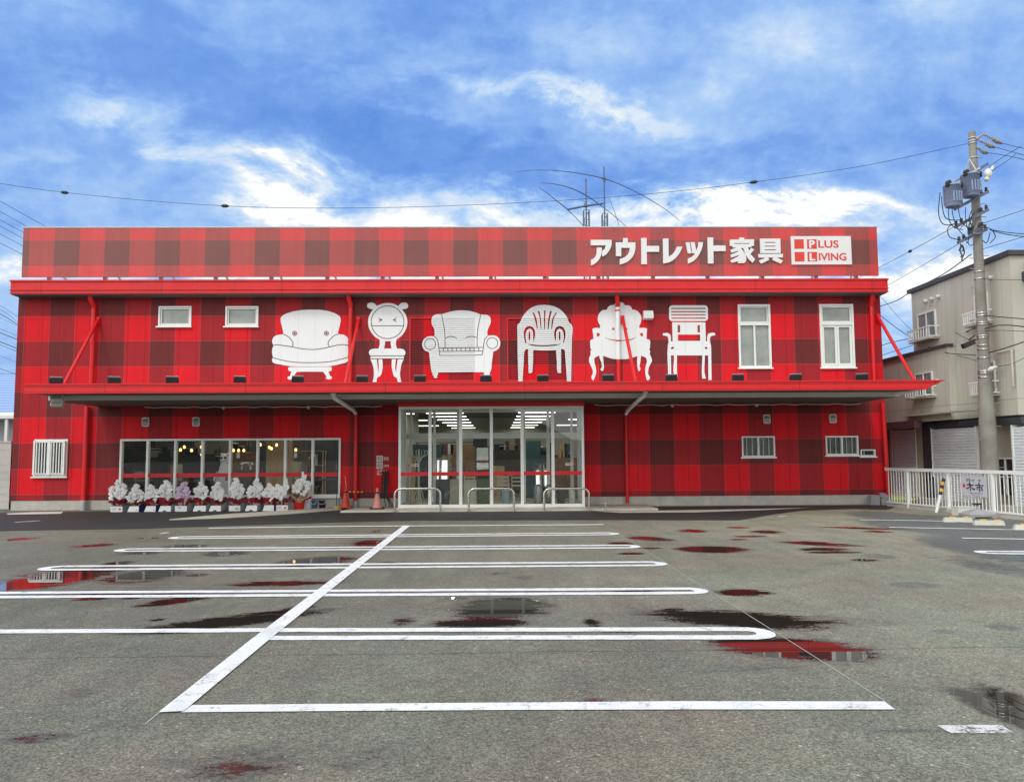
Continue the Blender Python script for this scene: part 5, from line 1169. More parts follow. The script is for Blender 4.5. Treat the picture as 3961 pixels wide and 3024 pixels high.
bl('天然木', .43, .56, .76, .85, 'ink', .01); bl('一枚板', .66, .81, .76, .85, 'ink', .01); bl('東京木材市場の家', .33, .83, .13, .19, 'ink', 0); MB().add([BR(770, 1430), BR(1210, 1465), BR(1210, 1480), BR(770, 1447)], [(0, 3, 2, 1)]).build('rule', M['ink'], bo)
MB().add([bpt(.22, zb0+bH*.75, .055), bpt(.38, zb0+bH*.75, .055), bpt(.38, zb0+bH*.88, .055), bpt(.22, zb0+bH*.88, .055)], [(0, 1, 2, 3)]).build('red_label', M['maroon'], bo)
text_mesh('特選', bpt(.24, zb0+bH*.77, .058), ux, (0, 0, 1), WB*.12, bH*.09).build('lettering', M['white_paint'], bo)
mb = MB().poly([circ(.11, .52, .055, .055*WB/bH)], lambda f, g: bpt(f, zb0+bH*g, .055)); mb.build('red_seal', M['logo_red'], bo)
# leaning hazard bollard
simple('hazard_yellow', (.78, .42, .03), .45)
a = gnd(3622, 1981); tz = 1.02; bo = thing('bollard', 'leaning white bollard with yellow and black striped top', 'bollard', tuple(a))
b_ = Vector((at(3655, 1848, a.y).x, a.y+.05, at(3655, 1848, a.y).z)); 
def seg(f0, f1, m_, nm, r=.042): return MB().tube([a.lerp(b_, f0), a.lerp(b_, f1)], r, 14).build(nm, M[m_], bo)
seg(-.03, .5, 'white_paint', 'post')
for i in range(5): seg(.5+i*.095, .5+(i+1)*.095, 'black_rubber' if i % 2 == 0 else 'hazard_yellow', 'stripe', .0435)
# weight base with knob, utility box, wheel stops
g = gnd(3782, 2001); bo = thing('sign_base', 'grey plastic weight base with a black knob in front of the fence', 'sign base', tuple(g))
simple('grey_plastic', (.33, .33, .35), .5)
mb = MB(); hw = .34
mb.add([(g.x-hw, g.y-hw*.7, .03), (g.x+hw, g.y-hw*.7, .03), (g.x+hw, g.y+hw*.7, .03), (g.x-hw, g.y+hw*.7, .03), (g.x-hw, g.y-hw*.7, .09), (g.x+hw, g.y-hw*.7, .09), (g.x+hw, g.y+hw*.7, .09), (g.x-hw, g.y+hw*.7, .09), (g.x-.09, g.y-.08, .2), (g.x+.09, g.y-.08, .2), (g.x+.09, g.y+.08, .2), (g.x-.09, g.y+.08, .2)],
       [(0, 3, 2, 1), (0, 1, 5, 4), (1, 2, 6, 5), (2, 3, 7, 6), (3, 0, 4, 7), (4, 5, 9, 8), (5, 6, 10, 9), (6, 7, 11, 10), (7, 4, 8, 11), (8, 9, 10, 11)])
for sx in (-1, 1):
    for sy in (-1, 1): mb.box(g.x+sx*hw*.8-.06, g.x+sx*hw*.8+.06, g.y+sy*hw*.55-.06, g.y+sy*hw*.55+.06, 0, .029)
mb.build('base', M['grey_plastic'], bo); MB().tube([(g.x, g.y, .19), (g.x, g.y, .31)], .03, 10).build('stem', M['grey_plastic'], bo)
mb = MB(); mb.lathe([(.03, 0), (.07, .01), (.07, .045), (.03, .05)], (g.x, g.y, .30), 12); mb.box(g.x-.11, g.x+.11, g.y-.025, g.y+.025, .312, .345); mb.build('knob', M['black_rubber'], bo)
g = gnd(3738, 1994); mb = MB().box(g.x-.2, g.x+.22, g.y, g.y+.3, 0, .2); mb.box(g.x-.21, g.x+.23, g.y-.01, g.y+.31, .201, .222)
mb.build('utility_box', M['off_white'], label='squat grey beige box at the foot of the fence', cat='box', center=True)
simple('stop_concrete', (.52, .53, .46), .8, var=.1, scale=8, bump=.3)
def wheel_stop(px, py, lab):
    g = gnd(px, py); t_ = thing('wheel_stop', lab, 'wheel stop', tuple(g), R_(-14), 'concrete wheel stops'); L, W_, H_ = .31, .075, .10
    mb = MB(); mb.add([(-L, -W_, 0), (L, -W_, 0), (L, W_, 0), (-L, W_, 0), (-L+.03, -W_*.6, H_), (L-.03, -W_*.6, H_), (L-.03, W_*.6, H_), (-L+.03, W_*.6, H_)], [(0, 3, 2, 1), (0, 1, 5, 4), (1, 2, 6, 5), (2, 3, 7, 6), (3, 0, 4, 7), (4, 5, 6, 7)])
    o = MB(); o.v = [v+g for v in mb.v]; o.f = mb.f; o.sm = mb.sm; o.build('block', M['stop_concrete'], t_)
    r = MB(); r.cbox(Vector((-L*.35, 0, H_+.012))+g, (.12, .06, .022)); r.cbox(Vector((L*.55, 0, H_+.012))+g, (.12, .06, .022)); r.build('reflector', M['hazard_yellow'], t_)
wheel_stop(3705, 2018, 'concrete wheel stop nearest the striped bollard'); wheel_stop(3825, 2030, 'concrete wheel stop in front of the grey weight base'); wheel_stop(3985, 2048, 'concrete wheel stop cut off by the right edge of the photo')
# yellow sack heap and black bin behind the fence
simple('yellow_green', (.50, .55, .04), .5)
g = gnd(3490, 1945); mb = MB(); mb.ball((g.x-.1, g.y+.7, .07), .5, 14, (1.6, .5, .28)); mb.ball((g.x+.5, g.y+.7, .05), .3, 12, (1.2, .6, .3)); mb.build('yellow_sack', M['yellow_green'], label='yellow green plastic sack lying behind the fence', cat='sack', center=True)
g = gnd(3566, 1950); mb = MB(); mb.lathe([(.15, 0), (.17, .05), (.17, .55), (.12, .62)], (g.x+.9, g.y+1.1, 0), 12); mb.box(g.x+.8, g.x+1.0, g.y+1.05, g.y+1.15, .62, .8); mb.build('black_bin', M['black_rubber'], label='tall black bin standing by the slate shutter frame', cat='bin', center=True)
# grey meter boxes at the right foot of the store
g = at(3400, 1945, -.3); mb = MB(); mb.box(g.x-.3, g.x-.02, -.42, -.2, 0, .28); mb.box(g.x+.0, g.x+.34, -.5, -.16, 0, .2); mb.add([(g.x+.02, -.5, .2), (g.x+.3, -.5, .2), (g.x+.24, -.2, .36), (g.x+.06, -.2, .36)], [(0, 1, 2, 3)]); mb.build('meter_box', M['grey_plastic'], label='grey plastic meter boxes at the right foot of the store wall', cat='box', center=True)
# stray paper scraps
g = gnd(2865, 1961)
# ------------------------------------------------------------------ lamps on the canopy and under it
FLP = [218, 443, 667, 928, 1152, 1401, 1625, 1880, 2100, 2353, 2597, 2854, 3077, 3333]
FLL = ['left end of the canopy beside the first tie rod', 'canopy right of the left downpipe', 'canopy below the left small upper window', 'canopy below the right small upper window', 'canopy under the right foot of the armchair with button eyes', 'canopy left of the legs of the eared chair', 'canopy at the left edge of the first louvred shutter', 'canopy under the right foot of the toothy wing armchair', 'canopy between the legs of the plastic garden chair', 'canopy between the legs of the baroque armchair', 'canopy over the left legs of the slatted chair', 'canopy below the left tall upper window', 'canopy left of the right tall upper window', 'canopy below the right tall upper window']
YFL = -3.45
for i, (px, lab) in enumerate(zip(FLP, FLL)):
    py = 1466-(px-218)*.0045; c = at(px, py-1, YFL); sgn = -1 if px < 1700 else (1 if px > 2000 else 0); rz = R_(-16*sgn*min(1, abs(px-1850)/900)+0)
    tz = c.z-.13
    t_ = thing('floodlight', 'black floodlight on the '+lab, 'floodlight', (c.x, YFL, ZC1-.06), rz, 'floodlights along the canopy')
    o0 = Vector((c.x, YFL, ZC1-.06)); Mx = Matrix.Translation((0, 0, .17)) @ Matrix.Rotation(R_(38), 4, 'X')
    def put(mb, nm, m_): mb.v = [v+o0 for v in mb.v]; return mb.build(nm, M[m_], t_)
    b = MB(); b.box(-.15, .15, -.03, .03, -.10, .10, Mx); put(b, 'housing', 'dark_metal')
    b = MB(); b.box(-.15, .15, .031, .045, -.10, -.085, Mx); b.box(-.15, .15, .031, .045, .085, .10, Mx); put(b, 'rim', 'galv')
    b = MB(); b.box(-.13, .13, .0305, .036, -.08, .08, Mx); put(b, 'lens', 'dark_glass')
    b = MB(); b.box(-.165, -.152, -.02, .02, 0, .20); b.box(.152, .165, -.02, .02, 0, .20); b.box(-.165, .165, -.02, .02, -.0, .014); put(b, 'bracket', 'dark_metal')
a = at(222, 1553, -3.0); t_ = thing('wall_floodlight', 'white double floodlight hanging under the left end of the canopy', 'floodlight', (a.x, -3.0, a.z))
for dz, ry in ((.10, 25), (-.06, 25)):
    Mx = Matrix.Translation((a.x+(-.01 if dz > 0 else 0), -3.0, a.z+dz)) @ Matrix.Rotation(R_(-20), 4, 'X'); b = MB(); b.box(-.16, .16, -.05, .05, -.075, .075, Mx); hsg = b.build('lamp_housing', M['soffit_grey'], t_)
    b = MB(); b.box(-.13, .13, -.056, -.0505, -.055, .055, Mx); b.build('lens', M['frosted_glass'], hsg)
MB().box(a.x-.14, a.x+.14, -2.98, -2.9, a.z+.15, ZC0+.03).build('mounting_plate', M['dark_metal'], t_)
# ------------------------------------------------------------------ orchids and cartons in front of the shop window
simple('petal_white', (.84, .84, .83), .5, var=.06, scale=40); simple('petal_pink', (.66, .50, .66), .5, var=.12, scale=40)
simple('leaf_green', (.05, .10, .03), .45, var=.35, scale=20); simple('wrap_red', (.26, .012, .03), .45, var=.35, scale=14); simple('wrap_pale', (.55, .50, .46), .5, var=.2, scale=14); simple('wrap_kraft', (.36, .22, .12), .6, var=.25, scale=14)
simple('carton_white', (.76, .77, .77), .6, var=.03); simple('carton_grey', (.30, .32, .33), .6, var=.1); simple('carton_navy', (.02, .03, .16), .5); simple('carton_ink', (.06, .10, .10), .6); simple('carton_green', (.30, .55, .28), .6); simple('carton_redink', (.60, .10, .08), .6)
simple('bright_red', (.70, .015, .015), .35)
def orchid(px, ptop, pbot, wpx, lab, kind='white', wrap='wrap_red', ystand=-.62, base=.12, lean=0.0, seed=0, stems=3):
    r = random.Random(seed*17+5); top = at(px, ptop, ystand); x = top.x; H = top.z; wd = abs(at(px+wpx/2, ptop, ystand).x-x)*1.02
    t_ = thing('orchid', lab, 'flowers', (x, ystand, base), 0, 'gift orchids in front of the shop window')
    pet = MB(); stm = MB(); mid = r.randrange(stems); stems = 3 if stems > 3 else stems; mid = 1 if r.random() < .75 else min(mid, stems-1)
    for s in range(stems):
        f = (s-(stems-1)/2)/max(1, (stems-1)/2) if stems > 1 else 0
        tipx = x+f*wd*.5+lean*.5; tipz = H-.10*abs(f)-r.uniform(0, .05); yy = ystand+r.uniform(-.05, .05)
        ht = H-.02-(.0 if s == mid else r.uniform(.08, .20)); hl = min(r.uniform(.36, .52), (ht-base)*.6)
        p0, p1, p2 = Vector((x+f*.03, yy, base+.12)), Vector((x+f*wd*.45+lean*.2, yy-.02, ht+.12)), Vector((tipx+lean*.4, yy-.12, ht-hl*.7))
        cur = [p0*(1-q)**2+p1*2*q*(1-q)+p2*q*q for q in [i/14 for i in range(15)]]; stm.tube(cur, .006, 5)
        nfl = 20
        for k in range(nfl):
            q = k/(nfl-1); c = Vector((x+f*wd*(.36+.26*math.sin(math.pi*min(1, q*.8+.12)))+lean*(1-q)*.9+r.uniform(-.042, .042), yy-.05-.05*q+r.uniform(-.05, .05), ht-hl*q+r.uniform(-.015, .015)))
            sz = r.uniform(.058, .078)*(.78+.3*math.sin(math.pi*min(1, q+.2))); yaw = r.uniform(-.55, .55); tilt = r.uniform(-.25, .35)
            Rm = Matrix.Rotation(yaw, 3, 'Z') @ Matrix.Rotation(tilt, 3, 'X')
            for j in range(5):
                a = 2*math.pi*j/5+math.pi/2; dv = Vector((math.cos(a), 0, math.sin(a))); pv = Vector((-math.sin(a), 0, math.cos(a))); L = sz*(1.15 if j in (1, 4) else .95); w_ = sz*(.62 if j in (1, 4) else .42)
                q_ = [Vector((0, 0, 0)), dv*L*.45-pv*w_+Vector((0, -.012, 0)), dv*L+Vector((0, .006, 0)), dv*L*.45+pv*w_+Vector((0, -.012, 0))]
                pet.add([c+Rm @ v for v in q_], [(0, 1, 2, 3)])
            pet.ball(c+Rm @ Vector((0, -.014, -.01)), sz*.22, 6)
    stm.build('stems', M['leaf_green'], t_); pet.build('blossoms', M['petal_pink' if kind == 'pink' else 'petal_white'], t_)
    lf = MB()
    for k in range(7):
        a = r.uniform(0, 2*math.pi); L = r.uniform(.12, .2); d = Vector((math.cos(a), math.sin(a)*.7, 0)); p = Vector((-d.y, d.x, 0)); c = Vector((x, ystand, base+.13))
        pts = [c, c+d*L*.5+Vector((0, 0, .07)), c+d*L+Vector((0, 0, .02))]; w_ = .032
        lf.add([pts[0], pts[1]-p*w_, pts[2], pts[1]+p*w_], [(0, 1, 2), (0, 2, 3)])
    lf.build('leaves', M['leaf_green'], t_)
    for nm, m_, r0, r1, h0, h1, npt in (('pot_wrap', wrap, .09, .25, 0, .24, 22), ('paper_skirt', 'wrap_pale' if r.random() < .6 else 'wrap_kraft', .08, .20, .015, .15, 18)):
        mb = MB(); vs = []; ph = r.uniform(0, 6)
        for i in range(4):
            f = i/3
            for j in range(npt):
                a = 2*math.pi*j/npt; rr_ = (r0+(r1-r0)*f**1.3)*(1+.26*f*math.sin(j*2.4+ph)+r.uniform(-.08, .08)*f); vs.append((x+rr_*math.cos(a), ystand+rr_*.8*math.sin(a), base+h0+(h1-h0)*f*(1+.28*math.sin(a*2+ph)*f+r.uniform(-.12, .12)*f)))
        mb.add(vs, [(i*npt+j, i*npt+(j+1) % npt, (i+1)*npt+(j+1) % npt, (i+1)*npt+j) for i in range(3) for j in range(npt)], False); mb.build(nm, M[m_], t_)
    return t_
BX = [(427, 473, 'red'), (492, 536, 'slant'), (557, 601, 'slant'), (612, 660, 'notch'), (676, 722, 'tall'), (745, 795, 'notch'), (807, 854, 'notch'), (885, 929, 'green'), (947, 994, 'notch'), (1015, 1059, 'slant'), (1068, 1113, 'red')]
OT = [(462, 1858, 74), (531, 1876, 60), (591, 1876, 60), (648, 1859, 52), (714, 1866, 52), (782, 1864, 54), (844, 1868, 56), (920, 1849, 54), (990, 1856, 54), (1046, 1869, 56), (1092, 1855, 50)]
BLAB = {'red': 'white carton with a red stamp', 'slant': 'white slanted carton with navy side', 'notch': 'white carton with a notched front', 'tall': 'taller open white carton', 'green': 'white carton with a green label'}
ordn = ['leftmost', 'second', 'third', 'fourth', 'fifth', 'sixth', 'seventh', 'eighth', 'ninth', 'tenth', 'rightmost']
YBX = -1.05
for i, ((xa_, xb_, kd), (ox, ot, ow)) in enumerate(zip(BX, OT)):
    g0, g1 = at(xa_, 1975, YBX).x, at(xb_, 1975, YBX).x; W_ = g1-g0; D_ = .34; h = .165; sh = .045 if kd in ('slant', 'notch') else 0
    t_ = thing('carton', BLAB[kd]+', '+ordn[i]+' in the row of orchid boxes', 'box', ((g0+g1)/2, YBX, 0), 0, 'cartons under the orchids')
    mb = MB(); hb = .30 if kd in ('tall', 'notch', 'green') else .24
    mb.add([(g0, YBX, 0), (g1, YBX, 0), (g1-sh*.3, YBX+sh, h), (g0+sh, YBX+sh, h)], [(0, 1, 2, 3)]); mb.add([(g0, YBX+.006, 0), (g1, YBX+.006, 0), (g1-sh*.3, YBX+sh+.006, h), (g0+sh, YBX+sh+.006, h)], [(3, 2, 1, 0)])
    mb.build('front_panel', M['carton_white'], t_)
    sd = MB(); xg = g1+.10
    sd.add([(g1+.002, YBX, 0), (xg, YBX+D_, 0), (xg, YBX+D_, hb), (g1+.002-sh*.3, YBX+sh, h)], [(0, 1, 2, 3)]); sd.add([(g0, YBX, 0), (g0+.04, YBX+D_, 0), (g0+.04, YBX+D_, hb), (g0+sh, YBX+sh, h)], [(3, 2, 1, 0)])
    sd.build('side_panel', M['carton_navy' if kd == 'slant' else 'carton_grey'], t_)
    bk = MB(); bk.add([(g0+.04, YBX+D_, 0), (xg, YBX+D_, 0), (xg, YBX+D_, hb), (g0+.04, YBX+D_, hb)], [(0, 1, 2, 3)]); bk.add([(g0, YBX, .004), (g1, YBX, .004), (xg, YBX+D_, .004), (g0+.04, YBX+D_, .004)], [(0, 1, 2, 3)]); bk.build('back_panel', M['carton_grey'], t_)
    pr_ = MB(); yy = YBX-.003
    if kd == 'red':
        for k in range(4): pr_.box(g0+.03, g0+.03+W_*.42, yy, yy+.002, .05+k*.022, .055+k*.022)
        q = MB().box(g1-.11, g1-.045, yy, yy+.002, .055, .115); q.build('red_stamp', M['carton_redink'], t_)
    elif kd == 'slant': pr_.box(g1-.09, g1-.035, yy+.012, yy+.016, .045, .058)
    elif kd == 'notch': pr_.box((g0+g1)/2-.045, (g0+g1)/2+.045, yy, yy+.002, .002, .038)
    elif kd == 'tall': pr_.box((g0+g1)/2-.07, (g0+g1)/2, yy, yy+.002, .09, .112)
    else: pr_.box(g1-.14, g1-.05, yy, yy+.002, .09, .1); MB().box(g1-.15, g1-.03, yy, yy+.002, .04, .08).build('green_label', M['carton_green'], t_)
    if pr_.v: pr_.build('print', M['carton_ink'], t_)
    orchid(ox, ot, 1955, ow, ('pale lilac orchid, the only coloured one in the row' if i == 4 else 'white potted orchid in the '+ordn[i]+' carton by the shop window'), 'pink' if i == 4 else 'white', 'wrap_red', YBX+.17, .10, 0, i+1, 4)
orchid(1160, 1838, 1960, 70, 'large white orchid leaning right out of a bright red pot', 'white', 'wrap_kraft', -.75, .22, .16, 31, 4)
a = at(1156, 1965, -.62); t_ = thing('flower_pot', 'bright red wrapped flower pot at the right end of the orchids', 'pot', (a.x, -.62, 0))
MB().lathe([(.13, 0), (.145, .05), (.165, .2), (.19, .28), (.17, .27)], (a.x, -.62, 0), 18).build('pot', M['bright_red'], t_)
MB().add([(a.x+.05, -.7, .24), (a.x+.36, -.66, .40), (a.x+.36, -.5, .34), (a.x+.05, -.5, .22)], [(0, 1, 2, 3)]).build('ribbon', M['bright_red'], t_)
p = at(1171, 1823, -.7); MB().box(p.x-.028, p.x+.028, -.70, -.69, .45, p.z).build('name_stick', M['carton_white'], t_)
a = at(1190, 1963, -.35); mb = MB().box(a.x-.10, a.x+.08, -.4, -.15, 0, .72); mb.build('white_board', M['carton_white'], label='white upright board behind the red flower pot', cat='board', center=True)
a = at(1122, 1962, -.5); mb = MB().lathe([(.10, 0), (.14, .1), (.12, .22)], (a.x, -.42, 0), 12, None, False); mb.build('kraft_bundle', M['wrap_kraft'], label='brown paper wrapped bundle between carton and red pot', cat='bundle', center=True)
# buckets, dustpan, cones, brooms
simple('bucket_blue', (.06, .16, .30), .4); simple('cone_orange', (.62, .05, .03), .45, var=.06); simple('cone_faded', (.62, .24, .20), .55, var=.1); simple('straw', (.50, .36, .18), .8, var=.2); simple('wood_pale', (.48, .35, .20), .6, var=.2, scale=12); simple('wood_brown', (.22, .12, .05), .55, var=.3, scale=8)
def bucket(px, py, wpx, hpx, m_, lab):
    g = gnd(px, py); g.y = max(g.y, -.9); g = at(px, py, g.y); r = abs(at(px+wpx/2, py, g.y).x-g.x); h = at(px, py-hpx, g.y).z-g.z
    t_ = thing('bucket', lab, 'bucket', (g.x, g.y, 0)); MB().lathe([(r*.78, 0), (r*.8, .02), (r, h), (r*1.05, h+.01), (r*1.0, h-.012), (r*.78, .03)], (g.x, g.y, 0), 20).build('pail', M[m_], t_)
    MB().tube([(g.x-r, g.y-.02, h), (g.x-r*.8, g.y-r*.9, h*.66), (g.x, g.y-r*1.12, h*.56), (g.x+r*.8, g.y-r*.9, h*.66), (g.x+r, g.y-.02, h)], .008, 6).build('handle', M['alu_white'], t_)
bucket(1214, 1966, 27, 30, 'bucket_blue', 'blue plastic bucket left of the black bucket'); bucket(1247, 1965, 29, 29, 'black_rubber', 'black bucket with pale handle under the shop window')
g = at(1309, 1962, -.5); t_ = thing('dustpan', 'yellow green dustpan with upright black handles by the orange cone', 'dustpan', (g.x, -.5, 0)); MB().box(g.x-.1, g.x+.09, -.6, -.38, .03, .10).build('pan', M['yellow_green'], t_)
mb = MB(); mb.tube([(g.x-.07, -.42, .1), (g.x-.07, -.4, .62)], .009, 6); mb.tube([(g.x+.02, -.42, .1), (g.x+.03, -.36, .72), (g.x+.09, -.36, .72)], .009, 6); mb.build('handle', M['black_rubber'], t_)
def cone(px, py, ptop, m_, bm, lab, Y):
    g = at(px, py, Y); h = at(px, ptop, Y).z; t_ = thing('traffic_cone', lab, 'traffic cone', (g.x, Y, .05)); b0 = .05
    MB().lathe([(.145, b0+.03), (.115, b0+.09), (.04, h-.07), (.036, h-.06), (.034, h-.005), (.0, h)], (g.x, Y, 0), 22).build('cone', M[m_], t_)
    mb = MB(); mb.box(g.x-.19, g.x+.19, Y-.19, Y+.19, b0+.012, b0+.035)
    for sx in (-1, 1):
        for sy in (-1, 1): mb.box(g.x+sx*.15-.04, g.x+sx*.15+.04, Y+sy*.15-.04, Y+sy*.15+.04, b0, b0+.011)
    mb.build('base', M[bm], t_); return g, h
c1, h1 = cone(1336, 1964, 1885, 'cone_orange', 'cone_orange', 'bright orange traffic cone next to the shop window', -.62)
c2, h2 = cone(1459, 1971, 1887, 'cone_faded', 'black_rubber', 'faded pink traffic cone with black base near the door', -1.25)
t_ = thing('cone_bar', 'yellow and black striped bar joining the two traffic cones', 'barrier bar', ((c1.x+c2.x)/2, -.93, h1-.13))
pA, pB = Vector((c1.x+.05, -.62, h1-.12)), Vector((c2.x-.05, -1.25, h2-.13)); n = 14
MB().tube([pA+Vector((.02, 0, 0)), pB-Vector((.02, 0, 0))], .016, 10).build('bar', M['black_rubber'], t_)
mb = MB()
for i in range(1, n, 2): mb.tube([pA.lerp(pB, i/n), pA.lerp(pB, (i+1)/n)], .0175, 10)
mb.build('stripes', M['hazard_yellow'], t_)
mb = MB()
for c, p in ((c1, -.62), (c2, -1.25)): mb.lathe([(.064, h1-.15), (.07, h1-.15), (.07, h1-.11), (.062, h1-.11)], (c.x, p, -.005 if c is c1 else (h2-h1)), 16)
mb.build('ring', M['black_rubber'], t_)
g = at(1348, 1964, -.40); tp = at(1335, 1842, -.2); t_ = thing('broom', 'pale straw broom leaning on the red wall behind the orange cone', 'broom', (g.x, -.4, 0)); md = Vector((g.x, -.4, .05)).lerp(tp, .52)
MB().tube([md, tp], .013, 8).build('broomstick', M['wood_pale'], t_); MB().tube([(g.x+.02, -.42, .05), Vector((g.x, -.4, .05)).lerp(tp, .28), md, md+Vector((0, 0, .05))], [.075, .06, .03, .02], 10).build('bristles', M['straw'], t_)
# bundle of black banner poles
t_ = thing('pole_bundle', 'bundle of thin black banner poles leaning on the wall under the notices', 'pole bundle', (at(1488, 1950, -.3).x, -.3, .05)); rr = random.Random(9)
mb = MB(); ft = MB()
for k in range(16):
    x0 = at(1473+rr.uniform(0, 28), 1900, -.2).x; z1 = at(1480, 1822+rr.uniform(-6, 14), -.2).z; mb.tube([(x0+rr.uniform(-.03, .03), -.32, .30), (x0, -.09, z1)], .012, 6)
for sx in (-1, -1, .3, .8, 1.0, 1.2): x0 = at(1485, 1900, -.2).x+sx*.08; ft.tube([(x0, -.3, .42), (x0+sx*.20, -.45, .055)], .013, 6)
mb.build('poles', M['black_rubber'], t_); ft.build('feet', M['black_rubber'], t_)
# door guard rails
RL = ['left', 'middle', 'right']
for i, (pa, pb) in enumerate(((1527, 1703), (1813, 1988), (2105, 2279))):
    Yr = gnd(1900, 1979).y; a, b = at(pa, 1975, Yr).x, at(pb, 1975, Yr).x; zt = at((pa+pb)/2, 1889.5, Yr).z; r = .17; pts = [(a, Yr, -.02), (a, Yr, zt-r)]
    pts += [(a+r-r*math.cos(R_(q)), Yr, zt-r+r*math.sin(R_(q))) for q in (15, 30, 45, 60, 75, 90)]+[(b-r+r*math.sin(R_(q)), Yr, zt-r+r*math.cos(R_(q))) for q in (0, 15, 30, 45, 60, 75)]+[(b, Yr, zt-r), (b, Yr, -.02)]
    MB().tube(pts, .032, 14).build('guard_rail', M['steel'], label=RL[i]+' stainless steel hoop rail in front of the glass entrance', cat='rail', group='steel hoop rails at the entrance', center=True)
a = gnd(2343, 1977); MB().tube([(a.x, a.y, -.02), (a.x, a.y, .22)], .03, 12).lathe([(.036, .22), (.036, .235), (0, .24)], (a.x, a.y, 0), 12).build('rail_stub', M['steel'], label='short cut off steel post right of the entrance rails', cat='post', center=True)

# ------------------------------------------------------------------ the shop inside
simple('floor_vinyl', (.30, .28, .25), .35, var=.1); simple('ceiling_dark', (.05, .05, .048), .8); simple('inner_wall', (.46, .44, .36), .8, var=.05); emis('tube_light', (1., .97, .9), 5.0); emis('bulb_warm', (1., .56, .20), 2.6)
simple('dark_wood', (.07, .045, .03), .5, var=.3, scale=8); simple('teal_fabric', (.03, .08, .09), .8); simple('cream', (.58, .55, .42), .5); simple('olive', (.10, .14, .07), .6); simple('charcoal', (.05, .06, .07), .6); simple('beige_board', (.42, .38, .27), .6); simple('plastic_aqua', (.42, .55, .58), .4); simple('mirror', (.9, .9, .9), .02, 1., var=0)
ZF, ZCL = .08, 3.55
MB().box(XL+WT, XR-WT, WT+.002, DEPTH, -.02, ZF).build('shop_floor', M['floor_vinyl'], store)
MB().box(XL+WT, XR-WT, WT+.002, DEPTH, ZCL, ZCL+.1).build('shop_ceiling', M['ceiling_dark'], store)
MB().box(XL+WT+.01, XR-WT-.01, DEPTH-.12, DEPTH-.01, ZF, ZCL).build('inner_back_wall', M['inner_wall'], store)
pw = MB(); pw.box(ent[0]-.35, ent[0]-.25, 1.2, 7., ZF, ZCL); pw.box(XL+1.2, SW[0]+1.2, 6.5, 6.6, ZF, ZCL); pw.box(SW[0]+1.2, SW[1]+.6, 8.2, 8.3, ZF, ZCL); pw.build('partition_wall', M['inner_wall'], store)
# ceiling tubes: two long runs seen through the porch, unseen ones added over the window display to light it
def tube_lamp(x, y, L, z, g, lab, along='x', power=10):
    t_ = thing('ceiling_lamp', lab, 'ceiling lamp', (x, y, z), 0, g); d = Vector((L/2, 0, 0)) if along == 'x' else Vector((0, L/2, 0)); c = Vector((x, y, z))
    MB().bar(c-d+Vector((0, 0, .035)), c+d+Vector((0, 0, .045)), .05, .02).build('fitting', M['ceiling_dark'], t_); MB().tube([c-d, c+d], .012, 8).build('tube', M['tube_light'], t_)
    if power:
        ld = bpy.data.lights.new('tube_glow', 'AREA'); ld.shape = 'RECTANGLE'; ld.size = L if along == 'x' else .08; ld.size_y = .08 if along == 'x' else L; ld.energy = power; ld.color = (1, .96, .88)
        lo = bpy.data.objects.new('tube_glow', ld); col.objects.link(lo); lo.parent = t_; lo.location = (0, 0, -.03)
    return t_
zl = 3.0
for k, y in enumerate((2.2, 4.7, 7.3, 10.3, 13.6, 17.2)):
    for x, side in ((-1.75, 'left'), (1.35, 'right')): tube_lamp(x, y, 1.25, zl, 'fluorescent tubes in the shop', 'fluorescent tube number %d of the %s run from the entrance inwards' % (k+1, side))
    if k in (0, 2, 4): tube_lamp(-3.4, y+.3, 1.2, zl, 'fluorescent tubes in the shop', 'fluorescent tube far left of the entrance, row %d' % (k//2+1)); tube_lamp(3.5, y+.3, 1.2, zl, 'fluorescent tubes in the shop', 'fluorescent tube far right of the entrance, row %d' % (k//2+1))
tube_lamp(-1.5, 3.2, 1.6, zl+.2, 'fluorescent tubes in the shop', 'lengthwise fluorescent tube crossing the left run', 'y'); tube_lamp(1.3, 3.2, 1.6, zl+.2, 'fluorescent tubes in the shop', 'lengthwise fluorescent tube crossing the right run', 'y')
for i, x in enumerate((-9.5, -6.8, -4.4)):
    for j, y in enumerate((1.2, 4.2)): tube_lamp(x, y, 1.4, 3.35, 'added tubes over the window display', 'added unseen fluorescent tube over the %s of the window display, %s row' % (('left', 'middle', 'right')[i], ('front', 'back')[j]))
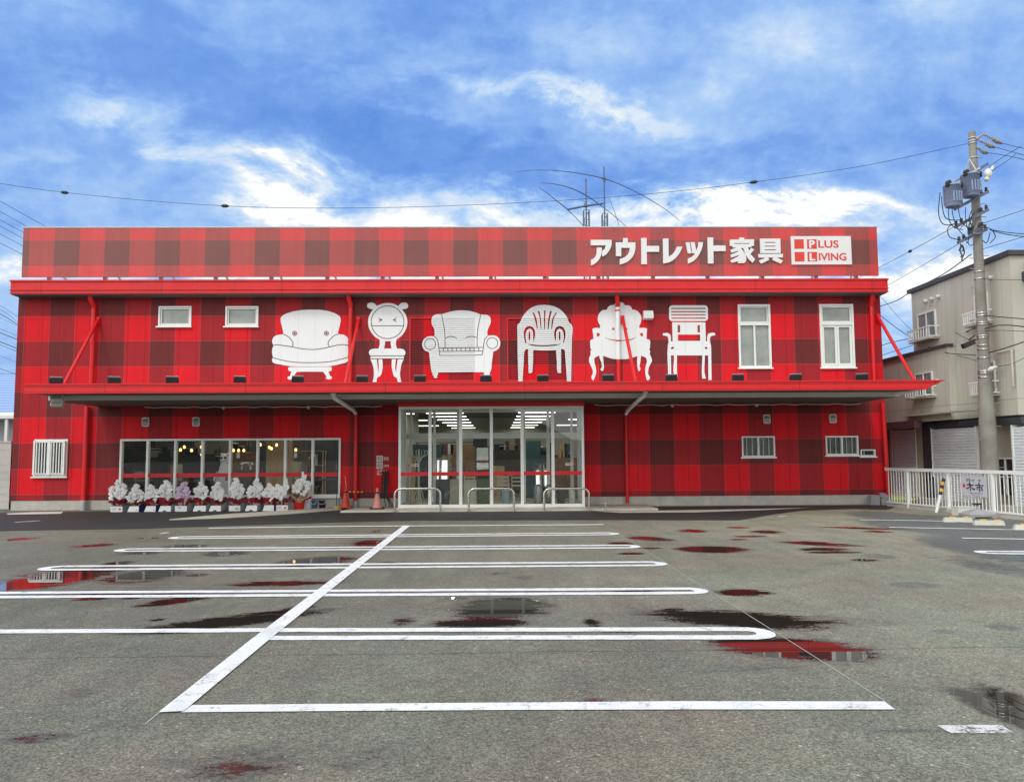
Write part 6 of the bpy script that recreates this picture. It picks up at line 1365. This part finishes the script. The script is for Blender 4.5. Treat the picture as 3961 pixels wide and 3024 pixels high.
# pendant bulbs in the window
for i, (px, py, lab) in enumerate(((698, 1739, 'left of a cluster of three'), (713, 1728, 'top of a cluster of three, in a wire cage'), (741, 1741, 'right of a cluster of three'), (779, 1728, 'behind the third window bar'), (780, 1757, 'low behind the third window bar'), (903, 1741, 'left in a row of three'), (923, 1741, 'middle in a row of three'), (943, 1741, 'right in a row of three'), (1007, 1719, 'left of the wooden wardrobe'), (1042, 1729, 'small one left in the geometric cage'), (1050, 1734, 'low one in the geometric cage'), (1070, 1720, 'in front of the wardrobe top'), (1144, 1739, 'single bulb with a price tag'))):
    c = at(px, py, 1.5); t_ = thing('pendant_lamp', 'warm glowing pendant bulb, '+lab, 'pendant lamp', tuple(c), 0, 'warm pendant bulbs in the shop window')
    MB().lathe([(.0, -.06), (.035, -.045), (.045, -.01), (.03, .03), (.014, .05)], c, 12).build('bulb', M['bulb_warm'], t_); MB().tube([c+Vector((0, 0, .05)), c+Vector((0, 0, .10))], .02, 8).build('socket', M['dark_metal'], t_); MB().tube([c+Vector((0, 0, .10)), (c.x, c.y, ZCL)], .006, 5).build('cord', M['dark_metal'], t_)
    if px in (1144, 923): MB().box(c.x-.05, c.x+.05, c.y-.03, c.y-.02, c.z-.26, c.z-.09).build('price_tag', M['carton_white'], t_)
for px, py, lab in ((845, 1742, 'large dark bell shaped pendant shade beside the white bear'), (962, 1728, 'dark lantern shade above the patterned bench')):
    c = at(px, py, 1.7); t_ = thing('pendant_lamp', lab, 'pendant lamp', tuple(c)); MB().lathe([(.15, -.16), (.14, -.02), (.07, .08), (.03, .16), (.0, .17)], c, 18).build('shade', M['dark_metal'], t_); MB().tube([c+Vector((0, 0, .16)), (c.x, c.y, ZCL)], .008, 5).build('cord', M['dark_metal'], t_)
    MB().lathe([(.09, -.20), (.10, -.165)], c, 14).build('copper_rim', M['straw'], t_)
# white bear figure with sunglasses
c = at(858, 1830, 1.2); bz = ZF; bh = at(872, 1752, 1.2).z; bx = at(868, 1800, 1.2).x
t_ = thing('bear_figure', 'white standing bear figure with sunglasses behind the shop window', 'figure', (bx, 1.2, ZF)); H = bh-ZF
mb = MB(); k = H
prof = [(.0, .0), (.21, .0), (.24, .08*k), (.27, .25*k), (.25, .45*k), (.19, .62*k), (.125, .76*k), (.115, .82*k), (.13, .88*k), (.125, .93*k), (.08, .985*k), (0, k)]
mb.lathe(prof, (bx, 1.2, bz), 24); mb.ball((bx+.02, 1.09, bz+.86*k), .06, 12, (1, 1.5, .8))
for s in (-1, 1): mb.ball((bx+s*.095, 1.2, bz+.985*k), .04, 10)
for s in (-1, 1): mb.tube([(bx+s*.17, 1.18, bz+.62*k), (bx+s*.26, 1.1, bz+.48*k), (bx+s*.14, 1.0, bz+.42*k)], [.07, .06, .05], 10)
body = mb.build('body', M['white_paint'], t_)
mb = MB()
for s in (-1, 1): mb.ball((bx+s*.052, 1.085, bz+.905*k), .042, 12, (1, .35, .8))
mb.bar((bx-.1, 1.09, bz+.915*k), (bx+.1, 1.09, bz+.915*k), .012); mb.build('sunglasses', M['black_rubber'], body)
mb = MB(); rr = random.Random(4)
for i in range(16): z = bz+(.42+.018*i)*k; mb.cbox((bx-.17+rr.uniform(-.05, .05)+.004*i, .965+.006*i, z), (.035, .01, .02))
mb.build('scarf_pattern', M['black_rubber'], body); MB().box(bx+.12, bx+.19, .95, .955, bz+.46*k, bz+.56*k).build('price_card', M['maroon'], body)
# furniture
def cabinet(x, y, w_, h, d, m_, lab, doors=2, cat='cabinet', group=None, z=ZF):
    t_ = thing('cabinet', lab, cat, (x, y, z), 0, group); MB().box(x-w_/2, x+w_/2, y, y+d, z, z+h).build('carcass', M[m_], t_)
    for i in range(doors): a = x-w_/2+w_*i/doors+.015; f = MB().box(a, a+w_/doors-.03, y-.018, y-.001, z+.05, z+h-.03).build('door', M[m_], t_); MB().box(a+.03, a+.045, y-.035, y-.019, z+h*.45, z+h*.55).build('handle', M['galv'], f)
    return t_
def shelf(x, y, w_, h, d, m_, lab, n=5, fill=True, seed=1, group=None):
    r = random.Random(seed); t_ = thing('shelf_unit', lab, 'shelf', (x, y, ZF), 0, group); mb = MB()
    for sx in (-1, 1):
        for sy in (0, 1): mb.box(x+sx*w_/2-.02, x+sx*w_/2+.02, y+sy*d-.02, y+sy*d+.02, ZF, ZF+h)
    mb.build('uprights', M[m_], t_); mb = MB()
    for i in range(n): mb.box(x-w_/2+.021, x+w_/2-.021, y, y+d, ZF+.1+(h-.12)*i/(n-1), ZF+.125+(h-.12)*i/(n-1))
    mb.build('shelves', M[m_], t_)
    return t_
def table(x, y, w_, d, h, m_, lab, group=None):
    t_ = thing('table', lab, 'table', (x, y, ZF), 0, group); MB().box(x-w_/2, x+w_/2, y, y+d, ZF+h-.04, ZF+h).build('table_top', M[m_], t_)
    for sx in (-1, 1):
        for sy in (.06, .94): MB().box(x+sx*(w_/2-.05)-.025, x+sx*(w_/2-.05)+.025, y+d*sy-.025, y+d*sy+.025, ZF, ZF+h-.041).build('leg', M[m_], t_)
def dchair(x, y, m_, lab, group, z=ZF, rz=0):
    t_ = thing('dining_chair', lab, 'chair', (x, y, z), 0, group); MB().box(x-.2, x+.2, y-.2, y+.2, z+.42, z+.46).build('seat', M[m_], t_)
    for sx in (-1, 1):
        MB().box(x+sx*.18-.018, x+sx*.18+.018, y-.2, y-.165, z, z+.419).build('leg', M[m_], t_); MB().box(x+sx*.18-.018, x+sx*.18+.018, y+.165, y+.2, z, z+.419).build('leg', M[m_], t_)
    mb = MB()
    for sx in (-1, 1): mb.box(x+sx*.18-.018, x+sx*.18+.018, y+.17, y+.2, z+.461, z+.9)
    for q in (.55, .68, .82): mb.box(x-.16, x+.16, y+.175, y+.195, z+q, z+q+.05)
    mb.build('backrest', M[m_], t_)
wx = lambda px, Y: at(px, 1800, Y).x
shelf(wx(545, 2.5), 2.5, 1.9, 1.75, .45, 'dark_metal', 'dark steel shelf rack behind the first two window panes', 5); shelf(wx(500, 5.), 5.0, 1.4, 2.2, .45, 'dark_wood', 'tall dark wooden rack at the far left of the window', 6)
MB().box(wx(525, 5.2)-.35, wx(525, 5.2)+.35, 5.9, 5.95, 1.9, 2.7).build('wall_hanging', M['maroon'], label='dusky red cloth hanging on the shop back wall', cat='hanging')
cabinet(wx(600, 4.), 4.0, 1.2, 1.5, .5, 'charcoal', 'charcoal sideboard stack behind the second window pane', 2); cabinet(wx(662, 5.), 5.0, .55, 1.75, .5, 'dark_wood', 'dark narrow cupboard behind the second window bar', 1)
cabinet(wx(670, 3.5), 3.5, .35, 1.25, .4, 'cream', 'narrow cream cabinet behind the second window bar', 1); cabinet(wx(735, 5.5), 5.5, 2.1, 1.6, .5, 'charcoal', 'dark grey wide cabinet below the three bulb cluster', 3)
table(wx(820, 3.2), 3.2, 1.5, .8, .72, 'teal_fabric', 'teal topped table left of the bear figure'); table(wx(640, 2.0), 1.6, 1.6, .8, .7, 'dark_wood', 'dark dining table low behind the left window panes')
cabinet(wx(930, 4.6), 4.6, 1.1, 1.7, .5, 'wood_brown', 'brown sideboard behind the row of three bulbs', 2); cabinet(wx(1072, 3.6), 3.6, .78, 2.25, .55, 'wood_pale', 'tall honey coloured wardrobe in the shop window', 1)
t_ = thing('stool', 'cow pattern stool hanging behind the fifth window pane', 'stool', (wx(955, 1.3), 1.3, at(955, 1800, 1.3).z)); zz = at(955, 1798, 1.3).z; x = wx(955, 1.3)
MB().ball((x, 1.3, zz+.03), .2, 14, (1.1, .8, .3)).build('cushion', M['white_paint'], t_); mb = MB(); rr = random.Random(2)
for i in range(14): mb.cbox((x+rr.uniform(-.17, .17), 1.14, zz+rr.uniform(-.01, .07)), (.06, .012, .018))
mb.build('patches', M['black_rubber'], t_)
for s in (-1, 1): MB().box(x+s*.14-.02, x+s*.14+.02, 1.22, 1.26, zz-.15, zz-.02).build('leg', M['white_paint'], t_)
MB().box(x-.3, x+.3, 1.15, 1.45, ZF, zz-.151).build('display_plinth', M['charcoal'], label='dark display plinth carrying the cow pattern stool', cat='plinth')
cabinet(wx(1010, 5.), 5.0, 1.0, 1.9, .5, 'charcoal', 'dark cabinet left of the honey wardrobe', 2); cabinet(wx(1128, 4.), 4.0, .5, 1.3, .45, 'cream', 'cream cupboard right of the honey wardrobe', 1); shelf(wx(1190, 4.4), 4.4, 1.1, 1.7, .45, 'wood_pale', 'pale wooden open shelf behind the seventh pane', 4)
cabinet(wx(1270, 5.), 5.0, 1.5, 2.2, .5, 'charcoal', 'tall dark cabinet behind the last window pane', 3); table(wx(1275, 2.4), 2.4, 1.2, .7, .72, 'charcoal', 'dark table behind the last window pane')
for i, (px, Y) in enumerate(((700, 1.9), (760, 2.2), (1150, 2.3), (1210, 2.6), (560, 1.4))): dchair(wx(px, Y), Y, 'dark_wood', 'dark wooden dining chair %s' % ('below the three bulb cluster', 'left of the teal table', 'under the single tagged bulb', 'before the pale open shelf', 'low behind the first window bar')[i], 'dining chairs in the shop window')
# porch and aisle
YPp = -.7; zf = ZS
def coat_rack(px, ptop, Y, m_, lab):
    x = wx(px, Y); zt = at(px, ptop, Y).z; t_ = thing('coat_rack', lab, 'coat rack', (x, Y, zf), 0, None); MB().tube([(x, Y, zf+.1), (x, Y, zt)], .03, 10).build('post', M[m_], t_)
    mb = MB()
    for k in range(6): a = k*math.pi/3+.3; d = Vector((math.cos(a), math.sin(a), 0)); c = Vector((x, Y, 0)); mb.tube([c+Vector((0, 0, zt-.42)), c+d*.10+Vector((0, 0, zt-.25)), c+d*.25+Vector((0, 0, zt-.16)), c+d*.28+Vector((0, 0, zt-.07)), c+d*.22+Vector((0, 0, zt-.03))], .014, 7)
    mb.build('hooks', M[m_], t_); mb = MB()
    for k in range(4): a = k*math.pi/2+.5; d = Vector((math.cos(a), math.sin(a), 0)); c = Vector((x, Y, 0)); mb.tube([c+Vector((0, 0, zf+.62)), c+d*.12+Vector((0, 0, zf+.36)), c+d*.16+Vector((0, 0, zf+.2)), c+d*.26+Vector((0, 0, zf+.01))], .016, 7)
    mb.build('feet', M[m_], t_)
coat_rack(1620, 1738, -.6, 'cream', 'cream bentwood coat rack in the left of the entrance porch'); coat_rack(1752, 1755, 2.6, 'wood_brown', 'brown coat rack just inside the entrance')
def panel(pa, pb, pt, Y, m_, nm, lab, rnd_=0, lean=.06):
    x0, x1 = wx(pa, Y), wx(pb, Y); zt = at((pa+pb)/2, pt, Y).z; lp = rrect(x0, zf, x1, zt, rnd_) if rnd_ else [(x0, zf), (x1, zf), (x1, zt), (x0, zt)]
    return MB().poly([lp], lambda x, z: Vector((x, Y+lean*(z-zf), z)), (0, .035, 0)).build(nm, M[m_], label=lab, cat='board', center=True)
panel(1686, 1738, 1853, -.2, 'charcoal', 'table_leaf', 'dark slate board leaning behind the second porch pane'); panel(1741, 1774, 1853, -.2, 'beige_board', 'table_leaf', 'beige board leaning right of the dark slate board')
panel(1797, 1842, 1855, -.3, 'cream', 'table_leaf', 'cream board with rounded corners behind the third porch pane', .07); panel(1844, 1892, 1853, -.2, 'olive', 'table_leaf', 'olive green board leaning beside the cream board')
for i, (pa, pb) in enumerate(((1586, 1594), (1596, 1604))): x0, x1 = wx(pa, -.3), wx(pb, -.3); MB().add([(x0, -.5, zf), (x1, -.5, zf), (x1+.04, -.2, at(1590, 1766, -.2).z), (x0+.04, -.2, at(1590, 1766, -.2).z), (x0, -.46, zf), (x1, -.46, zf), (x1+.04, -.16, at(1590, 1766, -.2).z), (x0+.04, -.16, at(1590, 1766, -.2).z)], [(0, 1, 2, 3), (4, 7, 6, 5), (0, 4, 5, 1), (1, 5, 6, 2), (2, 6, 7, 3), (3, 7, 4, 0)]).build('plank', M['wood_pale'], label=('left' if i == 0 else 'right')+' of two pale planks leaning left of the coat rack', cat='plank', group='planks by the coat rack', center=True)
def mirror(pa, pb, pt, pbt, Y, m_, lab, wd=.05, tilt=.12):
    x0, x1 = wx(pa, Y), wx(pb, Y); zt, zb = at((pa+pb)/2, pt, Y).z, max(zf, at((pa+pb)/2, pbt, Y).z); t_ = thing('mirror', lab, 'mirror', ((x0+x1)/2, Y, zb)); cv = lambda x, z: Vector((x, Y+tilt*(z-zb), z))
    o = [(x0, zb), (x1, zb), (x1, zt), (x0, zt)]; n_ = [(x0+wd, zb+wd), (x1-wd, zb+wd), (x1-wd, zt-wd), (x0+wd, zt-wd)]
    MB().poly([o, n_[::-1]], cv, (0, .04, 0)).build('frame', M[m_], t_); MB().poly([n_], lambda x, z: Vector((x, Y+.02+tilt*(z-zb), z))).build('glass', M['mirror'], t_)
mirror(1666, 1735, 1770, 1945, .3, 'wood_pale', 'tall wood framed mirror bright with sky behind the second porch pane', .05, .20); mirror(1838, 1895, 1726, 1822, 3.0, 'dark_wood', 'dark framed mirror inside behind the third porch pane', .05, -.03)
mirror(2071, 2097, 1792, 1880, 1.6, 'carton_grey', 'left of two narrow bright mirrors behind the fifth porch pane', .02, .20); mirror(2101, 2128, 1790, 1880, 1.6, 'carton_grey', 'right of two narrow bright mirrors behind the fifth porch pane', .02, .20)
def bin_(px, pt, wpx, Y, prof, m_, nm, lab):
    x = wx(px, Y); r = abs(wx(px+wpx/2, Y)-x); h = at(px, pt, Y).z-zf; return MB().lathe([(a*r, b*h) for a, b in prof], (x, Y, zf), 24).build(nm, M[m_], label=lab, cat='bin', center=True)
bin_(1957, 1892, 36, -1.0, [(.74, 0), (.76, .02), (.92, .9), (1, .91), (1, 1), (.9, 1), (.88, .92)], 'plastic_aqua', 'waste_bin', 'pale aqua plastic waste bin behind the fourth porch pane')
bul = [(.95, 0), (1, .02), (1, .72), (.93, .85), (.75, .94), (.4, .99), (0, 1)]
bin_(2082, 1872, 34, -.8, bul, 'galv', 'bullet_bin', 'dark bullet shaped bin left in the fifth porch pane'); bin_(2122, 1872, 30, -.6, bul, 'steel', 'bullet_bin', 'shiny bullet shaped bin beside the fifth porch bar')
bin_(2169, 1893, 34, -.8, [(.8, 0), (1, .95), (1, 1), (.9, 1)], 'charcoal', 'waste_bin', 'dark grey waste bin in the last porch pane'); bin_(2211, 1893, 24, -.7, [(1, 0), (1, .85), (1.03, .86), (1.03, .99), (.9, 1), (0, 1)], 'white_paint', 'waste_bin', 'white cylindrical bin in the last porch pane')
shelf(wx(1720, 6.), 6., 2.6, 2.0, .5, 'teal_fabric', 'dark teal shelving deep behind the left porch panes', 5); cabinet(wx(1640, 4.), 4.0, 1.2, 1.9, .5, 'teal_fabric', 'dark teal cabinet behind the cream coat rack', 2); cabinet(wx(1980, 7.), 7., 2.2, 1.7, .5, 'dark_wood', 'long dark cabinet deep behind the fourth porch pane', 4); cabinet(wx(2110, 5.5), 5.5, 1.6, 1.5, .5, 'charcoal', 'dark cabinet deep behind the fifth porch pane', 2); cabinet(wx(2190, 3.4), 3.4, 1.2, 1.4, .5, 'wood_brown', 'brown counter behind the last porch pane', 2)
for i, (px, Y) in enumerate(((1945, 3.2), (2000, 3.4), (1950, 4.8), (1815, 4.2))): dchair(wx(px, Y), Y, 'cream', 'cream dining chair %s' % ('left behind the fourth porch pane', 'right behind the fourth porch pane', 'deep behind the aqua bin', 'behind the dark framed mirror')[i], 'cream chairs in the shop')
table(wx(2040, 5.), 4.6, 1.4, .8, .72, 'dark_wood', 'dark table deep behind the fourth porch pane')
# goods piled on and between the furniture
rr = random.Random(21)
BC = ['wood_brown', 'charcoal', 'cream', 'carton_grey', 'maroon', 'teal_fabric', 'wood_pale', 'carton_white']
def goods(px0, px1, Y, z0, z1, n, lab, grp):
    for k in range(n):
        x = wx(px0+(px1-px0)*(k+.5)/n+rr.uniform(-3, 3), Y); w_, h_, d_ = rr.uniform(.14, .4), rr.uniform(.16, .5), rr.uniform(.15, .3); zz = z0 if isinstance(z0, float) and z1 is None else rr.choice(z1)
        mb = MB(); mb.box(x-w_/2, x+w_/2, Y-.05, Y-.05+d_, zz, zz+h_*.82); mb.box(x-w_/2-.008, x+w_/2+.008, Y-.058, Y-.042+d_, zz+h_*.821, zz+h_); mb.build('storage_box', M[rr.choice(BC)], label=lab, cat='box', group=grp, center=True)
goods(505, 592, 2.55, 0, [ZF+.126, ZF+.534, ZF+.942], 9, 'lidded storage box on the dark steel rack in the shop window', 'storage boxes on the steel rack')
goods(600, 665, 4.05, ZF+1.5, None, 5, 'lidded box stacked on the charcoal sideboard behind the second pane', 'boxes on the charcoal sideboard')
goods(690, 775, 5.55, ZF+1.6, None, 7, 'lidded box on the wide dark grey cabinet behind the third pane', 'boxes on the wide grey cabinet')
goods(895, 960, 4.65, ZF+1.7, None, 5, 'lidded box on the brown sideboard behind the three bulbs', 'boxes on the brown sideboard')
goods(1160, 1218, 4.45, 0, [ZF+.126, ZF+.65, ZF+1.17], 8, 'lidded box on the pale wooden open shelf', 'boxes on the pale shelf')
goods(1230, 1305, 5.05, ZF+2.2, None, 4, 'lidded box on the tall dark cabinet behind the last pane', 'boxes on the tall dark cabinet')
goods(1690, 1760, 6.05, 0, [ZF+.126, ZF+.6, ZF+1.07, ZF+1.54], 12, 'lidded box on the deep teal shelving inside the entrance', 'boxes on the teal shelving')
goods(1925, 2035, 7.05, ZF+1.7, None, 7, 'lidded box on the long dark cabinet inside the entrance', 'boxes on the long dark cabinet')
goods(2080, 2140, 5.55, ZF+1.5, None, 4, 'lidded box on the dark cabinet behind the bullet bins', 'boxes on the cabinet behind the bins')
goods(2165, 2215, 3.45, ZF+1.4, None, 4, 'lidded box on the brown counter in the last porch pane', 'boxes on the brown counter')
for px, Y, w_, h, m_, lab in ((1800, 5.2, .9, 1.9, 'wood_brown', 'brown wardrobe inside behind the rounded cream board'), (1870, 6.2, 1.0, 1.6, 'charcoal', 'dark low wardrobe behind the dark framed mirror'), (1690, 3.4, .7, 1.2, 'dark_wood', 'dark chest just inside behind the slate board'), (2060, 3.6, .6, 2.0, 'teal_fabric', 'tall teal cabinet behind the narrow bright mirrors'), (1925, 5.0, .5, 1.1, 'wood_pale', 'small pale chest deep behind the cream chairs')): cabinet(wx(px, Y), Y, w_, h, .45, m_, lab, 2)
MB().box(wx(1600, 8.), wx(2260, 8.), 9.0, 9.06, ZF, 2.45).build('display_screen', M['inner_wall'], label='beige display partition deep inside behind the entrance furniture', cat='partition', center=True)
# sign above the aisle
a = at(1857, 1710, 4.); MB().box(a.x-.25, a.x+.25, 4., 4.04, a.z-.16, a.z+.16).build('hanging_sign', M['black_rubber'], label='small black sign hanging above the aisle', cat='sign', center=True)
